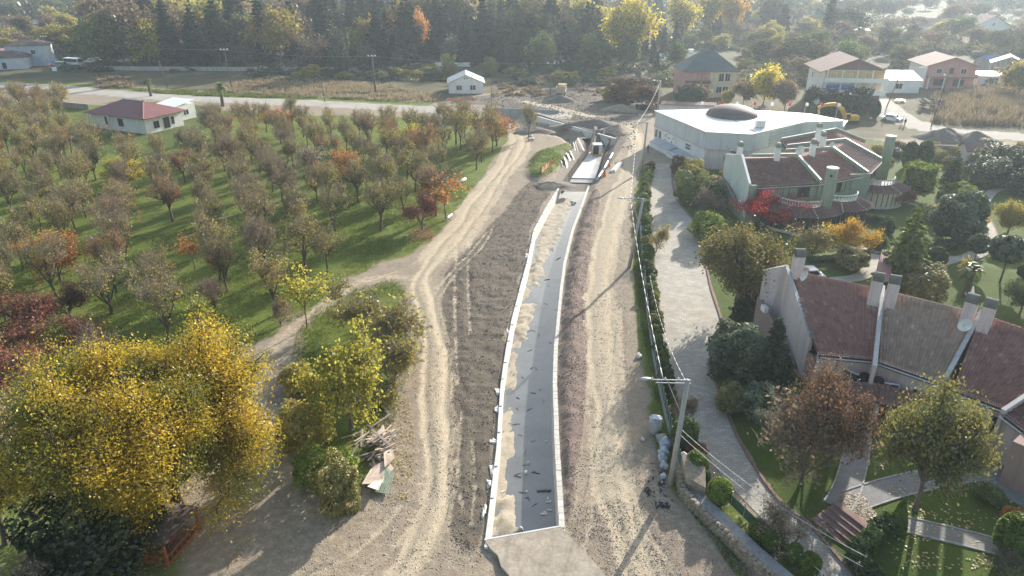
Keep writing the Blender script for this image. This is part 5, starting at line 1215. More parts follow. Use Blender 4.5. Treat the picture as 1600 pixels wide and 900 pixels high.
# ---- green terrace
GW = [(V3(34.8, 112.8, 7.4), P(1160, 242, 8.6), P(1172, 287, 6.2)),
      (P(1176, 241, 6.4), P(1246, 240, 8.6), P(1283, 281, 6.2)),
      (P(1228, 233, 6.6), P(1302, 229, 8.6), P(1357, 268, 6.2)),
      (P(1230, 226, 6.6), P(1322, 216, 8.6), P(1378, 247, 6.2)),
      (P(1221, 216, 6.6), P(1307, 200, 8.6), P(1352, 218, 6.4))]
grn = town_row(GW, 0.0, ['tile_dusk', 'tile_red', 'tile_pale', 'tile_red'], 'green', 'whitetrim', 'townhouse',
    ['left end house of the green terrace with pale mint gable wall', 'second green terrace house with broad red roof and round chimney', 'third green terrace house with pale sunlit tiles', 'rearmost green terrace house next to the market roof'], 'green', 'mint', .35, .8)  # dark sage front walls carry the deep shade under the eaves in their colour
r_, p_, f_ = GW[0]; d = (f_-r_); n = Vector((d.y, -d.x, 0)).normalized(); n = n if n.x < 0 else -n
mb = MB(); band = [on_gable(-.0, 0), on_gable(-.0, 3.9), on_gable(1.0, .9), on_gable(1.0, 0)]
mb.add([b-n*.12 for b in band]+band, [(4, 5, 6, 7), (3, 2, 1, 0)]+[(i, (i+1) % 4, 4+(i+1) % 4, 4+i) for i in range(4)]); mb.obj('paint_band', MT['green'], grn[0])
mb = MB(); mb.wall((f_.x-.05, f_.y), (f_.x+1.0, f_.y-.1), .4, 0, 6.0); mb.obj('corner_pier', MT['green'], grn[0])
mb = MB(); mb.box(f_.x-.4, f_.y+1.6, 2.6, .5, 1.0, .8); mb.obj('air_conditioner', MT['white_plastic'], grn[0])
c = P(1132, 318); mb = MB(); mb.slab([V3(c.x-1.6, c.y-1.3, 2.6), V3(c.x+1.9, c.y-1.3, 2.6), V3(c.x+1.9, c.y+1.5, 3.5), V3(c.x-1.6, c.y+1.5, 3.5)], .15); mb.obj('porch_roof', MT['tile_dusk'], grn[0])
for sx in (-1.3, 1.5): mb = MB(); mb.box(c.x+sx, c.y-1.0, 1.3, .3, .3, 2.6); mb.obj('porch_post', MT['green'], grn[0])
for (t, px, py, z) in ((grn[0], 1156, 236, 8.6), (grn[0], 1215, 238, 9.0), (grn[1], 1270, 232, 9.0), (grn[2], 1286, 220, 9.0), (grn[3], 1279, 206, 9.0)):
    c = P(px, py, z); chimney(t, c, z-1.6, z+.9, .9, 'white', 'green', R(80))
dish(*P(1250, 236, 9.6)[:2], 9.7, .75, R(-80), 'white satellite dish on the green terrace parapet')
dish(*P(1300, 226, 9.8)[:2], 9.8, .45, R(-80), 'small white satellite dish right of the larger one on the parapets')
# rounded glazed conservatory and balcony of the first two houses
def conservatory(t, cx, cy, ro, ri, z_out, z_in, a0, a1, roofm, balm, nb, glass=True):
    n = 18; A = [a0+(a1-a0)*k/n for k in range(n+1)]
    for k in range(n):   # tiled skirt roof, wedge by wedge
        p = [V3(cx+ri*math.cos(x), cy+ri*math.sin(x), z_in) for x in (A[k], A[k+1])]; q = [V3(cx+ro*math.cos(x), cy+ro*math.sin(x), z_out) for x in (A[k], A[k+1])]
        put('skirt_roof', tile_roof(p[0], p[1], q[0], q[1], MT[roofm], .28, .36), t)
        if k % 3 == 0:
            mb = MB(); mb.tube(p[0]+V3(0, 0, .1), q[0]+V3(0, 0, .12), .09, .09, 6); mb.obj('hip_tiles', MT['whitetrim' if k % 6 == 0 else roofm], t)
    rg = ro-.7
    for k in range(n):
        p, q = (cx+rg*math.cos(A[k]), cy+rg*math.sin(A[k])), (cx+rg*math.cos(A[k+1]), cy+rg*math.sin(A[k+1]))
        mb = MB(); mb.wall(p, q, .08, .4, z_out-.05); o = mb.obj('glazing', MT['glass' if glass else 'cream'], t)
        mb = MB(); mb.tube((p[0], p[1], 0), (p[0], p[1], z_out), .09, .09, 6); mb.obj('mullion', MT['wood_dark'], t)
        mb = MB(); mb.wall(p, q, .2, 0, .4); mb.obj('plinth', MT[balm], t)
    poly = [(cx+(ri+.1)*math.cos(x), cy+(ri+.1)*math.sin(x)) for x in A]; mb = MB(); mb.prism(poly, z_in-.25, z_in-.02); mb.obj('balcony_floor', MT['concrete_grey'], t)
    rb = ri-.1; m = nb
    for k in range(m+1):
        x = a0+(a1-a0)*k/m; p = (cx+rb*math.cos(x), cy+rb*math.sin(x)); mb = MB()
        mb.lathe(p[0], p[1], [(.06, z_in), (.10, z_in+.25), (.05, z_in+.5), (.08, z_in+.78)], 6); mb.obj('baluster', MT[balm], t)
    mb = MB(); mb.path([(cx+rb*math.cos(x), cy+rb*math.sin(x), z_in+.85) for x in A], .11, 6); mb.obj('balcony_rail', MT[balm], t)
c = P(1262, 316, 3.4); conservatory(grn[0], c.x-1.0, c.y+.6, 6.2, 3.9, 2.6, 3.6, R(185), R(320), 'tile_dusk', 'concrete', 22)
c2 = P(1312, 308, 3.4); conservatory(grn[1], c2.x-.6, c2.y, 5.2, 3.0, 2.6, 3.6, R(215), R(350), 'tile_dusk', 'mint', 14)
c3 = P(1385, 286, 3.0); conservatory(grn[2], c3.x-2.0, c3.y+.5, 5.6, 3.2, 2.5, 3.3, R(180), R(350), 'tile_dusk', 'concrete', 16, False)
c = P(1289, 326, 3.2); t_ = grn[1]; top = 9.2
mb = MB(); mb.lathe(c.x, c.y, [(.82, 0), (.80, 5), (.76, top)], 20); o = mb.obj('round_chimney', MT['green'], t_, True)
mb = MB(); mb.lathe(c.x, c.y, [(.80, top-.1), (.85, top), (.85, top+.12), (.3, top+.2)], 20); mb.obj('chimney_cap', MT['concrete_new'], o)
mb = MB(); mb.tube((c.x-.35, c.y-.75, top-.9), (c.x-.3, c.y-.6, top-.9), .2, .2, 10); mb.obj('flue_hole', MT['dark'], o)
c = P(1384, 250, 4.0); mb = MB(); mb.lathe(c.x, c.y, [(.9, 0), (.85, 5), (.8, 8.2)], 18); o = mb.obj('round_chimney', MT['green'], grn[3], True)
mb = MB(); mb.lathe(c.x, c.y, [(.9, 8.15), (.9, 8.3), (.3, 8.35)], 18); mb.obj('chimney_cap', MT['concrete_new'], o)
for t, i, zs in ((grn[0], 0, 5.0), (grn[1], 1, 5.0), (grn[2], 2, 4.8)):
    (ra, pa, fa), (rb, pb, fb) = GW[i], GW[i+1]; o = fa-pa
    for u in (.2, .5, .8): win(t, fa.lerp(pa, .062), fb.lerp(pb, .062), u, zs-.5, 1.9, 1.9, o, 'wood_dark', 'glass', 'window', 1)  # windows enlarged and dark, standing in for the shaded recess below the eaves
a, b = GW[1][2], GW[2][2]
mb = MB(); w0 = b+V3(.2, -.4, 0); mb.wall((w0.x-3.4, w0.y-.4), (w0.x, w0.y), .35, 0, 6.0); mb.obj('projecting_wall', MT['green'], grn[1])
# white chairs on the balcony
for k, (px, py) in enumerate(((1246, 300), (1251, 302))):
    c = P(px, py, 3.6); t = thing('balcony_chair', 'white armchair on the green house balcony, ' + ('left' if k == 0 else 'right') + ' one', 'chair', c)
    mb = MB(); mb.box(c.x, c.y, 4.0, .8, .8, .15); mb.obj('seat', MT['white_plastic'], t)
    mb = MB(); mb.box(c.x, c.y+.38, 4.4, .8, .12, .8); mb.obj('backrest', MT['white_plastic'], t)
    for sx in (-.33, .33):
        for sy in (-.33, .33): mb = MB(); mb.box(c.x+sx, c.y+sy, 3.78, .07, .07, .36); mb.obj('leg', MT['white_plastic'], t)

# ---- market hall with the dome
def market():
    t = thing('market_hall', 'low white-roofed market hall with a brown dome', 'building', (44, 140, 0))
    Rf = [V3(30.2, 151.6, 7), V3(36.1, 131.0, 7), V3(44.0, 129.0, 7), V3(57.8, 139.8, 7), V3(66.5, 141.0, 7), V3(62.0, 148.0, 7), V3(53.5, 151.5, 7), V3(42, 153, 7)]
    c = sum(Rf, Vector())/len(Rf)
    mb = MB(); mb.prism([(p.x, p.y) for p in Rf], 6.86, 7.0); mb.obj('roof', MT['whiteroof'], t)
    ins = [p+(c-p).normalized()*.5 for p in Rf]; n = len(ins)
    for i in range(n):
        a, b = ins[i], ins[(i+1) % n]
        mb = MB(); mb.wall(a, b, .3, 3.9, 6.86); mb.obj('upper_wall', MT['cladding'], t)
        mb = MB(); mb.wall(a, b, .22, 0, 3.6); mb.obj('lower_wall', MT['pink' if i in (1,) else 'white'], t)
        mb = MB(); mb.wall(a, b, .6, 3.6, 3.9); mb.obj('ledge', MT['pink'], t)
        d = (b-a); o = Vector((d.y, -d.x, 0)).normalized(); o = o if o.dot((a+b)/2-c) > 0 else -o
        L = d.length
        for k in range(int(L/1.6)):   # upright cladding seams
            p = a+d*((k+.5)/int(L/1.6))+o*.16; mb = MB(); mb.box(p.x, p.y, 5.4, .06, .06, 2.9, math.atan2(d.y, d.x)); mb.obj('cladding_seam', MT['cladding'], t)
        if i == 0:
            for u, w in ((.78, 1.6),): win(t, a, b, u, 5.2, w, 1.5, o*1, 'whitetrim', 'glass', 'window', 2)
            for u in (.06, .14): win(t, a+o*.13, b+o*.13, u, 2.4, 1.1, 1.7, o, 'whitetrim', 'glass')
            # pictures of food on the white boards: flat print
            for u, w, h, seed in ((.34, 4.6, 1.75, 1), (.71, 2.0, 1.7, 2)):
                p = a.lerp(b, u)+o*.2; ang = math.atan2(d.y, d.x); mb = MB(); mb.box(p.x, p.y, 2.68, w, .08, h, ang); sg = mb.obj('sign_board', MT['whitetrim'], t)
                rd = random.Random(seed); dn = d.normalized()
                for k in range(11):
                    if seed == 1: uu = rd.uniform(-.42, .42)*w; vv = rd.uniform(-.36, .36)*h; sw, sh = rd.uniform(.15, .5), rd.uniform(.12, .35)
                    else: uu = (-.36+.18*(k % 5))*w; vv = (.2 if k < 5 else -.15)*h; sw, sh = .22, .42
                    if seed == 2 and k == 10: continue
                    m2 = MB(); pp = p+o*.06+dn*uu; m2.box(pp.x, pp.y, 2.68+vv, sw, .03, sh, ang); m2.obj('sign_mark', MT[('cloth_dark', 'carred', 'wood_dark')[k % 3] if seed == 1 else 'cloth_dark'], sg)
            # lean-to roofs along the foot of the wall
            for u0, u1, h, dp, m in ((.12, .52, 1.9, 2.2, 'shedroof'), (.53, .95, 1.7, 2.6, 'shedroof')):
                q0, q1 = a.lerp(b, u0)+o*.2, a.lerp(b, u1)+o*.2; q0.z = q1.z = h-.9; e0, e1 = q0+o*dp, q1+o*dp; e0.z = e1.z = h-1.5
                q0.z = q1.z = h-.2; e0.z = e1.z = h-.7
                mb = MB(); mb.slab([q0, q1, e1, e0], .1); mb.obj('lean_to_roof', MT[m], t)
                mb = MB(); mb.wall(e0-o*.2, e1-o*.2, .12, 0, 1.2); mb.obj('stall_front', MT['white'], t)
        if i == 1:
            for u in (.4,): win(t, a, b, u, 2.2, 1.5, 1.5, o, 'whitetrim', 'glass')
        if i == 2:
            win(t, a, b, .15, 2.2, 1.6, 1.4, o, 'whitetrim', 'glass')
            for k in range(4): mb = MB(); p, q = a.lerp(b, .35)+o*.25, a.lerp(b, .98)+o*.25; mb.wall(p, q, .1, 4.2+k*.62, 4.55+k*.62); mb.obj('louvre', MT['shedroof'], t)
    cx, cy, r = 45.3, 146.6, 5.2
    mb = MB(); mb.lathe(cx, cy, [(r*math.cos(x), 6.9+2.2*math.sin(x)) for x in np.linspace(0, 1.5, 9)], 36); mb.obj('dome', MT['dome'], t, True)
    mb = MB(); mb.tube((44.2, 141.4, 7.03), (45.2, 130.2, 7.03), .05, .05, 5); mb.obj('roof_seam', MT['redroof'], t)
    # corrugated edge seams of the roof sheet
    for k in range(26):
        p = Rf[0].lerp(Rf[1], (k+.5)/26); mb = MB(); mb.tube(p+V3(-.02, 0, 0), p+V3(1.0, .3, .01), .03, .03, 4); mb.obj('roof_rib', MT['whiteroof'], t)
    t2 = thing('roof_tank', 'white barred water tank on the corner of the market roof', 'tank', P(1187, 200, 7.0))
    c = P(1187, 199, 7.0); mb = MB(); mb.box(c.x, c.y, 7.75, 1.7, 1.2, 1.2); mb.obj('tank', MT['white_plastic'], t2)
    for k in range(6): mb = MB(); mb.box(c.x-.8+k*.32, c.y-.66, 7.75, .06, .06, 1.4); mb.obj('cage_bar', MT['metal'], t2)
    for sx in (-.7, .7): mb = MB(); mb.box(c.x+sx, c.y, 7.1, .12, 1.1, .18); mb.obj('foot', MT['metal'], t2)
    # lower white roof on the right
    t3 = thing('annex', 'flat white-roofed annex right of the market hall', 'building', P(1290, 205))
    q = PL([(1236, 192), (1325, 188), (1318, 197), (1270, 203)], 5.2); mb = MB(); mb.prism([(p.x, p.y) for p in q], 5.0, 5.2); mb.obj('roof', MT['whiteroof'], t3)
    cc = sum(q, Vector())/4; mb = MB(); mb.prism([((p.x-cc.x)*.93+cc.x, (p.y-cc.y)*.9+cc.y) for p in q], 0, 5.0); mb.obj('wall', MT['concrete_grey'], t3)
    # row of little flags behind the roof
    for k in range(9):
        px = 1048+k*23; c = P(px, 178+(k > 6)*2+k*.4); c = V3(c.x, max(c.y, 154), 0); x, y = c.x, 155-k*.25
        t4 = thing('flag', 'small red flag on a post in the row behind the market roof' if k % 2 else 'small white flag on a post in the row behind the market roof', 'flag', (x, y, 0), 0, 'red flags behind the market' if k % 2 else 'white flags behind the market')
        mb = MB(); mb.tube((x, y, 0), (x, y, 8.3), .05, .04, 5); mb.obj('pole', MT['metal'], t4)
        mb = MB(); mb.slab([V3(x, y, 8.3), V3(x+.6, y-.15, 8.1), V3(x+.5, y-.2, 7.5), V3(x, y, 7.6)], .02); mb.obj('cloth', MT['flag' if k % 2 else 'white_plastic'], t4)
market()

# ---- plain houses farther off
def house(name, label, cx, cy, rz, w, d, h, roof, rh, over, wallm, roofm, wins=(), z0=0.0, cat='house'):
    t = thing(name, label, cat, (cx, cy, z0), rz); mb = MB(); W, D = w/2, d/2
    pts = [(-W, -D), (W, -D), (W, D), (-W, D)]
    if roof == 'gy':    # ridge runs along local y, gables at front and back
        mb.add([(-W, -D, 0), (W, -D, 0), (W, -D, h), (0, -D, h+rh), (-W, -D, h), (-W, D, 0), (W, D, 0), (W, D, h), (0, D, h+rh), (-W, D, h)],
               [(0, 1, 2, 3, 4), (9, 8, 7, 6, 5), (0, 4, 9, 5), (1, 6, 7, 2), (0, 5, 6, 1)])
    elif roof == 'gx':
        mb.add([(-W, -D, 0), (-W, D, 0), (-W, D, h), (-W, 0, h+rh), (-W, -D, h), (W, -D, 0), (W, D, 0), (W, D, h), (W, 0, h+rh), (W, -D, h)],
               [(4, 3, 2, 1, 0), (5, 6, 7, 8, 9), (0, 5, 9, 4), (1, 2, 7, 6), (0, 1, 6, 5)])
    else: mb.prism(pts, 0, h)
    mb.obj('wall', MT[wallm], t, world=False)
    o = over; k = rh/(W if roof == 'gy' else D)
    faces = []
    if roof == 'gy':
        for s in (-1, 1): faces.append([(0, -D-o, h+rh+.05), (0, D+o, h+rh+.05), (s*(W+o), D+o, h-k*o+.05), (s*(W+o), -D-o, h-k*o+.05)])
    elif roof == 'gx':
        for s in (-1, 1): faces.append([(-W-o, 0, h+rh+.05), (W+o, 0, h+rh+.05), (W+o, s*(D+o), h-k*o+.05), (-W-o, s*(D+o), h-k*o+.05)])
    elif roof == 'hip':
        r = max(0, W-D)*.9; A = [(-W-o, -D-o, h), (W+o, -D-o, h), (W+o, D+o, h), (-W-o, D+o, h)]; B0, B1 = (-r, 0, h+rh), (r, 0, h+rh)
        faces = [[A[0], A[1], B1, B0], [A[2], A[3], B0, B1], [A[1], A[2], B1], [A[3], A[0], B0]]
    elif roof == 'mono': faces = [[(-W-o, -D-o, h), (W+o, -D-o, h), (W+o, D+o, h+rh), (-W-o, D+o, h+rh)]]
    for f in faces: mb = MB(); mb.slab(f, .12); mb.obj('roof', MT[roofm], t, world=False)
    F = {0: ((-W, -D), (W, -D), (0, -1)), 1: ((W, -D), (W, D), (1, 0)), 2: ((W, D), (-W, D), (0, 1)), 3: ((-W, D), (-W, -D), (-1, 0))}
    for (fc, u, z, ww, hh, kind) in wins:
        a, b, n = F[fc]; loc = Vector(t.location); t.location = (0, 0, 0)
        win(t, a, b, u, z, ww, hh, n, 'whitetrim' if kind != 'dark' else 'wood_dark', 'glass', 'door' if kind == 'door' else 'window', 0 if kind == 'door' else 1); t.location = loc
    return t
def lpart(t, name, mat, f): mb = MB(); f(mb); return mb.obj(name, MT[mat], t, world=False)
# white cottage with dark red roof inside the orchard
a, b, c = P(230, 210), P(272, 197), P(147, 199); rz = math.atan2(b.y-a.y, b.x-a.x)
ctr = (b+c)/2
rz = math.atan2(c.y-a.y, c.x-a.x)+math.pi
Lw = (c-a).length; Lr = 10.5; ux = Vector((math.cos(rz), math.sin(rz), 0)); uy = Vector((-ux.y, ux.x, 0))
cc = a-ux*Lw/2+uy*Lr/2
ct = house('cottage', 'white cottage with dark red sheet roof among the orchard trees', cc.x, cc.y, rz, Lw, Lr, 3.6, 'hip', 2.6, 1.1, 'white', 'redroof',
      [(1, .28, 1.7, 1.4, 1.5, 'dark'), (1, .55, 1.6, 1.6, 2.4, 'dark'), (1, .72, 1.8, .7, 1.6, 'dark'), (0, .3, 2.0, 1.4, 1.7, 'dark'), (0, .55, 2.0, 1.6, 1.7, 'dark')])
for s in (-.48, -.1): lpart(ct, 'porch_post', 'whitetrim', lambda m: m.box(Lw*s, -Lr/2-1.0, 1.8, .25, .25, 3.6))
lpart(ct, 'ridge_cap', 'white_plastic', lambda m: m.tube((-Lw*.22, 0, 6.25), (Lw*.22, 0, 6.25), .16, .16, 6))
lpart(ct, 'hip_cap', 'redroof', lambda m: m.tube((Lw*.18, 0, 6.25), (Lw/2+1.0, -Lr/2-1.0, 3.65), .2, .2, 6))
c = P(272, 165); an = house('annex', 'white flat outbuilding behind the cottage by the road', -84.0, 178, rz, 7, 6, 3.6, 'mono', .8, .2, 'white', 'whiteroof', [(1, .5, 1.8, 1.6, 1.4, 'w')], cat='building')
# building with painted walls at the far left
house('painted_house', 'green-topped taller block with blue-white painted end wall', -181, 277, R(14), 13, 9, 7.4, 'hip', 1.6, .6, 'mural', 'darkroof', [(0, .7, 5, 1.5, 1.5, 'w')], cat='building')
gh = house('painted_house', 'low block with blue and white painted walls at the left edge', -183.5, 267.5, R(20), 13, 8, 4.2, 'hip', 2.0, .6, 'mural', 'darkroof', [(0, .15, 1.4, 1.2, 2.0, 'dark'), (0, .45, 1.4, 1.2, 2.0, 'dark')], cat='building')
house('painted_house', 'red-roofed block behind the painted houses at the left edge', -196, 275, R(14), 12, 9, 4.4, 'mono', 1.2, .4, 'rose', 'pergola', cat='building')
# white shed
sh = house('shed', 'white shed with grey gable roof beside the country road', -13.9, 218, R(4), 10.2, 9.5, 3.3, 'gy', 2.2, .5, 'white', 'shedroof', [(0, .3, 1.8, 1.7, 1.4, 'w'), (0, .7, 1.8, 1.7, 1.4, 'w'), (1, .4, 1.6, 1.0, 1.6, 'w')], cat='shed')
for k in range(14): lpart(sh, 'wall_seam', 'white', lambda m: m.box(-5.0+k*.77, -4.78, 1.65, .06, .06, 3.2))
for s in (-.35, .35): lpart(sh, 'vent', 'dark', lambda m: m.box(s, -4.78, 4.4, .3, .06, .35))
# pink and cream house
bh = house('house', 'two-storey half pink, half cream house with dark hip roof', 56.4, 212.5, R(2), 15.2, 11, 7.3, 'hip', 5.0, .7, 'cream', 'greyroof',
      [(0, .70, 5.6, 1.5, 2.2, 'w'), (0, .82, 5.6, 1.5, 2.2, 'w'), (0, .68, 2.2, 1.6, 1.8, 'w'), (0, .80, 2.2, 1.6, 1.8, 'w'), (0, .28, 5.6, 1.3, 2.0, 'dark'), (0, .38, 5.6, 1.3, 2.0, 'dark'), (0, .3, 1.8, 3.6, 2.0, 'w')])
lpart(bh, 'pink_front', 'rose', lambda m: m.box(-3.9, -5.52, 5.6, 7.4, .05, 3.3)); lpart(bh, 'pink_side', 'rose', lambda m: m.box(-7.63, 0, 3.6, .06, 10.8, 7.2))
lpart(bh, 'balcony', 'rose', lambda m: m.box(-3.9, -6.2, 3.9, 7.4, 1.4, .3)); lpart(bh, 'balcony_rail', 'wood_dark', lambda m: m.box(-3.9, -6.85, 4.5, 7.4, .08, .9))
lpart(bh, 'chimney', 'whitetrim', lambda m: m.box(-4.2, 2.5, 11.4, 1.2, 1.0, 1.0).box(-4.2, 2.5, 12.3, 1.5, 1.2, .3)); lpart(bh, 'lower_front', 'pink_dark', lambda m: m.box(-3.9, -5.53, 1.8, 7.4, .05, 3.4))
# white three-storey house with balconies
wh = house('house', 'white three-storey house with ochre balconies and brown roof', 91.5, 200, R(-6), 15.5, 14, 9.6, 'gy', 3.0, 1.4, 'white', 'brownroof',
      [(0, .16, 8.2, 1.6, 1.6, 'w'), (0, .75, 8.0, 2.0, 1.9, 'w'), (0, .45, 8.0, .8, 1.4, 'w'), (1, .5, 7, 1.4, 1.4, 'w'), (3, .3, 7, 1.2, 1.4, 'w'), (0, .58, 5.2, 1.4, 1.8, 'w'), (0, .78, 5.2, 1.4, 1.8, 'w')])
lpart(wh, 'ochre_front', 'ochre', lambda m: m.box(0, -7.03, 8.2, 15.0, .06, 2.3)); lpart(wh, 'peach_front', 'cream', lambda m: m.box(3.4, -7.03, 5.0, 8.0, .06, 2.8))
lpart(wh, 'gable_cladding', 'brownroof', lambda m: m.add([(-7.4, -7.1, 9.5), (7.4, -7.1, 9.5), (0, -7.1, 12.3)], [(0, 1, 2)]))
for z, nm in ((6.7, 'upper'), (3.5, 'lower')):
    lpart(wh, 'balcony', 'white', lambda m: m.box(.2, -8.0, z, 16.0, 2.0, .25)); lpart(wh, 'balcony_parapet', 'white', lambda m: m.box(.2, -8.95, z+.55, 16.0, .15, 1.0))
    for k in range(5): lpart(wh, 'balcony_post', 'whitetrim', lambda m: m.box(-7.4+k*3.8, -8.9, z+1.6, .22, .22, 3.0))
for s in (-5.5, -1.9): lpart(wh, 'awning', 'blue', lambda m: m.box(s, -8.8, 5.35, 3.4, .1, 1.2))
lpart(wh, 'ground_front', 'wood_dark', lambda m: m.box(0, -7.04, 1.6, 15, .05, 3.0))
house('house', 'small white house with pale sheet roof between the two larger houses', 115.5, 218, R(-3), 11, 7, 3.8, 'mono', 1.8, .4, 'white', 'whiteroof', [(0, .45, 2.0, 2.0, 1.6, 'w')])
h6 = house('house', 'two-storey house with brown gable roof and pinkish balcony front', 135, 229.5, R(-8), 14, 14, 6.9, 'gy', 2.4, 1.0, 'rose', 'brownroof', [(0, .25, 5.2, 1.5, 1.5, 'w'), (0, .75, 5.2, 1.6, 1.5, 'w'), (0, .5, 5.0, 1.1, 2.2, 'dark'), (0, .3, 1.8, 3, 1.8, 'dark'), (0, .7, 1.8, 3, 1.8, 'dark'), (3, .3, 5, 1.2, 1.5, 'w'), (3, .6, 5, 1.2, 1.5, 'w')])
lpart(h6, 'balcony', 'brownroof', lambda m: m.box(0, -8.0, 3.6, 14, 2.0, .3)); lpart(h6, 'balcony_parapet', 'rose', lambda m: m.box(0, -8.95, 4.2, 14, .12, .9)); lpart(h6, 'white_side', 'white', lambda m: m.box(-7.03, 0, 3.4, .06, 13.8, 6.8))
for k in range(4): lpart(h6, 'balcony_post', 'whitetrim', lambda m: m.box(-6.6+k*4.4, -8.9, 1.8, .25, .25, 3.5))
house('shed', 'small pale shed right of the brown-gabled house', 150.5, 230, R(-8), 8, 6, 3.2, 'mono', .6, .4, 'white', 'whiteroof', [(0, .5, 1.6, 1.4, 1.4, 'w')], cat='shed')
house('shed', 'grey shed with pale roof near the right edge', 166, 245, R(-30), 10, 8, 5.0, 'gy', 2.2, .4, 'concrete_grey', 'whiteroof', [(0, .5, 2, 1.4, 1.4, 'w')], cat='shed')
house('shed', 'low shed with dark blue roof at the right edge among trees', 172, 262, R(10), 10, 7, 3.6, 'gx', 1.6, .4, 'concrete_grey', 'blue', [(0, .5, 2, 1.4, 1.4, 'w')], cat='shed')
house('house', 'distant white house with brown gable roof in the hazy trees', 250, 395, R(-5), 17, 14, 5.0, 'gy', 5.0, .8, 'white', 'brownroof', [(0, .5, 5.6, 1.2, 1.4, 'w'), (0, .3, 2.6, 1.5, 1.5, 'w')])
house('house', 'distant pale-roofed house left of the hazy white gable', 232, 412, R(-5), 22, 10, 4.0, 'gx', 3.0, .6, 'white', 'tile_pale', [(0, .5, 2, 1.2, 1.4, 'w')])
house('house', 'distant pink house at the top centre right', 163, 462, R(8), 14, 12, 7, 'gy', 4, .8, 'rose', 'brownroof', [(0, .5, 4, 1.2, 1.4, 'w')])
house('shed', 'distant white shed roof among the hazy trees', 176, 384, R(0), 12, 8, 3.5, 'mono', .8, .4, 'white', 'whiteroof', [(0, .4, 2, 1.4, 1.2, 'w')], cat='shed')
house('shed', 'distant grey barn left among the brown scrub', -258, 420, R(0), 16, 9, 4, 'gx', 2, .4, 'concrete_grey', 'shedroof', [(0, .4, 2, 1.4, 1.2, 'w')], cat='shed')
# low red-topped wall and white wall behind the market
mb = MB(); a, b = P(1030, 164, 1.8), P(1128, 166, 1.8); mb.wall(a, b, .3, 0, 1.9); tag(mb.obj('garden_wall', MT['white']), 'low white wall between the market and the pink house', 'wall')
mb = MB(); mb.slab([P(1032, 158, 2.6), P(1120, 160, 2.6), P(1120, 165, 2.2), P(1032, 163, 2.2)], .15); tag(mb.obj('canopy_roof', MT['brownroof']), 'dark red low canopy roof in front of the pink house', 'canopy')
# pink pergola roof in the garden
t = thing('pergola', 'dusky pink corrugated canopy behind the pink terrace', 'canopy', P(1375, 440)); q = [P(1378, 391, 3.6), P(1399, 391, 3.6), P(1389, 440, 2.2), P(1367, 440, 2.2)]
mb = MB(); mb.slab(q, .06); mb.obj('sheet', MT['pergola'], t)
for k in range(6):
    a = q[0].lerp(q[1], (k+.5)/6); b = q[3].lerp(q[2], (k+.5)/6); mb = MB(); mb.tube(a+V3(0, 0, .04), b+V3(0, 0, .04), .07, .07, 5); mb.obj('sheet_rib', MT['pergola'], t)
for p in q: mb = MB(); mb.box(p.x, p.y, p.z/2, .12, .12, p.z); mb.obj('post', MT['wood_dark'], t)
# steps from the driveway to the pink terrace
st = thing('garden_steps', 'brick garden steps from the driveway up to the pink terrace', 'steps', P(1300, 832))
a, b = P(1268, 812), P(1330, 862); d = (b-a).normalized(); n = Vector((-d.y, d.x, 0)); n = n if n.y > 0 else -n
for k in range(5):
    p, q = a+n*(k*.52-.1), b+n*(k*.52-.1); mb = MB(); h = .14*(k+1)
    mb.prism([(p.x, p.y), (q.x, q.y), (q.x+n.x*.55, q.y+n.y*.55), (p.x+n.x*.55, p.y+n.y*.55)], -.1, h); o = mb.obj('step', MT['step'], st)
    mb = MB(); mb.prism([(p.x-n.x*.03, p.y-n.y*.03), (q.x-n.x*.03, q.y-n.y*.03), (q.x+n.x*.1, q.y+n.y*.1), (p.x+n.x*.1, p.y+n.y*.1)], h-.03, h+.025); mb.obj('nosing', MT['kerb'], o)

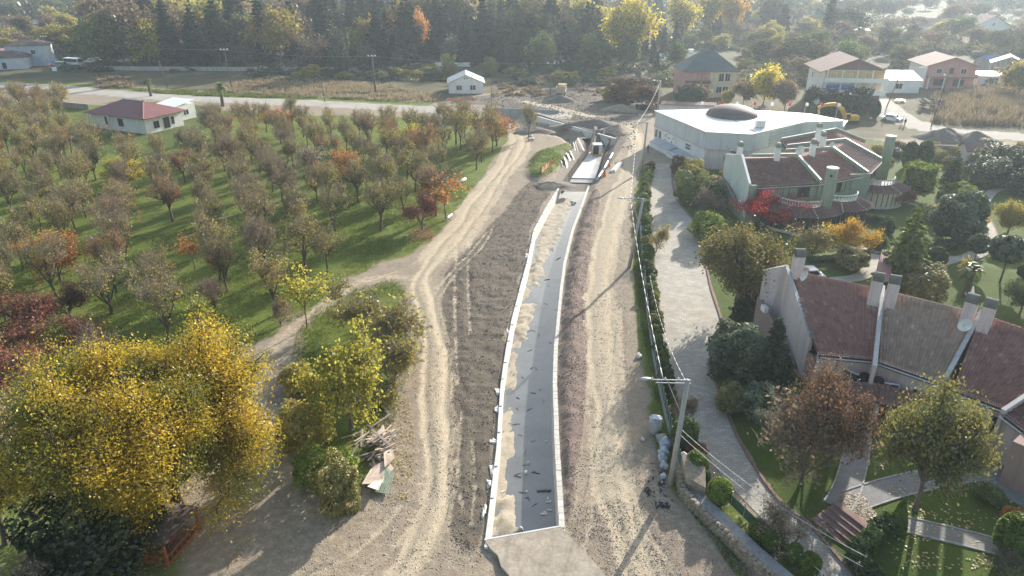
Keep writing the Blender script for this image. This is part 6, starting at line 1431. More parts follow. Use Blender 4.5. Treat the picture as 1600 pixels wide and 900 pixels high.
# ------------------------------------------------------------------ right side: lane wall, hedge, gardens
# old stone wall at the near end of the lane
def stone_wall():
    t = thing('stone_wall', 'old stone boundary wall curving along the dirt road at the lower right', 'wall', P(1120, 800))
    ln = smooth_line(PL([(1061, 742), (1066, 775), (1092, 805), (1130, 842), (1168, 880), (1230, 935), (1300, 990)]), 5)
    rd = random.Random(4)
    mb = MB()
    for a, b in zip(ln[:-1], ln[1:]): mb.wall(a, b, .42, -.4, .82+.04*math.sin(a[0]*3))
    mb.obj('wall_core', MT['rock'], t)
    # facing stones, course by course
    p = np.array([(q[0], q[1]) for q in ln]); s = np.r_[0, np.cumsum(np.hypot(*np.diff(p, axis=0).T))]
    shapes = []
    for i in range(8): m = MB(); m.blob((0, 0, 0), (.5, .5, .5), i, 2, 1, .12); shapes.append(m.mesh('stone_shape', MT['rock'], None, True))
    for c in range(4):
        d = rd.uniform(0, .2)
        while d < min(s[-1], 19):
            L = rd.uniform(.3, .55); x = np.interp(d+L/2, s, p[:, 0]); y = np.interp(d+L/2, s, p[:, 1]); x2 = np.interp(d+L/2+.1, s, p[:, 0]); y2 = np.interp(d+L/2+.1, s, p[:, 1]); a = math.atan2(y2-y, x2-x)
            o = link('stone', rd.choice(shapes), t); nx, ny = -math.sin(a), math.cos(a); sgn = 1 if nx < 0 else -1
            k_ = (.22 if c < 3 else rd.uniform(-.06, .1)); o.location = Vector((x+nx*sgn*k_, y+ny*sgn*k_, .13+c*.28+rd.uniform(-.04, .03)-(.1 if c == 3 else 0)))-Vector(t.location); o.rotation_euler = (0, rd.uniform(-.15, .15), a); o.scale = (L*1.05, .2 if c < 3 else .46, .3 if c < 3 else .2); d += L
    # broken taller stub where the fence begins
    mb = MB(); q = PL([(1062, 745), (1068, 770), (1100, 783), (1098, 757), (1080, 735)]); mb.prism([(a.x, a.y) for a in q], 0, [1.9, 1.5, 1.25, 1.6, 2.0]); mb.obj('wall_stub', MT['rock'], t)
    for k in range(9):
        m = MB(); c = P(1066+k*3.6, 742+k*3.2); m.blob((c.x, c.y+.35, 1.75-k*.05), (.25, .2, .12), k, 2); m.obj('loose_stone', MT['concrete'], t, True)
    # concrete footing ledge inside
    mb = MB(); ln2 = [(q[0]+.75, q[1]+.55) for q in ln[3:]]
    for a, b in zip(ln2[:-1], ln2[1:]): mb.wall(a, b, .9, -.1, .5)
    mb.obj('inner_ledge', MT['concrete_grey'], t)
stone_wall()
# low concrete wall with green cloth fence up the lane
FEN = smooth_line(PL([(1062, 738), (1050, 690), (1040, 650), (1030, 605), (1020, 550), (1013, 500), (1008, 450), (1004, 400), (1001, 350), (1003, 310), (1009, 270)]), 4)
t = thing('lane_wall', 'long low concrete wall between the dirt road and the hedge', 'wall', P(1010, 470)); mb = MB()
for a, b in zip(FEN[:-1], FEN[1:]): mb.wall(a, b, .22, -.2, .55)
mb.obj('wall_body', MT['concrete_grey'], t)
t = thing('mesh_fence', 'green cloth mesh fence on the low wall beside the power pole', 'fence', P(1030, 620)); k = 0
for a, b in zip(FEN[:-1], FEN[1:]):
    k += 1
    if k > 26: break
    h = 1.5 if k < 14 else 1.15
    mb = MB(); mb.wall(a, b, .03, .5, h); mb.obj('cloth_panel', MT['greenmesh'], t)
    mb = MB(); mb.tube((a[0], a[1], .4), (a[0], a[1], h+.15), .035, .035, 6); mb.obj('post', MT['metal'], t)
t = thing('mesh_fence', 'torn green cloth fence above the stone wall at lower right', 'fence', P(1150, 800))
FN2 = smooth_line(PL([(1102, 772), (1122, 793), (1150, 822), (1176, 848)], 0), 3)
for a, b in zip(FN2[:-1], FN2[1:]): mb = MB(); mb.wall((a[0]+.55, a[1]+.35), (b[0]+.55, b[1]+.35), .03, .5, 1.35); mb.obj('cloth_panel', MT['greenmesh'], t)
for a in FN2[::2]: mb = MB(); mb.tube((a[0]+.55, a[1]+.35, .3), (a[0]+.55, a[1]+.35, 1.7), .035, .035, 6); mb.obj('post', MT['metal'], t)
t = thing('railing', 'dark metal railing on the ledge at the bottom right', 'railing', P(1225, 880)); RL = smooth_line(PL([(1190, 850), (1225, 885), (1275, 930)]), 5)
for a, b in zip(RL[:-1], RL[1:]):
    for h in (.7, 1.3): mb = MB(); mb.tube((a[0]+.5, a[1]+.3, h), (b[0]+.5, b[1]+.3, h), .03, .03, 5); mb.obj('rail', MT['metal'], t)
    for u in (0, .5): mb = MB(); p = Vector(a).lerp(Vector(b), u); mb.tube((p[0]+.5, p[1]+.3, .4), (p[0]+.5, p[1]+.3, 1.32), .022, .022, 5); mb.obj('bar', MT['black'], t)
# hedge along the lane
rdh = random.Random(21)
for i, (px, py, ty, k, m, lab) in enumerate(((1068, 700, 655, 'thuja_ball', 'l_hedge', 'rounded dark green shrub behind the power pole foot'), (1083, 712, 692, 'bush1', 'l_red', 'small reddish shrub between the round hedge shrubs'), (1085, 745, 708, 'thuja_ball', 'l_thuja', 'round green hedge shrub right of the stone stub'), (1098, 757, 735, 'thuja_ball', 'l_hedge', 'small dark round shrub next to the stone stub'),
        (1122, 788, 750, 'thuja_ball', 'l_thuja', 'bright green round hedge shrub above the torn fence'), (1182, 845, 815, 'thuja_ball', 'l_thuja', 'low green hedge shrub right of the torn fence'), (1205, 860, 825, 'thuja_ball', 'l_thuja', 'green hedge shrub beside the pale blossom bush'), (1238, 880, 852, 'thuja_ball', 'l_thuja', 'green hedge shrub at the lower end of the lane hedge'), (1262, 898, 866, 'thuja_ball', 'l_thuja', 'last green hedge shrub at the bottom edge of the lane'))):
    plant_px(k, px, py, ty, lab, cat='shrub', name='hedge_shrub', mat=m, w=.9)
HL = smooth_line(PL([(1056, 640), (1046, 600), (1038, 560), (1028, 500), (1020, 440), (1014, 380), (1011, 330), (1014, 290), (1019, 262)]), 5)
p = np.array([(q[0], q[1]) for q in HL]); s = np.r_[0, np.cumsum(np.hypot(*np.diff(p, axis=0).T))]; d = 0; hk = 0
while d < s[-1]:
    x = float(np.interp(d, s, p[:, 0])); y = float(np.interp(d, s, p[:, 1]))
    m = rdh.choice(('l_hedge', 'l_thuja', 'l_greengold', 'l_green', 'l_hedge')); k = rdh.choice(('bush0', 'bush2', 'bush1', 'thuja_ball'))
    zone = 'behind the green mesh fence' if y < 64 else 'along the middle of the lane' if y < 95 else 'at the market end of the lane'
    col = {'l_hedge': 'dark green', 'l_thuja': 'bright green', 'l_greengold': 'golden green', 'l_green': 'mid green'}[m]
    plant(k, x+rdh.uniform(-.6, -.1), y, rdh.uniform(1.0, 1.6), '%s hedge shrub %s' % (col, zone), cat='shrub', name='hedge_shrub', mat=m, w=rdh.uniform(.6, .8), group='%s hedge shrubs %s' % (col, zone)); d += rdh.uniform(1.0, 1.5); hk += 1
plant_px('wispy', 1065, 660, 610, 'bare twiggy shrub behind the near power pole', cat='shrub', name='shrub', mat='l_brown', w=.8)
plant_px('wispy', 1025, 395, 345, 'thin leafless sapling standing in the lane hedge', cat='shrub', name='shrub', mat='l_olive', w=.7)
plant_px('wispy', 1222, 862, 796, 'pale blossom-like bush leaning over the driveway', cat='shrub', name='shrub', mat='l_pale', w=1.15)
# trees and shrubs between the driveway and the pink terrace
T = plant_px
T('round0', 1148, 488, 338, 'big round olive and gold tree at the driveway bend', name='maple_tree', mat='l_maple', w=.95)
T('spruce_near', 1168, 500, 418, 'dark conifer tucked under the big round tree', mat='l_dark', w=1.1, name='conifer')
T('leafy', 1148, 598, 516, 'silvery green leafy shrub at the driveway edge', cat='shrub', mat='l_blue', name='shrub', w=.95)
T('spruce_near', 1200, 605, 505, 'dark spruce beside the pink gable wall', mat='l_dark', name='spruce_tree', w=1.15)
T('bush0', 1178, 655, 612, 'blue-grey rounded shrub on the shaded lawn', cat='shrub', mat='l_blue', name='shrub', w=.8)
T('wispy', 1200, 690, 640, 'silvery wispy shrub on the shaded lawn', cat='shrub', mat='l_blue', name='shrub', w=.9)
T('round1', 1290, 738, 578, 'rust brown leafy tree in front of the pink terrace', name='tree', mat='l_rust', w=.66)
T('wispy', 1252, 752, 645, 'pale bare bushy shrub left of the rust brown tree', cat='shrub', mat='l_brown', name='shrub', w=1.3)
T('round0', 1427, 806, 600, 'green-gold tree with pale trunk in front of the pink terrace', name='tree', mat='l_greengold', w=.66)
T('bush1', 1140, 640, 602, 'low shrub with yellowing leaves at the kerb', cat='shrub', mat='l_greengold', name='shrub', w=.7)
T('thuja_cone', 1397, 838, 790, 'pointed green thuja beside the garden path', cat='shrub', mat='l_thuja', name='thuja', w=1.0)
for i, (px, py) in enumerate(((1386, 838), (1372, 848), (1358, 858), (1345, 868), (1335, 880), (1340, 895), (1352, 908), (1365, 922), (1380, 936))):
    b = P(px, py); plant('bush0', b.x, b.y, 1.4, 'clipped hedge section right of the steps, number counted from the thuja: %s' % ('first', 'second', 'third', 'fourth', 'fifth', 'sixth', 'seventh', 'eighth', 'ninth')[i], cat='hedge', mat='l_hedge', name='hedge', w=.72)
T('thuja_ball', 1577, 878, 822, 'bright green round thuja at the right edge by the path', cat='shrub', mat='l_thuja', name='thuja', w=1.05)
T('bush1', 1583, 828, 808, 'small orange shrub on the leafy lawn near the right edge', cat='shrub', mat='l_orange', name='shrub')
T('wispy', 1555, 905, 868, 'wispy shrub at the bottom right corner', cat='shrub', mat='l_green', name='shrub', w=1.2)
T('bush1', 1540, 790, 770, 'small weedy shrub beside the forecourt', cat='shrub', mat='l_green', name='shrub')
# market side of the drive
T('bush_near', 1078, 292, 254, 'grey-green bushy tree by the market lean-to', cat='shrub', mat='l_olive', name='shrub', w=1.2)
T('bush_near', 1075, 318, 272, 'leafy shrub at the lawn corner by the driveway', cat='shrub', mat='l_green', name='shrub', w=1.0)
T('bush2', 1112, 298, 276, 'golden green bush in front of the market corner', cat='shrub', mat='l_greengold', name='shrub', w=1.0)
T('bush2', 1062, 272, 246, 'rusty shrub at the market lean-to', cat='shrub', mat='l_rust', name='shrub', w=.7)
T('wispy', 1105, 335, 295, 'purple-brown twiggy shrub left of the mint gable', cat='shrub', mat='l_brown', name='shrub', w=1.4)
T('bush2', 1112, 318, 286, 'round shrub on the small lawn left of the mint gable', cat='shrub', mat='l_green', name='shrub', w=.8)
T('bush2', 1105, 372, 335, 'bright green shrub above the big round tree', cat='shrub', mat='l_thuja', name='shrub', w=1.0)
T('bush_near', 1140, 262, 225, 'evergreen shrub between the market and the green terrace', cat='shrub', mat='l_dark', name='shrub', w=.9)
T('bush_near', 1138, 292, 268, 'low olive shrub behind the mint gable', cat='shrub', mat='l_olive', name='shrub', w=1.3)
# front gardens of the green terrace
T('round2', 1195, 358, 291, 'crimson maple in front of the green terrace', mat='l_crimson', name='maple_tree', w=1.25)
T('round2', 1408, 322, 292, 'dark red maple beside the rear green house', mat='l_red', name='maple_tree', w=1.3)
T('round2', 1322, 405, 342, 'small bright yellow tree on the green terrace lawn', mat='l_amber', name='ginkgo_tree', w=.95)
T('wispy', 1270, 402, 340, 'drooping bare shrub tree in front of the conservatory', mat='l_olive', name='weeping_tree', w=1.2)
T('cedar', 1405, 450, 322, 'tall open cedar behind the pink canopy', mat='l_green', name='cedar_tree', w=.95)
T('thuja_ball', 1457, 425, 394, 'clipped egg-shaped thuja beside the winding path', cat='shrub', mat='l_hedge', name='thuja', w=1.15)
T('leafy', 1490, 378, 306, 'glossy blue-green magnolia at the path bend', mat='l_blue', name='magnolia_tree', w=1.0)
T('bush1', 1515, 352, 325, 'amber shrub peeking behind the magnolia', cat='shrub', mat='l_amber', name='shrub', w=1.0)
T('cedar', 1530, 335, 300, 'green juniper right of the magnolia', mat='l_green', name='juniper', w=1.2)
T('topiary', 1517, 425, 374, 'small silver lollipop tree beside the path', mat='l_blue', name='topiary_tree', w=.9)
T('topiary', 1560, 448, 378, 'larger silver lollipop tree on the sunny lawn', mat='l_blue', name='topiary_tree', w=1.15)
T('thuja_far', 1562, 395, 366, 'clipped dome hedge on the sunny lawn', cat='shrub', mat='l_thuja', name='thuja', w=.9)
T('palm', 1505, 470, 418, 'short palm on the sunny lawn', mat='l_green', name='palm_tree')
T('sapling', 1497, 445, 400, 'thin staked sapling near the path', mat='l_olive', name='sapling', w=.6)
T('thuja_ball', 1595, 440, 420, 'dark clipped ball shrub at the right edge', cat='shrub', mat='l_hedge', name='thuja')
T('round0', 1572, 372, 308, 'small thin-leaved tree on the lawn at the right edge', mat='l_olive', name='tree', w=.9)
T('round0', 1590, 500, 438, 'leafy tree behind the terrace at the right edge', mat='l_green', name='tree', w=1.0)
T('bush_near', 1440, 472, 425, 'golden bush behind the pink terrace ridge', cat='shrub', mat='l_greengold', name='shrub', w=1.4)
T('bush2', 1325, 425, 395, 'low yellowish bush behind the pink ridge', cat='shrub', mat='l_greengold', name='shrub', w=1.0)
T('bush2', 1385, 365, 342, 'clipped cube shrub on the green terrace lawn', cat='shrub', mat='l_hedge', name='shrub', w=.7)
T('bush2', 1365, 392, 370, 'low clipped hedge shrub by the garden path', cat='shrub', mat='l_hedge', name='shrub', w=.9)
T('thuja_far', 1418, 262, 222, 'left of the two tall dark thujas behind the terrace', mat='l_hedge', name='thuja', cat='shrub', w=.85)
T('thuja_far', 1440, 262, 220, 'right of the two tall dark thujas behind the terrace', mat='l_hedge', name='thuja', cat='shrub', w=.85)
T('topiary_drum', 1430, 310, 258, 'drum-clipped evergreen on a short trunk', mat='l_thuja', name='topiary_tree', w=.95)
T('cedar', 1485, 290, 235, 'soft green conifer in the rear gardens', mat='l_green', name='conifer', w=1.1)
T('bush_near', 1545, 290, 250, 'leafy dark shrub in the rear gardens', cat='shrub', mat='l_blue', name='shrub', w=1.6)
T('bush_near', 1575, 275, 232, 'evergreen shrub mass by the ruined wall', cat='shrub', mat='l_dark', name='shrub', w=1.8)
T('bush_near', 1525, 268, 238, 'green shrub beside the small ruined shed', cat='shrub', mat='l_bramble', name='shrub', w=1.3)
T('bush2', 1493, 305, 286, 'rounded yellow-green shrub, left of a pair', cat='shrub', mat='l_thuja', name='shrub', w=1.2)
T('bush2', 1508, 312, 292, 'rounded yellow-green shrub, right of a pair', cat='shrub', mat='l_thuja', name='shrub', w=1.2)
T('bush1', 1460, 345, 322, 'golden feathery shrub below the drum evergreen', cat='shrub', mat='l_greengold', name='shrub', w=1.2)
T('bush_near', 1595, 305, 268, 'dark evergreen at the right edge of the rear gardens', cat='shrub', mat='l_dark', name='shrub', w=1.2)
T('bush2', 1250, 440, 425, 'low shrub behind the pink gable peak', cat='shrub', mat='l_orange', name='shrub', w=.8)
for k, (x0, y0, x1, y1, lab) in enumerate(((1268, 415, 1360, 410, 'clipped hedge strip behind the pink ridge'), (1440, 402, 1530, 375, 'clipped hedge strip along the winding path'), (1350, 345, 1400, 352, 'clipped hedge strip below the rear green house'), (1470, 310, 1525, 300, 'clipped hedge strip enclosing the rear garden'))):
    a, b = P(x0, y0), P(x1, y1); L = (b-a).length; n = int(L/.9); rt = thing('hedge', lab, 'hedge', a); pr = PROTO['hedge_block']
    for i in range(n):
        q = a.lerp(b, i/n)-a
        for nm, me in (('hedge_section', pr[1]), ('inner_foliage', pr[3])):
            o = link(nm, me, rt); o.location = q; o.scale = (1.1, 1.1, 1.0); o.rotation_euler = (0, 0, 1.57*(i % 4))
# garden lamp globes
for (px, py) in ((1355, 395),):
    c = P(px, py); t = thing('garden_lamp', 'white globe garden lamp beside the path', 'lamp', c); mb = MB(); mb.tube(c, c+V3(0, 0, 1.6), .05, .05, 6); mb.obj('post', MT['metal'], t)
    mb = MB(); mb.blob(c+V3(0, 0, 1.8), .28, 1, 2, 1, 0); mb.obj('globe', MT['white_plastic'], t, True)
# fallen leaves on the lawns
def scatter(name, label, poly, n, size, mat, zoff=.03, seed=1, clump=None, flat=True):
    g = np.random.default_rng(seed); pw = np.array([(p.x, p.y) for p in PL(poly)]); lo, hi = pw.min(0), pw.max(0); out = []
    while sum(len(o) for o in out) < n:
        q = g.uniform(lo, hi, (n*2, 2)); q = q[in_poly(q[:, 0], q[:, 1], pw)]
        if clump is not None: q = q[g.uniform(0, 1, len(q)) < sstep(fbm(q[:, 0]*clump, q[:, 1]*clump, seed), .38, .62)]
        out.append(q)
    q = np.concatenate(out)[:n]; z = land(q[:, 0], q[:, 1])+zoff; c = np.stack([q[:, 0], q[:, 1], z], 1)
    V, F = leaf_quads(c, size, g, np.tile([0, 0, 1.0], (n, 1)), .8, 1.4)
    o = link(name, np_mesh(name, V, F, MT[mat], False, {'rnd': ('FACE', g.uniform(0, 1, n))})); tag(o, kind='stuff'); o['label'] = label; return o
scatter('fallen_leaves', 'pale fallen leaves strewn over the terrace lawn and paths', [(1350, 760), (1500, 740), (1600, 800), (1600, 900), (1400, 900), (1370, 820)], 650, .13, 'l_fallen', .05, 1, .35)
scatter('fallen_leaves', 'dry leaves drifted beside the brick steps', [(1312, 780), (1345, 782), (1368, 815), (1340, 832), (1310, 800)], 900, .12, 'l_pale', .07, 2)
scatter('fallen_leaves', 'fallen red leaves under the small red tree', [(640, 362), (668, 355), (684, 368), (668, 376), (640, 376)], 900, .12, 'l_fallenred', .04, 3)
scatter('fallen_leaves', 'yellow fallen leaves scattered around the scrap heap', [(470, 640), (640, 620), (650, 700), (640, 780), (560, 800), (480, 740)], 1600, .11, 'l_fallen', .05, 4, .5)
scatter('fallen_leaves', 'yellow fallen leaves under the walnut', [(100, 760), (420, 700), (420, 820), (300, 960), (50, 960)], 2200, .11, 'l_fallen', .05, 5, .4)

# ------------------------------------------------------------------ woods, scrub and fields behind
g8 = np.random.default_rng(88); FOCC = []
def ffree(x, y, r):
    for a, b in FOCC:
        if (a-x)**2+(b-y)**2 < r*r: return False
    FOCC.append((x, y)); return True
# named individuals first: (px base, py base, top row, proto, material, width, label)
FAR = [
 (235, 105, 24, 'wood2', 'l_yellow', .8, 'yellow tree at the left front of the dark wood'),
 (175, 104, 12, 'wood0', 'l_green', 1.1, 'broad dark green tree at the left end of the wood'),
 (195, 100, 20, 'wood1', 'l_olive', 1.1, 'greyish tree beside the yellow one at the wood edge'),
 (270, 104, -10, 'cypress0', None, 1.5, 'tall dark cypress right of the yellow tree'),
 (310, 102, 5, 'spruce0', None, 1.3, 'dark conifer with broad base in the left of the wood'),
 (345, 104, 0, 'pine0', None, 1.1, 'tall dark pine behind the road pole'),
 (385, 103, 50, 'bare_wood', 'l_brown', 1.1, 'bare brown tree in front of the dark pines'),
 (440, 104, 10, 'wood1', 'l_olive2', 1.0, 'olive tree with golden top in the wood'),
 (483, 106, 38, 'bare_wood', 'l_brown', 1.1, 'bare grey tree with visible trunk at the wood edge'),
 (512, 100, -5, 'cypress0', None, 1.8, 'very dark tall conifer left of the ivy-clad stump'),
 (533, 116, 52, 'bush_near', 'l_bramble', .55, 'ivy-clad leaning stump at the wood edge'),
 (580, 100, 20, 'wood0', 'l_olive2', .9, 'bronze green tree in the middle of the wood'),
 (573, 106, 68, 'wood3', 'l_brown', .9, 'small brown tree at the wood edge near the pole'),
 (648, 96, 6, 'wood1', 'l_orange', .75, 'tall copper orange tree in the wood'),
 (622, 106, 76, 'bush_near', 'l_blue', .8, 'silvery shrub at the wood edge right of the pole'),
 (692, 100, 12, 'cypress0', None, 1.3, 'dark narrow conifer rising directly over the white shed ridge'),
 (705, 102, 48, 'wood2', 'l_blue', .9, 'silver-leaved tree behind the white shed'),
 (765, 118, 92, 'bush_near', 'l_greengold', 1.1, 'green-gold bush right behind the white shed'),
 (702, 120, 88, 'bush_near', 'l_greengold', .8, 'yellow-green bush left behind the white shed'),
 (990, 104, -25, 'poplar0', 'l_yellow', 1.1, 'tall yellow poplar, tallest of the group at top centre'),
 (972, 100, -10, 'poplar0', 'l_yellow', .9, 'yellow poplar just left of the tallest one'),
 (1062, 75, -20, 'poplar0', 'l_yellow', 1.0, 'pale yellow poplar right of the tallest one'),
 (1105, 60, -25, 'poplar0', 'l_yellow', .9, 'hazy yellow poplar at the top centre right'),
 (1140, 62, -20, 'poplar0', 'l_amber', .9, 'hazy golden poplar behind the pink house'),
 (1192, 165, 92, 'wood2', 'l_yellow', .85, 'bright yellow tree right of the pink and cream house'),
 (1160, 168, 122, 'wood3', 'l_brown', .9, 'brown gold tree between the house and the yellow tree'),
 (1135, 170, 138, 'wood3', 'l_olive2', .8, 'low golden tree in front of the cream wall'),
 (1092, 166, 128, 'wood0', 'l_brown', .9, 'dark bare tree in front of the pink wall'),
 (1075, 168, 135, 'bush_near', 'l_dark', 1.3, 'dark evergreen shrub in front of the pink wall'),
 (1225, 175, 122, 'wood1', 'l_brown', .9, 'grey-brown tree right of the bright yellow one'),
 (1265, 172, 130, 'wood0', 'l_dark', .8, 'dark tree at the left side of the white house'),
 (1300, 180, 143, 'bush_near', 'l_dark', 1.3, 'dark ivy mass left under the white house balcony'),
 (1340, 178, 140, 'bush_near', 'l_dark', 1.2, 'dark ivy mass right under the white house balcony'),
 (1365, 185, 158, 'thuja_far', 'l_dark', .9, 'dark round evergreen at the road corner'),
 (1010, 172, 128, 'wood3', 'l_rust', 1.1, 'rusty scrub tree by the market end of the road'),
 (985, 160, 125, 'bush_near', 'l_rust', 2.2, 'russet thicket beside the cleared ground'),
 (960, 158, 135, 'bush_near', 'l_olive', 2.0, 'olive thicket beside the cleared ground'),
 (1590, 150, 92, 'wood0', 'l_olive2', 1.3, 'large olive tree at the right edge beyond the reeds'),
 (1330, 110, 60, 'wood1', 'l_green', 1.1, 'big hazy tree behind the white three-storey house'),
 (1385, 90, 58, 'wood0', 'l_dark', 1.2, 'round hazy tree between the far houses'),
 (1270, 95, 40, 'wood0', 'l_green', 1.1, 'hazy green tree left behind the white house'),
 (1500, 65, 20, 'wood0', 'l_green', 1.3, 'hazy tree clump left of the distant white gable'),
 (1290, 70, -10, 'cypress0', None, 1.3, 'tall hazy dark conifer at top right'),
 (1320, 60, 5, 'wood0', 'l_dark', 1.5, 'dark hazy broad tree at the top right'),
]
for (px, py, ty, k, m, w, lab) in FAR:
    b = P(px, py); FOCC.append((b.x, b.y)); h = min(30, tall(px, py, ty)) if ty > -5 else {'cypress0': 24, 'poplar0': 28, 'pine0': 24}.get(k, 22)
    plant(k, b.x, b.y, h, lab, mat=m, w=w, name='tree' if 'bush' not in k and 'thuja' not in k else 'shrub', cat='tree' if 'bush' not in k and 'thuja' not in k else 'shrub')
ZW = {'in the wood beyond the road': [(200, 'behind the left end of the boundary wall'), (300, 'around the tall dark cypress'), (400, 'behind the tall road pole'), (500, 'left of the mossy pole'), (600, 'right of the mossy pole'), (700, 'above the white shed'), (800, 'right above the shed'), (900, 'left of the tall poplars')],
  'on the slope behind the far houses': [(1090, 'behind the pink and cream house'), (1180, 'above the bright yellow tree'), (1280, 'left behind the white three-storey house'), (1400, 'between the two large far houses'), (1500, 'above the brown-gabled house'), (1590, 'at the right edge above the reeds')],
  'at the misty top right': [(1150, 'near the misty top centre'), (1300, 'at the misty top right of centre'), (1450, 'left of the distant white gable'), (1580, 'in the misty top right corner')]}
def fill(n, xr, yr, kinds, r, hr, where0, avoid=(), ymin=0):
    c = 0; tries = 0
    while c < n and tries < n*30:
        tries += 1; px = g8.uniform(*xr); py = g8.uniform(*yr); b = P(px, py)
        if any(x0 < px < x1 and y0 < py < y1 for x0, x1, y0, y1 in avoid): continue
        if not ffree(b.x, b.y, r): continue
        where = min(ZW[where0], key=lambda q: abs(q[0]-px))[1] if where0 in ZW else where0; k, m, w, what = kinds[g8.integers(0, len(kinds))]; isb = k.startswith(('bush', 'bramble', 'leafy'))
        plant(k, b.x, b.y, g8.uniform(*hr)*(.3 if isb else 1.0), '%s %s' % (what, where), mat=m, w=w*g8.uniform(.85, 1.2), cat='shrub' if isb else 'tree', name='shrub' if isb else 'tree', group='%ss %s' % (what, where)); c += 1
CON = [('cypress0', None, 1.3, 'dark narrow conifer'), ('spruce0', None, 1.1, 'dark broad conifer'), ('pine0', None, 1.0, 'tall dark pine'), ('pine0', None, 1.1, 'tall dark pine'), ('spruce0', None, 1.2, 'dark broad conifer'), ('wood0', 'l_woodland', 1.0, 'olive woodland tree'), ('wood1', 'l_olive', 1.0, 'golden olive woodland tree'), ('cypress0', None, 1.4, 'dark narrow conifer'), ('wood2', 'l_woodland', 1.0, 'olive woodland tree'), ('wood3', 'l_brown', 1.0, 'brown woodland tree')]
fill(125, (160, 930), (58, 105), CON, 5.6, (17, 26), 'in the wood beyond the road')
fill(48, (200, 930), (18, 58), CON, 10, (19, 27), 'deep in the wood at the top')
CEM = [('cypress0', None, 1.0, 'dark slim cypress'), ('bush_near', 'l_blue', 1.2, 'silvery evergreen shrub'), ('spruce0', None, .9, 'small dark conifer'), ('wood2', 'l_green', .9, 'green leafy tree'), ('cypress0', None, 1.3, 'dark slim cypress')]
fill(40, (780, 1060), (62, 112), CEM, 5, (7, 15), 'among the pale stones behind the cleared ground')
fill(26, (880, 1250), (10, 62), CON+[('poplar0', 'l_yellow', .9, 'hazy yellow poplar')], 13, (16, 24), 'in the haze at the top centre')
SCR = [('wood0', 'l_woodland', 1.2, 'hazy olive tree'), ('wood1', 'l_woodland', 1.2, 'hazy green tree'), ('wood3', 'l_brown', 1.2, 'hazy brown tree'), ('bush_near', 'l_bramble', 2.2, 'hazy scrub clump'), ('bush_near', 'l_olive', 2.4, 'hazy olive scrub clump'), ('wood2', 'l_olive', 1.1, 'hazy golden tree'), ('bare_wood', 'l_brown', 1.2, 'hazy bare tree')]
AV = [(1265, 1395, 85, 175), (1375, 1435, 110, 150), (1418, 1525, 85, 145), (1440, 1640, 140, 235), (1360, 1640, 165, 235), (1525, 1580, 92, 132), (1190, 1235, 18, 45), (1500, 1570, 35, 70), (1050, 1160, 80, 170)]
fill(95, (1060, 1610), (40, 135), SCR, 7, (6, 12), 'on the slope behind the far houses', AV)
fill(60, (1100, 1610), (4, 42), SCR, 15, (8, 14), 'at the misty top right')
fill(40, (-20, 170), (8, 92), [('wood0', 'l_olive', 1.2, 'greyish tree'), ('bare_wood', 'l_brown', 1.2, 'bare brown tree'), ('bush_near', 'l_olive', 2.6, 'olive scrub clump'), ('wood3', 'l_brown', 1.1, 'brown tree'), ('bush_near', 'l_brown', 2.6, 'brown scrub clump'), ('wood1', 'l_olive', 1.0, 'golden green tree')], 8, (6, 12), 'in the scrub at the top left', [(-20, 90, 85, 120), (60, 150, 90, 115), (10, 120, 20, 34)])
fill(26, (400, 1010), (112, 124), [('bramble', None, 1.0, 'low bramble mound'), ('bush_near', 'l_bramble', 1.8, 'bramble bush'), ('bramble', 'l_olive', 1.1, 'low olive bramble mound')], 4.5, (5, 8), 'along the foot of the wood')
fill(12, (800, 1000), (118, 135), [('bramble', None, 1.0, 'low bramble mound'), ('bush_near', 'l_bramble', 1.6, 'bramble bush')], 6, (4, 7), 'above the cleared ground')
fill(22, (1325, 1600), (232, 262), [('bush_near', 'l_bramble', 1.8, 'low evergreen shrub'), ('bush_near', 'l_olive', 1.6, 'low olive shrub'), ('bush2', 'l_brown', 1.2, 'low brown shrub')], 4, (4, 7), 'between the green terrace and the soil heaps', [(1400, 1455, 232, 262)])
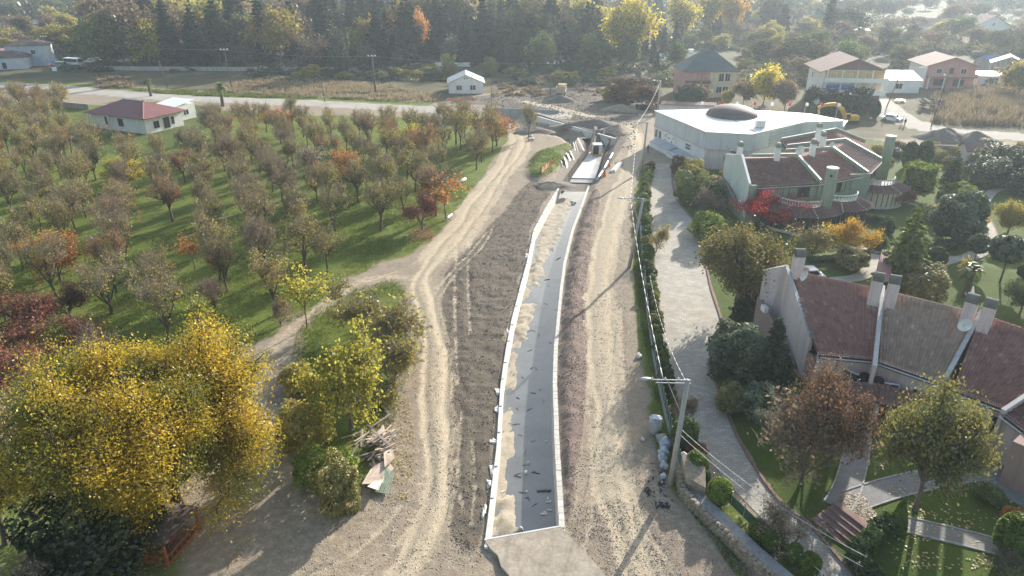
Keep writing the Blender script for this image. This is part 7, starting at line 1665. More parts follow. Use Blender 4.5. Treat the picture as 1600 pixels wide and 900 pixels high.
# farthest trees read as one mass
def far_mass():
    g = np.random.default_rng(5); n = 2600; y = 470+g.uniform(0, 1, n)**1.5*850; x = g.uniform(-1, 1, n)*(y*.85); keep = fbm(x*.012, y*.012, 4) > .33; x, y = x[keep], y[keep]; z = land(x, y, True)
    cs = []; rn = []
    for a, b, c in zip(x, y, z):
        m = 34; r = g.uniform(3.5, 6.5); d = g.normal(size=(m, 3)); d /= np.linalg.norm(d, axis=1)[:, None]; cs.append(np.array([a, b, c+r*1.1])+d*np.array([r, r, r*1.15])*g.uniform(.6, 1, (m, 1))); rn.append(np.full(m, g.uniform()))
    c = np.concatenate(cs); V, F = leaf_quads(c, 2.6, g, None, 0, 1.3)
    tag(link('far_wood', np_mesh('far_wood', V, F, MT['l_bramble'], False, {'rnd': ('FACE', np.concatenate(rn))})), kind='stuff')
far_mass()
def scrub(name, xr, yr, n, mat, seed, avoid, r0=1.2, r1=3.0, leaf=.8):
    g = np.random.default_rng(seed); cs = []; rn = []; k = 0
    while k < n:
        px = g.uniform(*xr); py = yr[0]+(yr[1]-yr[0])*g.uniform()**.7; b = P(px, py)
        if any(x0 < px < x1 and y0 < py < y1 for x0, x1, y0, y1 in avoid) or fbm(np.array([b.x*.03]), np.array([b.y*.03]), seed)[0] < .36: continue
        m = 46; r = g.uniform(r0, r1); d = g.normal(size=(m, 3)); d /= np.linalg.norm(d, axis=1)[:, None]; d[:, 2] = np.abs(d[:, 2]); cs.append(np.array([b.x, b.y, 0])+d*np.array([r*1.3, r*1.3, r])*g.uniform(.5, 1, (m, 1))); rn.append(np.full(m, g.uniform())); k += 1
    c = np.concatenate(cs); V, F = leaf_quads(c, leaf, g, None, 0, 1.4)
    tag(link(name, np_mesh(name, V, F, MT[mat], False, {'rnd': ('FACE', np.concatenate(rn))})), kind='stuff')
AVS = AV+[(1190, 1235, 15, 50)]
scrub('undergrowth', (1020, 1640), (28, 135), 650, 'l_woodland', 31, AVS); scrub('undergrowth', (1020, 1640), (20, 135), 600, 'l_bramble', 32, AVS, 1.5, 3.5); scrub('undergrowth', (1100, 1640), (40, 135), 300, 'l_brown', 33, AVS)
scrub('undergrowth', (150, 430), (116, 138), 260, 'l_brown', 37, [], .4, 1.0, .4); scrub('undergrowth', (380, 700), (113, 128), 200, 'l_bramble', 38, [], .5, 1.3, .45); scrub('undergrowth', (770, 1000), (118, 150), 160, 'l_brown', 39, [(850, 900, 130, 152)], .4, 1.1, .4)
scrub('undergrowth', (100, 1010), (60, 114), 500, 'l_bramble', 34, [(700, 760, 90, 114)], 1.0, 2.4); scrub('undergrowth', (-30, 180), (10, 95), 400, 'l_brown', 35, [(-20, 160, 85, 120)], 1.2, 2.8); scrub('undergrowth', (-30, 180), (10, 95), 300, 'l_olive', 36, [(-20, 160, 85, 120)], 1.2, 2.8)
# reed field by the side road, rough grass on verges
def blades(name, label, poly, n, h, w, mat, seed, lean=.35, zoff=-.05, world=False):
    g = np.random.default_rng(seed); pw = np.array([(p[0], p[1]) for p in (poly if world else PL(poly))]); lo, hi = pw.min(0), pw.max(0); q = np.zeros((0, 2))
    while len(q) < n:
        k = g.uniform(lo, hi, (n*2, 2)); k = k[in_poly(k[:, 0], k[:, 1], pw)]; k = k[g.uniform(0, 1, len(k)) < sstep(fbm(k[:, 0]*.3, k[:, 1]*.3, seed), .3, .55)]; q = np.r_[q, k]
    q = q[:n]; z = land(q[:, 0], q[:, 1])+zoff; a = g.uniform(0, 6.28, n); H = h*g.uniform(.5, 1.2, n); s = np.stack([np.cos(a), np.sin(a), 0*a], 1)*w; tip = np.stack([g.normal(size=n)*lean*H, g.normal(size=n)*lean*H, H], 1)
    b = np.stack([q[:, 0], q[:, 1], z], 1); V = np.stack([b-s, b+s, b+tip+s*.3, b+tip-s*.3], 1).reshape(-1, 3)
    o = link(name, np_mesh(name, V, np.arange(4*n).reshape(n, 4), MT[mat], False, {'rnd': ('FACE', g.uniform(0, 1, n))})); tag(o, kind='stuff'); o['label'] = label
blades('reeds', 'tall dry reeds filling the field beside the side road', G_reed, 16000, 2.2, .10, 'l_reed', 3, .2, world=True)
blades('rough_grass', 'rough yellow-green grass on the verge beyond the road', [(330, 140), (420, 120), (600, 132), (690, 150), (680, 160), (500, 152), (340, 146)], 14000, .9, .10, 'l_reed', 4)
blades('rough_grass', 'green verge grass along the country road', [(200, 138), (420, 145), (680, 164), (560, 156), (300, 150), (210, 142)], 7000, .5, .12, 'l_grass', 5)
blades('rough_grass', 'weedy grass on the verge of the dirt road beside the lane wall', [(1062, 750), (1120, 840), (1200, 920), (1150, 900), (1085, 810), (1045, 750), (1030, 680), (1020, 600), (1000, 500), (990, 420), (998, 350), (1006, 470), (1030, 620)], 6000, .28, .03, 'l_grass', 6)
blades('rough_grass', 'weeds growing on the island between the dirt lanes', [(p[0], p[1]) for p in G_island], 9000, .35, .035, 'l_grass', 7, world=True)
blades('rough_grass', 'grass tuft cover of the mound left of the trench', [(p[0], p[1]) for p in G_berm], 2600, .25, .05, 'l_grass', 8, world=True)
blades('orchard_tufts', 'grass tufts in the nearer orchard', [(340, 565), (480, 490), (560, 430), (640, 395), (700, 350), (740, 290), (640, 300), (420, 330), (0, 420), (0, 640), (200, 640)], 26000, .34, .05, 'l_grass', 9)
# pale gravestones and walls under the trees
rd = random.Random(12)
for i in range(46):
    px, py = rd.uniform(800, 1045), rd.uniform(68, 106); b = P(px, py); mb = MB(); mb.prism([(-.5, -2), (.5, -2), (.5, .15), (-.5, .15)], 0, [.3, .3, 1.1, 1.1])
    o = mb.obj('gravestone', MT['white']); o.location = (b.x, b.y, 0); o.rotation_euler = (0, 0, rd.uniform(-.3, .3)); tag(o, 'pale gravestone among the cypresses at the top centre', 'gravestone', 'gravestones among the cypresses')
mb = MB(); a, b = P(165, 110), P(560, 112); mb.wall(a, b, .3, 0, 1.4); tag(mb.obj('boundary_wall', MT['concrete_grey']), 'long grey boundary wall at the foot of the wood', 'wall')
mb = MB(); a, b = P(680, 104), P(735, 104); mb.wall(a, b, .3, 0, 1.5); tag(mb.obj('boundary_wall', MT['white']), 'short pale wall above the white shed', 'wall')

# ------------------------------------------------------------------ poles, wires, vehicles, people, litter
def power_pole(px, py, label, lamp=True, lean=(0, 0), h=9.3, arm=-2.6):
    b = P(px, py); t = thing('power_pole', label, 'power pole', b); tip = b+V3(lean[0], lean[1], h)
    mb = MB(); mb.tube(b-V3(0, 0, .3), tip, .24, .15, 10); mb.obj('pole', MT['pole'], t, True)
    mb = MB(); ar = tip+V3(arm, .1, -.05); mb.tube(tip+V3(.25, 0, -.05), ar, .05, .05, 6); mb.tube(tip+V3(.25, 0, -.3), ar+V3(.4, 0, -.25), .04, .04, 6); mb.obj('crossarm', MT['metal'], t)
    for k in (.25, .6, .95):
        c = tip.lerp(ar, k); mb = MB(); mb.lathe(c.x, c.y, [(.05, c.z), (.08, c.z+.08), (.05, c.z+.16), (.03, c.z+.22)], 8); mb.obj('insulator', MT['white_plastic'], t)
    mb = MB(); mb.tube(b.lerp(tip, .68), ar.lerp(tip, .45), .035, .035, 6); mb.obj('brace', MT['metal'], t)
    if lamp:
        mb = MB(); p = ar+V3(-.35, 0, .08); mb.blob(p, (.42, .17, .11), 1, 2, 1, .03); mb.obj('lamp_head', MT['metal'], t, True)
    return tip, ar
p1, a1 = power_pole(1047, 757, 'near concrete power pole with crossarm and street lamp', True, (.35, 0))
p2, a2 = power_pole(982, 420, 'second concrete power pole, halfway along the lane', True, (1.2, .3), 9.3, -2.4)
p3, a3 = power_pole(1002, 268, 'third concrete power pole, at the market end of the lane', False, (.4, 0), 9.2, -2.2)
p4, a4 = power_pole(1026, 180, 'far power pole at the corner of the market roof', True, (.3, 0), 8.6, -1.5)
def wire(a, b, sag, r, label, mat='concrete_new', n=22):
    mb = MB(); pts = []
    for i in range(n+1):
        t = i/n; p = Vector(a).lerp(Vector(b), t); pts.append(p-V3(0, 0, sag*4*t*(1-t)))
    mb.path(pts, r, 5); tag(mb.obj('cable', MT[mat], None, True), label, 'cable')
wire(a1.lerp(p1, .35), a2.lerp(p2, .35), .9, .03, 'thick pale cable from the near pole to the second pole')
wire(a2.lerp(p2, .35), a3.lerp(p3, .2), .8, .03, 'thick pale cable from the second pole to the third pole')
wire(a3.lerp(p3, .2), p4, 1.0, .035, 'thick pale cable from the third pole to the far pole')
c1 = P(1047, 757)+V3(.2, 0, 5.2)
wire(c1, P(1345, 905)+V3(0, 0, 1.9), .7, .025, 'upper pale cable sagging along the torn fence to the lower right')
wire(c1-V3(0, 0, .5), P(1345, 905)+V3(-.3, -.3, 1.4), .7, .022, 'lower pale cable sagging along the torn fence to the lower right')
wire(p1-V3(0, 0, .3), V3(15.8, 73.7, 3.2), 1.2, .02, 'thin cable from the near pole down to the hedge')
def plain_pole(px, py, h, label, mat='wood_dark', lean=(0, 0), lamps=0, r=.16):
    b = P(px, py); t = thing('utility_pole', label, 'utility pole', b); tip = b+V3(lean[0], lean[1], h)
    mb = MB(); mb.tube(b-V3(0, 0, .2), tip, r, r*.7, 8); mb.obj('pole', MT[mat], t, True)
    if lamps:
        mb = MB(); mb.tube(tip+V3(-1.1, 0, -.1), tip+V3(1.1, 0, -.1), .06, .06, 5); mb.obj('crossarm', MT['metal'], t)
        for k in range(lamps):
            c = tip+V3(-1.0+2.0*k/max(1, lamps-1), 0, .15); mb = MB(); mb.blob(c, (.28, .2, .2), k, 2, 1, .05); mb.obj('insulator', MT['white_plastic'], t, True)
    return tip
w1 = plain_pole(362, 137, 11.2, 'tall wooden pole with crossarm by the country road', lean=(-.5, 0), lamps=3)
w2 = plain_pole(262, 137, 8.4, 'shorter leaning pole left of the tall wooden pole', lean=(-1.2, 0), lamps=0)
w3 = plain_pole(587, 146, 10.6, 'mossy wooden pole beside the country road near the wood', lean=(-.3, 0), lamps=3, r=.3)
w4 = plain_pole(508, 160, 6.2, 'thin leaning post on the near side of the country road', lean=(-.6, 0), r=.1)
w5 = plain_pole(768, 172, 8.0, 'thin post at the orchard corner by the road', r=.1)
w6 = plain_pole(860, 149, 9.0, 'slim pole standing on the cleared ground', lamps=2, r=.14)
w7 = plain_pole(1455, 197, 11.5, 'leaning lamp pole beside the side road and reeds', lean=(1.7, 1), lamps=1)
w8 = plain_pole(1385, 168, 11.0, 'slanting wooden pole right of the white house', lean=(3.2, 2), lamps=0)
w9 = plain_pole(1327, 186, 6.0, 'lamp post beside the yellow excavator', lamps=1, r=.1)
w10 = plain_pole(78, 98, 9.5, 'pole with white lamps by the parked vehicles at far left', lamps=3)
wire(w1, w3, .8, .02, 'thin overhead wire between the two road poles', 'metal'); wire(w3, w6, .8, .02, 'thin overhead wire above the white shed', 'metal')
wire(w8, V3(127, 223, 6.5), .5, .02, 'thin wire from the slanting pole to the brown-gabled house', 'metal'); wire(w10, w1, 1.2, .02, 'thin overhead wire at the left of the wood', 'metal')

def car(name, label, x, y, rz, L, W, H, paint, cab=(.22, .88), hood=.52, van=False, cat='car', z0=0.0):
    t = thing(name, label, cat, (x, y, z0), rz); w = W/2; h = H*hood; zb = .28
    x0, x1 = -L/2, L/2; c0, c1 = x0+L*cab[0], x0+L*cab[1]
    prof = [(x0, zb), (x1, zb), (x1, h*.85), (x1-.15, h), (x0+.15, h), (x0, h*.9)]
    def ext(m, pr, ww, ww2=None):
        n = len(pr); ww2 = ww2 or [ww]*n
        m.add([(p[0], -q, p[1]) for p, q in zip(pr, ww2)]+[(p[0], q, p[1]) for p, q in zip(pr, ww2)], [tuple(range(n)), tuple(range(2*n-1, n-1, -1))]+[(i, n+i, n+(i+1) % n, (i+1) % n) for i in range(n)])
    mb = MB(); ext(mb, prof, w); mb.obj('body', MT[paint], t, world=False)
    sl = .12 if van else .55
    cabp = [(c0, h-.01), (c1, h-.01), (c1-sl, H), (c0+sl*.7, H)]
    mb = MB(); ext(mb, cabp, w*.92, [w*.95, w*.95, w*.82, w*.82]); mb.obj('cabin', MT[paint], t, world=False)
    k = .80; zc0, zc1 = h+(H-h)*.12, H-(H-h)*.15
    for s in (-1, 1):
        mb = MB(); y_ = s*w*.945; y2 = s*w*.84
        mb.add([(c0+.3, y_, zc0), (c1-.3, y_, zc0), (c1-sl-.12, y2+s*.02, zc1), (c0+sl*.7+.12, y2+s*.02, zc1)], [(0, 1, 2, 3)]); mb.obj('side_window', MT['glass'], t, world=False)
    for (xa, xb, nm) in ((c0, c0+sl*.7, 'windscreen'), (c1, c1-sl, 'windscreen')):
        s = -1 if xa == c0 else 1; mb = MB(); mb.add([(xa+s*.02+(xb-xa)*.12, -w*.8, zc0), (xa+s*.02+(xb-xa)*.12, w*.8, zc0), (xa+s*.03+(xb-xa)*.85, w*.74, zc1), (xa+s*.03+(xb-xa)*.85, -w*.74, zc1)], [(0, 1, 2, 3)]); mb.obj(nm, MT['glass'], t, world=False)
    for sx in (x0+L*.19, x1-L*.19):
        for s in (-1, 1):
            mb = MB(); mb.tube((sx, s*(w-.2), .32), (sx, s*(w+.02), .32), .33, .33, 14); o = mb.obj('wheel', MT['black'], t, world=False)
            mb = MB(); mb.tube((sx, s*(w+.0), .32), (sx, s*(w+.03), .32), .19, .19, 10); mb.obj('rim', MT['metal'], o, world=False)
    for s in (-1, 1):
        mb = MB(); mb.box(x0-.01, s*w*.7, h*.78, .05, .35, .16); mb.obj('headlight', MT['white_plastic'], t, world=False)
        mb = MB(); mb.box(x1+.01, s*w*.75, h*.72, .05, .25, .2); mb.obj('tail_light', MT['carred'], t, world=False)
    return t
c = P(1393, 188); car('parked_car', 'white car parked on the side road with its door open', c.x, c.y, R(140), 4.6, 1.9, 1.5, 'carwhite')
b_ = bpy.context.view_layer
t = bpy.data.objects['parked_car']; mb = MB(); mb.box(-.9, 1.35, .8, 1.0, .07, .9, R(-40)); mb.obj('open_door', MT['carwhite'], t, world=False)
c = P(116, 104); bus = car('minibus', 'white minibus parked at the edge of the wood', c.x, c.y, R(158), 7.5, 2.4, 3.1, 'carwhite', (.0, 1.0), .5, True, 'minibus')
c = P(98, 106); car('van', 'dark teal van parked left of the minibus', c.x, c.y, R(170), 4.8, 2.0, 2.2, 'carteal', (.2, 1.0), .5, True, 'van')
c = P(75, 96); car('parked_car', 'pale green car behind the lamp pole at far left', c.x, c.y, R(10), 4.2, 1.8, 1.5, 'carteal')
c = P(142, 98); car('parked_car', 'grey car right of the minibus by the wood', c.x, c.y, R(20), 4.2, 1.8, 1.5, 'metal')
c = P(152, 96); car('parked_car', 'rightmost white car by the wood', c.x, c.y, R(15), 4.2, 1.8, 1.5, 'carwhite')
c = P(1258, 436); car('parked_car', 'white car parked behind the pink gable', c.x, c.y, R(5), 4.4, 1.8, 1.5, 'carwhite')
c = P(128, 218); car('parked_car', 'grey car in the yard of the orchard cottage', c.x, c.y, R(20), 4.3, 1.8, 1.45, 'metal')
c = P(84, 105); t = thing('market_stall', 'small stall with red goods beside the parked van', 'stall', c); mb = MB(); mb.box(c.x, c.y, 1.0, 2.4, 1.2, .15); mb.obj('counter', MT['carred'], t)
mb = MB(); mb.slab([c+V3(-1.6, -1, 2.3), c+V3(1.6, -1, 2.3), c+V3(1.6, 1, 2.7), c+V3(-1.6, 1, 2.7)], .06); mb.obj('awning', MT['blue'], t)
for sx in (-1.3, 1.3): mb = MB(); mb.tube(c+V3(sx, 0, 0), c+V3(sx, 0, 2.5), .05, .05, 5); mb.obj('post', MT['metal'], t)
c = P(86, 112); mb = MB(); mb.box(c.x, c.y, .9, 1.6, .1, 1.4); tag(mb.obj('notice_board', MT['white_plastic']), 'small white board standing in front of the stall', 'board')
# tipper truck on the cleared ground, seen from behind
c = P(877, 150); t = thing('tipper_truck', 'brown tipper truck on the cleared ground beyond the trench', 'truck', c, R(82))
def lb(nm, mat, f): m = MB(); f(m); return m.obj(nm, MT[mat], t, world=False)
lb('skip_body', 'wood', lambda m: m.add([(-3.0, -1.25, 1.2), (1.4, -1.25, 1.2), (1.4, 1.25, 1.2), (-3.0, 1.25, 1.2), (-3.3, -1.4, 2.9), (1.6, -1.4, 2.9), (1.6, 1.4, 2.9), (-3.3, 1.4, 2.9)], [(3, 2, 1, 0), (0, 1, 5, 4), (1, 2, 6, 5), (2, 3, 7, 6), (3, 0, 4, 7)]))
lb('load', 'clod', lambda m: m.blob((-.9, 0, 2.7), (2.2, 1.2, .5), 3)); lb('cab', 'yellow', lambda m: m.box(2.8, 0, 1.9, 1.9, 2.4, 2.2)); lb('windscreen', 'glass', lambda m: m.box(3.77, 0, 2.3, .05, 2.0, .9)); lb('chassis', 'black', lambda m: m.box(0, 0, .95, 7.0, .9, .35))
for sx in (-2.3, -1.1, 2.6):
    for s in (-1, 1): o = lb('wheel', 'black', lambda m: m.tube((sx, s*.85, .52), (sx, s*1.25, .52), .52, .52, 14)); m2 = MB(); m2.tube((sx, s*1.24, .52), (sx, s*1.28, .52), .28, .28, 10); m2.obj('rim', MT['metal'], o, world=False)
# excavator behind the annex: arched yellow boom
c = P(1325, 192); t = thing('excavator', 'yellow excavator with folded arched boom behind the annex roof', 'excavator', (c.x, c.y, 0), R(180))
t.scale = (.85, .85, .7)
lb('track', 'black', lambda m: m.box(0, -1.1, .5, 4.4, .6, 1.0)); lb('track', 'black', lambda m: m.box(0, 1.1, .5, 4.4, .6, 1.0)); lb('house', 'yellow', lambda m: m.box(-.6, 0, 1.9, 3.6, 2.6, 1.6)); lb('cab', 'yellow', lambda m: m.box(.8, .75, 2.4, 1.4, 1.1, 2.0)); lb('cab_window', 'glass', lambda m: m.box(.85, 1.31, 2.7, 1.1, .04, 1.2))
bp = [(1.2, 2.2), (2.6, 5.0), (4.6, 6.4), (7.2, 6.2), (9.4, 5.3)]
def boom(m):
    for (x0, z0), (x1, z1), w0, w1 in zip(bp[:-1], bp[1:], (.55, .6, .6, .5), (.6, .6, .5, .35)):
        a = Vector((x0, 0, z0)); b = Vector((x1, 0, z1)); d = (b-a).normalized(); n = Vector((-d.z, 0, d.x))
        q = [a+n*w0, b+n*w1, b-n*w1, a-n*w0]; m.add([p+V3(0, -.3, 0) for p in q]+[p+V3(0, .3, 0) for p in q], [(0, 1, 2, 3), (7, 6, 5, 4), (0, 4, 5, 1), (1, 5, 6, 2), (2, 6, 7, 3), (3, 7, 4, 0)])
lb('boom', 'yellow', boom); lb('stick', 'yellow', lambda m: m.tube((9.3, 0, 5.6), (8.6, 0, 2.2), .35, .28, 6)); lb('bucket', 'metal', lambda m: m.box(8.3, 0, 1.6, 1.1, 1.2, 1.0, 0, 0, .4)); lb('ram', 'metal', lambda m: m.tube((1.4, 0, 2.0), (4.0, 0, 5.6), .12, .1, 8))
# people
def person(px, py, label, top, legs, h=1.75, rz=0.0, z0=0.0):
    b = P(px, py, z0); t = thing('person', label, 'person', b, rz); k = h/1.75
    me = bpy.data.meshes.new('person_body'); J = [(0, 0, .95), (0, 0, 1.2), (0, 0, 1.42), (0, .01, 1.52), (0, .02, 1.64), (.19, 0, 1.40), (.26, 0, 1.12), (.25, .08, .88), (-.19, 0, 1.40), (-.26, 0, 1.12), (-.24, .1, .88), (.10, 0, .92), (.12, .02, .5), (.12, 0, .08), (.13, .14, .04), (-.10, 0, .92), (-.13, -.02, .5), (-.13, -.04, .08), (-.14, .10, .04)]
    E = [(0, 1), (1, 2), (2, 3), (3, 4), (2, 5), (5, 6), (6, 7), (2, 8), (8, 9), (9, 10), (0, 11), (11, 12), (12, 13), (13, 14), (0, 15), (15, 16), (16, 17), (17, 18)]
    rad = [.15, .15, .14, .06, .105, .075, .055, .045, .075, .055, .045, .10, .075, .055, .05, .10, .075, .055, .05]
    me.from_pydata([(x*k, y*k, z*k) for x, y, z in J], E, []); o = link('body', me, t); m = o.modifiers.new('skin', 'SKIN')
    sv = me.skin_vertices[0].data if me.skin_vertices else None
    if sv is None:
        bm = bmesh.new(); bm.from_mesh(me); bm.verts.layers.skin.verify(); bm.to_mesh(me); bm.free(); sv = me.skin_vertices[0].data
    for i, r in enumerate(rad): sv[i].radius = (r*k, r*k*.85); sv[i].use_root = (i == 0)
    o.modifiers.new('sub', 'SUBSURF').levels = 1; o.modifiers['sub'].render_levels = 2
    me.materials.append(MT[legs])
    mb = MB(); mb.lathe(0, 0, [(.19*k, .86*k), (.185*k, 1.1*k), (.21*k, 1.34*k), (.15*k, 1.46*k), (.07*k, 1.5*k)], 12); mb.obj('jacket', MT[top], t, True, False)
    mb = MB(); mb.blob((0, .02*k, 1.64*k), (.105*k, .12*k, .135*k), 1, 2, 1, .02); mb.obj('head', MT['skin'], t, True, False)
    mb = MB(); mb.blob((0, -.015*k, 1.69*k), (.112*k, .12*k, .11*k), 2, 2, 1, .03); mb.obj('hair', MT['cloth_dark'], t, True, False)
person(1408, 196, 'person in pale top and bare-legged light trousers on the side road', 'cloth_grey', 'skin', 1.8, R(150))
person(1413, 197, 'person in dark clothes standing on the side road', 'cloth_dark', 'cloth_dark', 1.85, R(190))
person(1012, 240, 'person in dark clothes by the market lean-to', 'cloth_dark', 'jeans', 1.8, R(120))
person(103, 110, 'person in dark clothes walking near the van', 'cloth_dark', 'jeans', 1.75, R(60))
# bags and litter at the foot of the near pole
t = thing('bulk_bag', 'big grey bulk bag with white film on top by the lane wall', 'bag', P(1023, 678)); c = P(1022, 676)
mb = MB(); mb.blob((c.x, c.y, .7), (.62, .62, .78), 2, 3, 1, .06); mb.obj('sack', MT['concrete_grey'], t, True)
mb = MB(); mb.blob((c.x, c.y, 1.45), (.55, .5, .22), 5, 3, 1, .25); mb.obj('film', MT['plastic'], t, True)
for sx in (-.45, .45): mb = MB(); mb.path([(c.x+sx-.12, c.y-.4, 1.3), (c.x+sx, c.y-.4, 1.75), (c.x+sx+.12, c.y-.4, 1.3)], .03, 5); mb.obj('lifting_strap', MT['plastic'], t)
rd = random.Random(31)
for i, (px, py, s, lab) in enumerate(((1033, 690, .5, 'grey plastic bag right below the bulk bag'), (1038, 700, .62, 'bluish plastic bag against the lane wall'), (1036, 712, .55, 'crumpled clear bag in the middle of the bag row'), (1035, 722, .5, 'white plastic bag in the bag row'), (1037, 732, .42, 'small white bag near the pole foot'), (1036, 748, .3, 'tiny white bag beside the pole base'))):
    c = P(px, py); mb = MB(); mb.blob((c.x, c.y, s*.7), (s*.85, s*.8, s*.8), i+3, 3, 1, .22); tag(mb.obj('plastic_bag', MT['plastic' if i != 0 else 'concrete_grey'], None, True), lab, 'bag')
for i in range(70):
    px, py = (rd.gauss(1030, 9), rd.gauss(752, 18)) if i < 30 else (rd.gauss(1037, 8), rd.gauss(789, 3)) if i < 55 else (rd.gauss(1015, 4), rd.gauss(768, 3)); c = P(px, py, .05); mb = MB(); a = rd.uniform(0, 3); L = rd.uniform(.08, .3)
    mb.slab([c+V3(-math.cos(a)*L, -math.sin(a)*L, 0), c+V3(.07, -.04, .05), c+V3(math.cos(a)*L, math.sin(a)*L, .02), c+V3(-.05, .06, .06)], .02)
    tag(mb.obj('litter_scrap', MT['black'] if i % 9 else MT['plastic']), 'dark litter scrap strewn on the dirt near the pole foot', 'litter', 'litter scraps near the pole foot')
for (px, py, s) in ((1004, 688, .25), (998, 558, .45)):
    c = P(px, py); mb = MB(); mb.blob((c.x, c.y, .12), (s*.6, s, s*.5), px, 2); tag(mb.obj('stone', MT['concrete'], None, True), 'pale stone on the dirt road verge, ' + ('small near one' if s < .3 else 'long farther one'), 'stone')
# stones, clods and grit: far too many to count
def stones(name, poly, n, lo, hi, mat, seed, world=False, sink=.3):
    g = np.random.default_rng(seed); pw = np.array([(p[0], p[1]) for p in (poly if world else PL(poly))]); a, b = pw.min(0), pw.max(0); q = np.zeros((0, 2))
    while len(q) < n:
        k = g.uniform(a, b, (n*2, 2)); ok = in_poly(k[:, 0], k[:, 1], pw) & ((k[:, 0] < canL(k[:, 1])-WT-.1) | (k[:, 0] > canR(k[:, 1])+WT+.1) | (k[:, 1] > 121)); k = k[ok]; k = k[g.uniform(0, 1, len(k)) < .25+sstep(fbm(k[:, 0]*.6, k[:, 1]*.6, seed), .35, .6)]; q = np.r_[q, k]
    q = q[:n]; r = lo+(hi-lo)*g.uniform(0, 1, n)**3; z = land(q[:, 0], q[:, 1])+r*(.5-sink)
    oc = np.array([(1, 0, 0), (0, 1, 0), (-1, 0, 0), (0, -1, 0), (0, 0, .7), (0, 0, -.7)], float); of = np.array([(0, 1, 4), (1, 2, 4), (2, 3, 4), (3, 0, 4), (1, 0, 5), (2, 1, 5), (3, 2, 5), (0, 3, 5)])
    J = oc[None]*g.uniform(.6, 1.25, (n, 6, 1)); th = g.uniform(0, 6.28, n); cs, sn = np.cos(th)[:, None], np.sin(th)[:, None]; X = J[..., 0]*cs-J[..., 1]*sn; Y = J[..., 0]*sn+J[..., 1]*cs
    V = np.stack([X, Y, J[..., 2]], -1)*r[:, None, None]+np.stack([q[:, 0], q[:, 1], z], 1)[:, None]; F = (np.arange(n)[:, None, None]*6+of[None]).reshape(-1, 3)
    tag(link(name, np_mesh(name, V.reshape(-1, 3), F, MT[mat], False)), kind='stuff')
stones('clods', G_soil, 7000, .02, .10, 'clod', 1, True)
stones('pale_clods', G_soil, 1500, .02, .09, 'pebble', 2, True)
stones('red_gravel', G_gravel, 9000, .02, .08, 'redgrit', 3, True)
stones('pebbles', [(880, 830), (900, 700), (1000, 700), (1060, 780), (1200, 930), (1000, 960), (900, 900)], 5000, .015, .07, 'pebble', 4)
stones('pebbles', [(420, 840), (560, 780), (690, 640), (700, 820), (760, 870), (780, 960), (420, 960)], 4500, .015, .07, 'pebble', 5)
stones('red_gravel', [(880, 800), (960, 780), (1060, 800), (1200, 960), (950, 960), (900, 850)], 5000, .015, .06, 'redgrit', 6)
stones('pebbles', [(880, 600), (990, 300), (1000, 420), (1010, 560), (1020, 700), (900, 740)], 3500, .02, .08, 'pebble', 7)
stones('pebbles', [(640, 620), (700, 380), (810, 220), (790, 300), (690, 480), (700, 640)], 2500, .02, .08, 'pebble', 8)
stones('clods', [(700, 165), (850, 140), (960, 150), (1000, 200), (985, 240), (960, 220), (800, 200)], 3500, .05, .3, 'clod', 9)
# heaps
def heap(px, py, rx, ry, h, mat, label, seed):
    c = P(px, py); mb = MB(); n = 22; m = 9; rd = random.Random(seed); vs_ = []
    for j in range(m):
        t = j/(m-1)
        for k in range(n):
            a = 6.283*k/n; jit = 1+.16*math.sin(3*a+seed)+.1*rd.uniform(-1, 1); vs_.append((c.x+rx*(1-t)*jit*math.cos(a), c.y+ry*(1-t)*jit*math.sin(a), h*(1-(1-t)**1.25)*(1+.1*rd.uniform(-1, 1))*(1 if j else 0)-.1))
    mb.add(vs_, [(j*n+k, j*n+(k+1) % n, (j+1)*n+(k+1) % n, (j+1)*n+k) for j in range(m-1) for k in range(n)]); tag(mb.obj('soil_heap', MT[mat], None, True), label, 'heap')
heap(1475, 218, 6.5, 5, 2.6, 'clod', 'larger dark soil heap beside the side road', 1); heap(1522, 222, 5, 4, 2.4, 'clod', 'smaller dark soil heap right of the larger one', 2)
heap(875, 158, 5, 3.5, 1.8, 'clod', 'reddish soil heap behind the tipper truck', 3); heap(970, 172, 6, 3, 1.6, 'rock', 'grey rubble heap at the end of the dirt road', 4)
heap(928, 197, 9, 3, 1.7, 'clod', 'long dark spoil heap behind the diagonal wall', 5); heap(965, 205, 4, 4, 1.6, 'rock', 'grey stony spoil heap at the trench head', 6); heap(862, 291, 4.0, 3.0, .9, 'clod', 'low dark soil heap at the top of the soil bank', 7); heap(830, 205, 5, 4, 1.3, 'clod', 'dark spoil heap under the bare leafy tree', 8)
# stacked dark bales and junk near the market, timber stack by the reeds
for i in range(8):
    px = 988+i*5.2; c = P(px, 172-(i % 2)*1.5); mb = MB(); mb.box(c.x, c.y, .8, 1.5, 1.3, 1.6, i*.4); tag(mb.obj('junk_crate', MT['cloth_dark' if i % 3 else 'rock']), 'dark crate in the junk row beside the russet thicket', 'crate', 'crates in the junk row')
rd = random.Random(8)
for i in range(60):
    a = P(1434+rd.uniform(0, 38), 168+rd.uniform(-2, 4)); z = rd.uniform(.2, 2.6); mb = MB(); L = rd.uniform(.7, 1.2); an = rd.uniform(-.3, .3); mb.tube((a.x-.1, a.y-L, z), (a.x+.1*an, a.y+L, z+.05), .2, .18, 7); tag(mb.obj('log', MT['wood_dark'] if rd.random() < .6 else MT['concrete']), 'log of the dark timber stack beside the reeds', 'log', 'logs of the timber stack')
c = P(1406, 160); t = thing('picnic_table', 'white picnic table on the grass by the side road', 'table', c)
mb = MB(); mb.box(c.x, c.y, .75, 2.2, .9, .08); mb.obj('table_top', MT['white_plastic'], t)
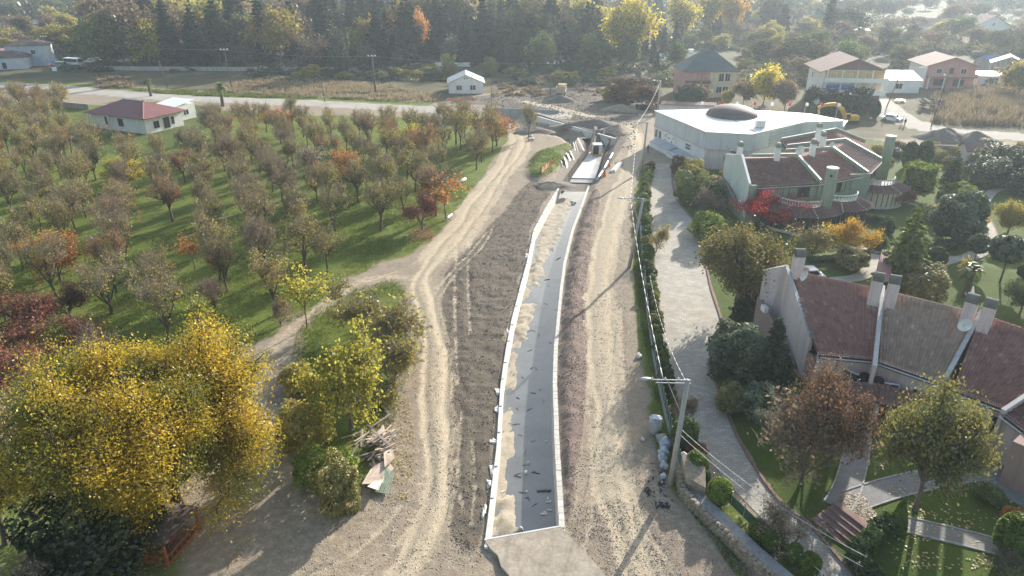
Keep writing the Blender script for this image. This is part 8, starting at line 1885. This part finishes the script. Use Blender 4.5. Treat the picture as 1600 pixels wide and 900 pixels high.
for s in (-1, 1): mb = MB(); mb.box(c.x, c.y+s*.85, .45, 2.2, .3, .06); mb.obj('bench', MT['white_plastic'], t); mb = MB(); mb.box(c.x+s*.8, c.y, .4, .1, 1.7, .7); mb.obj('leg', MT['white_plastic'], t)
# orange net by the shed and ruined wall at right
a, b = P(697, 155, .8), P(745, 151, 1.0); mb = MB(); vs_ = []
for i in range(15): p = a.lerp(b, i/14); vs_ += [(p.x, p.y, .05+.1*math.sin(i)), (p.x, p.y+.1*math.sin(2*i), .9+.35*math.sin(i*1.3))]
mb.add(vs_, [(2*i, 2*i+2, 2*i+3, 2*i+1) for i in range(14)]); tag(mb.obj('safety_net', MT['orange_net']), 'orange safety net strung in front of the white shed', 'netting')
mb = MB(); a, b = P(1445, 236), P(1640, 240); mb.wall(a, b, .4, -.2, 1.3); tag(mb.obj('ruined_wall', MT['rock']), 'dark ruined wall between the gardens and the side road', 'wall')
house('shed', 'small ruined shed with broken brown roof behind the gardens', *P(1520, 252)[:2], R(-10), 4.5, 4, 2.6, 'gx', 1.2, .3, 'pink', 'brownroof', [(0, .5, 1.3, .9, 1.4, 'dark')], cat='shed')
mb = MB(); a, b = P(70, 165), P(140, 172); mb.wall(a, b, .25, 0, 1.5); tag(mb.obj('yard_wall', MT['concrete_grey']), 'grey yard wall left of the orchard cottage', 'wall')
mb = MB(); a, b = P(300, 180), P(345, 176); mb.wall(a, b, .25, 0, 1.2); tag(mb.obj('yard_wall', MT['concrete_grey']), 'low grey wall right of the orchard cottage', 'wall')
for k, (px, py, ty, lab) in enumerate(((236, 150, 122, 'small palm behind the cottage roof'), (348, 165, 128, 'slim palm at the roadside right of the cottage'))):
    plant_px('palm', px, py, ty, lab, name='palm_tree', w=1.0)

# ------------------------------------------------------------------ haze
def build_haze():
    t = NT('autumn_haze'); v = t.n('VolumePrincipled')
    v.inputs['Color'].default_value = (0.72, 0.86, 1.0, 1); v.inputs['Density'].default_value = HAZE_D; v.inputs['Anisotropy'].default_value = 0.4
    t.l(v.outputs[0], t.out.inputs['Volume'])
    mb = MB(); mb.box(0, 780, 60, 3900, 1620, 126)
    o = mb.obj('haze', t.m); tag(o, kind='stuff')
HAZE_D = 0.00029
build_haze()
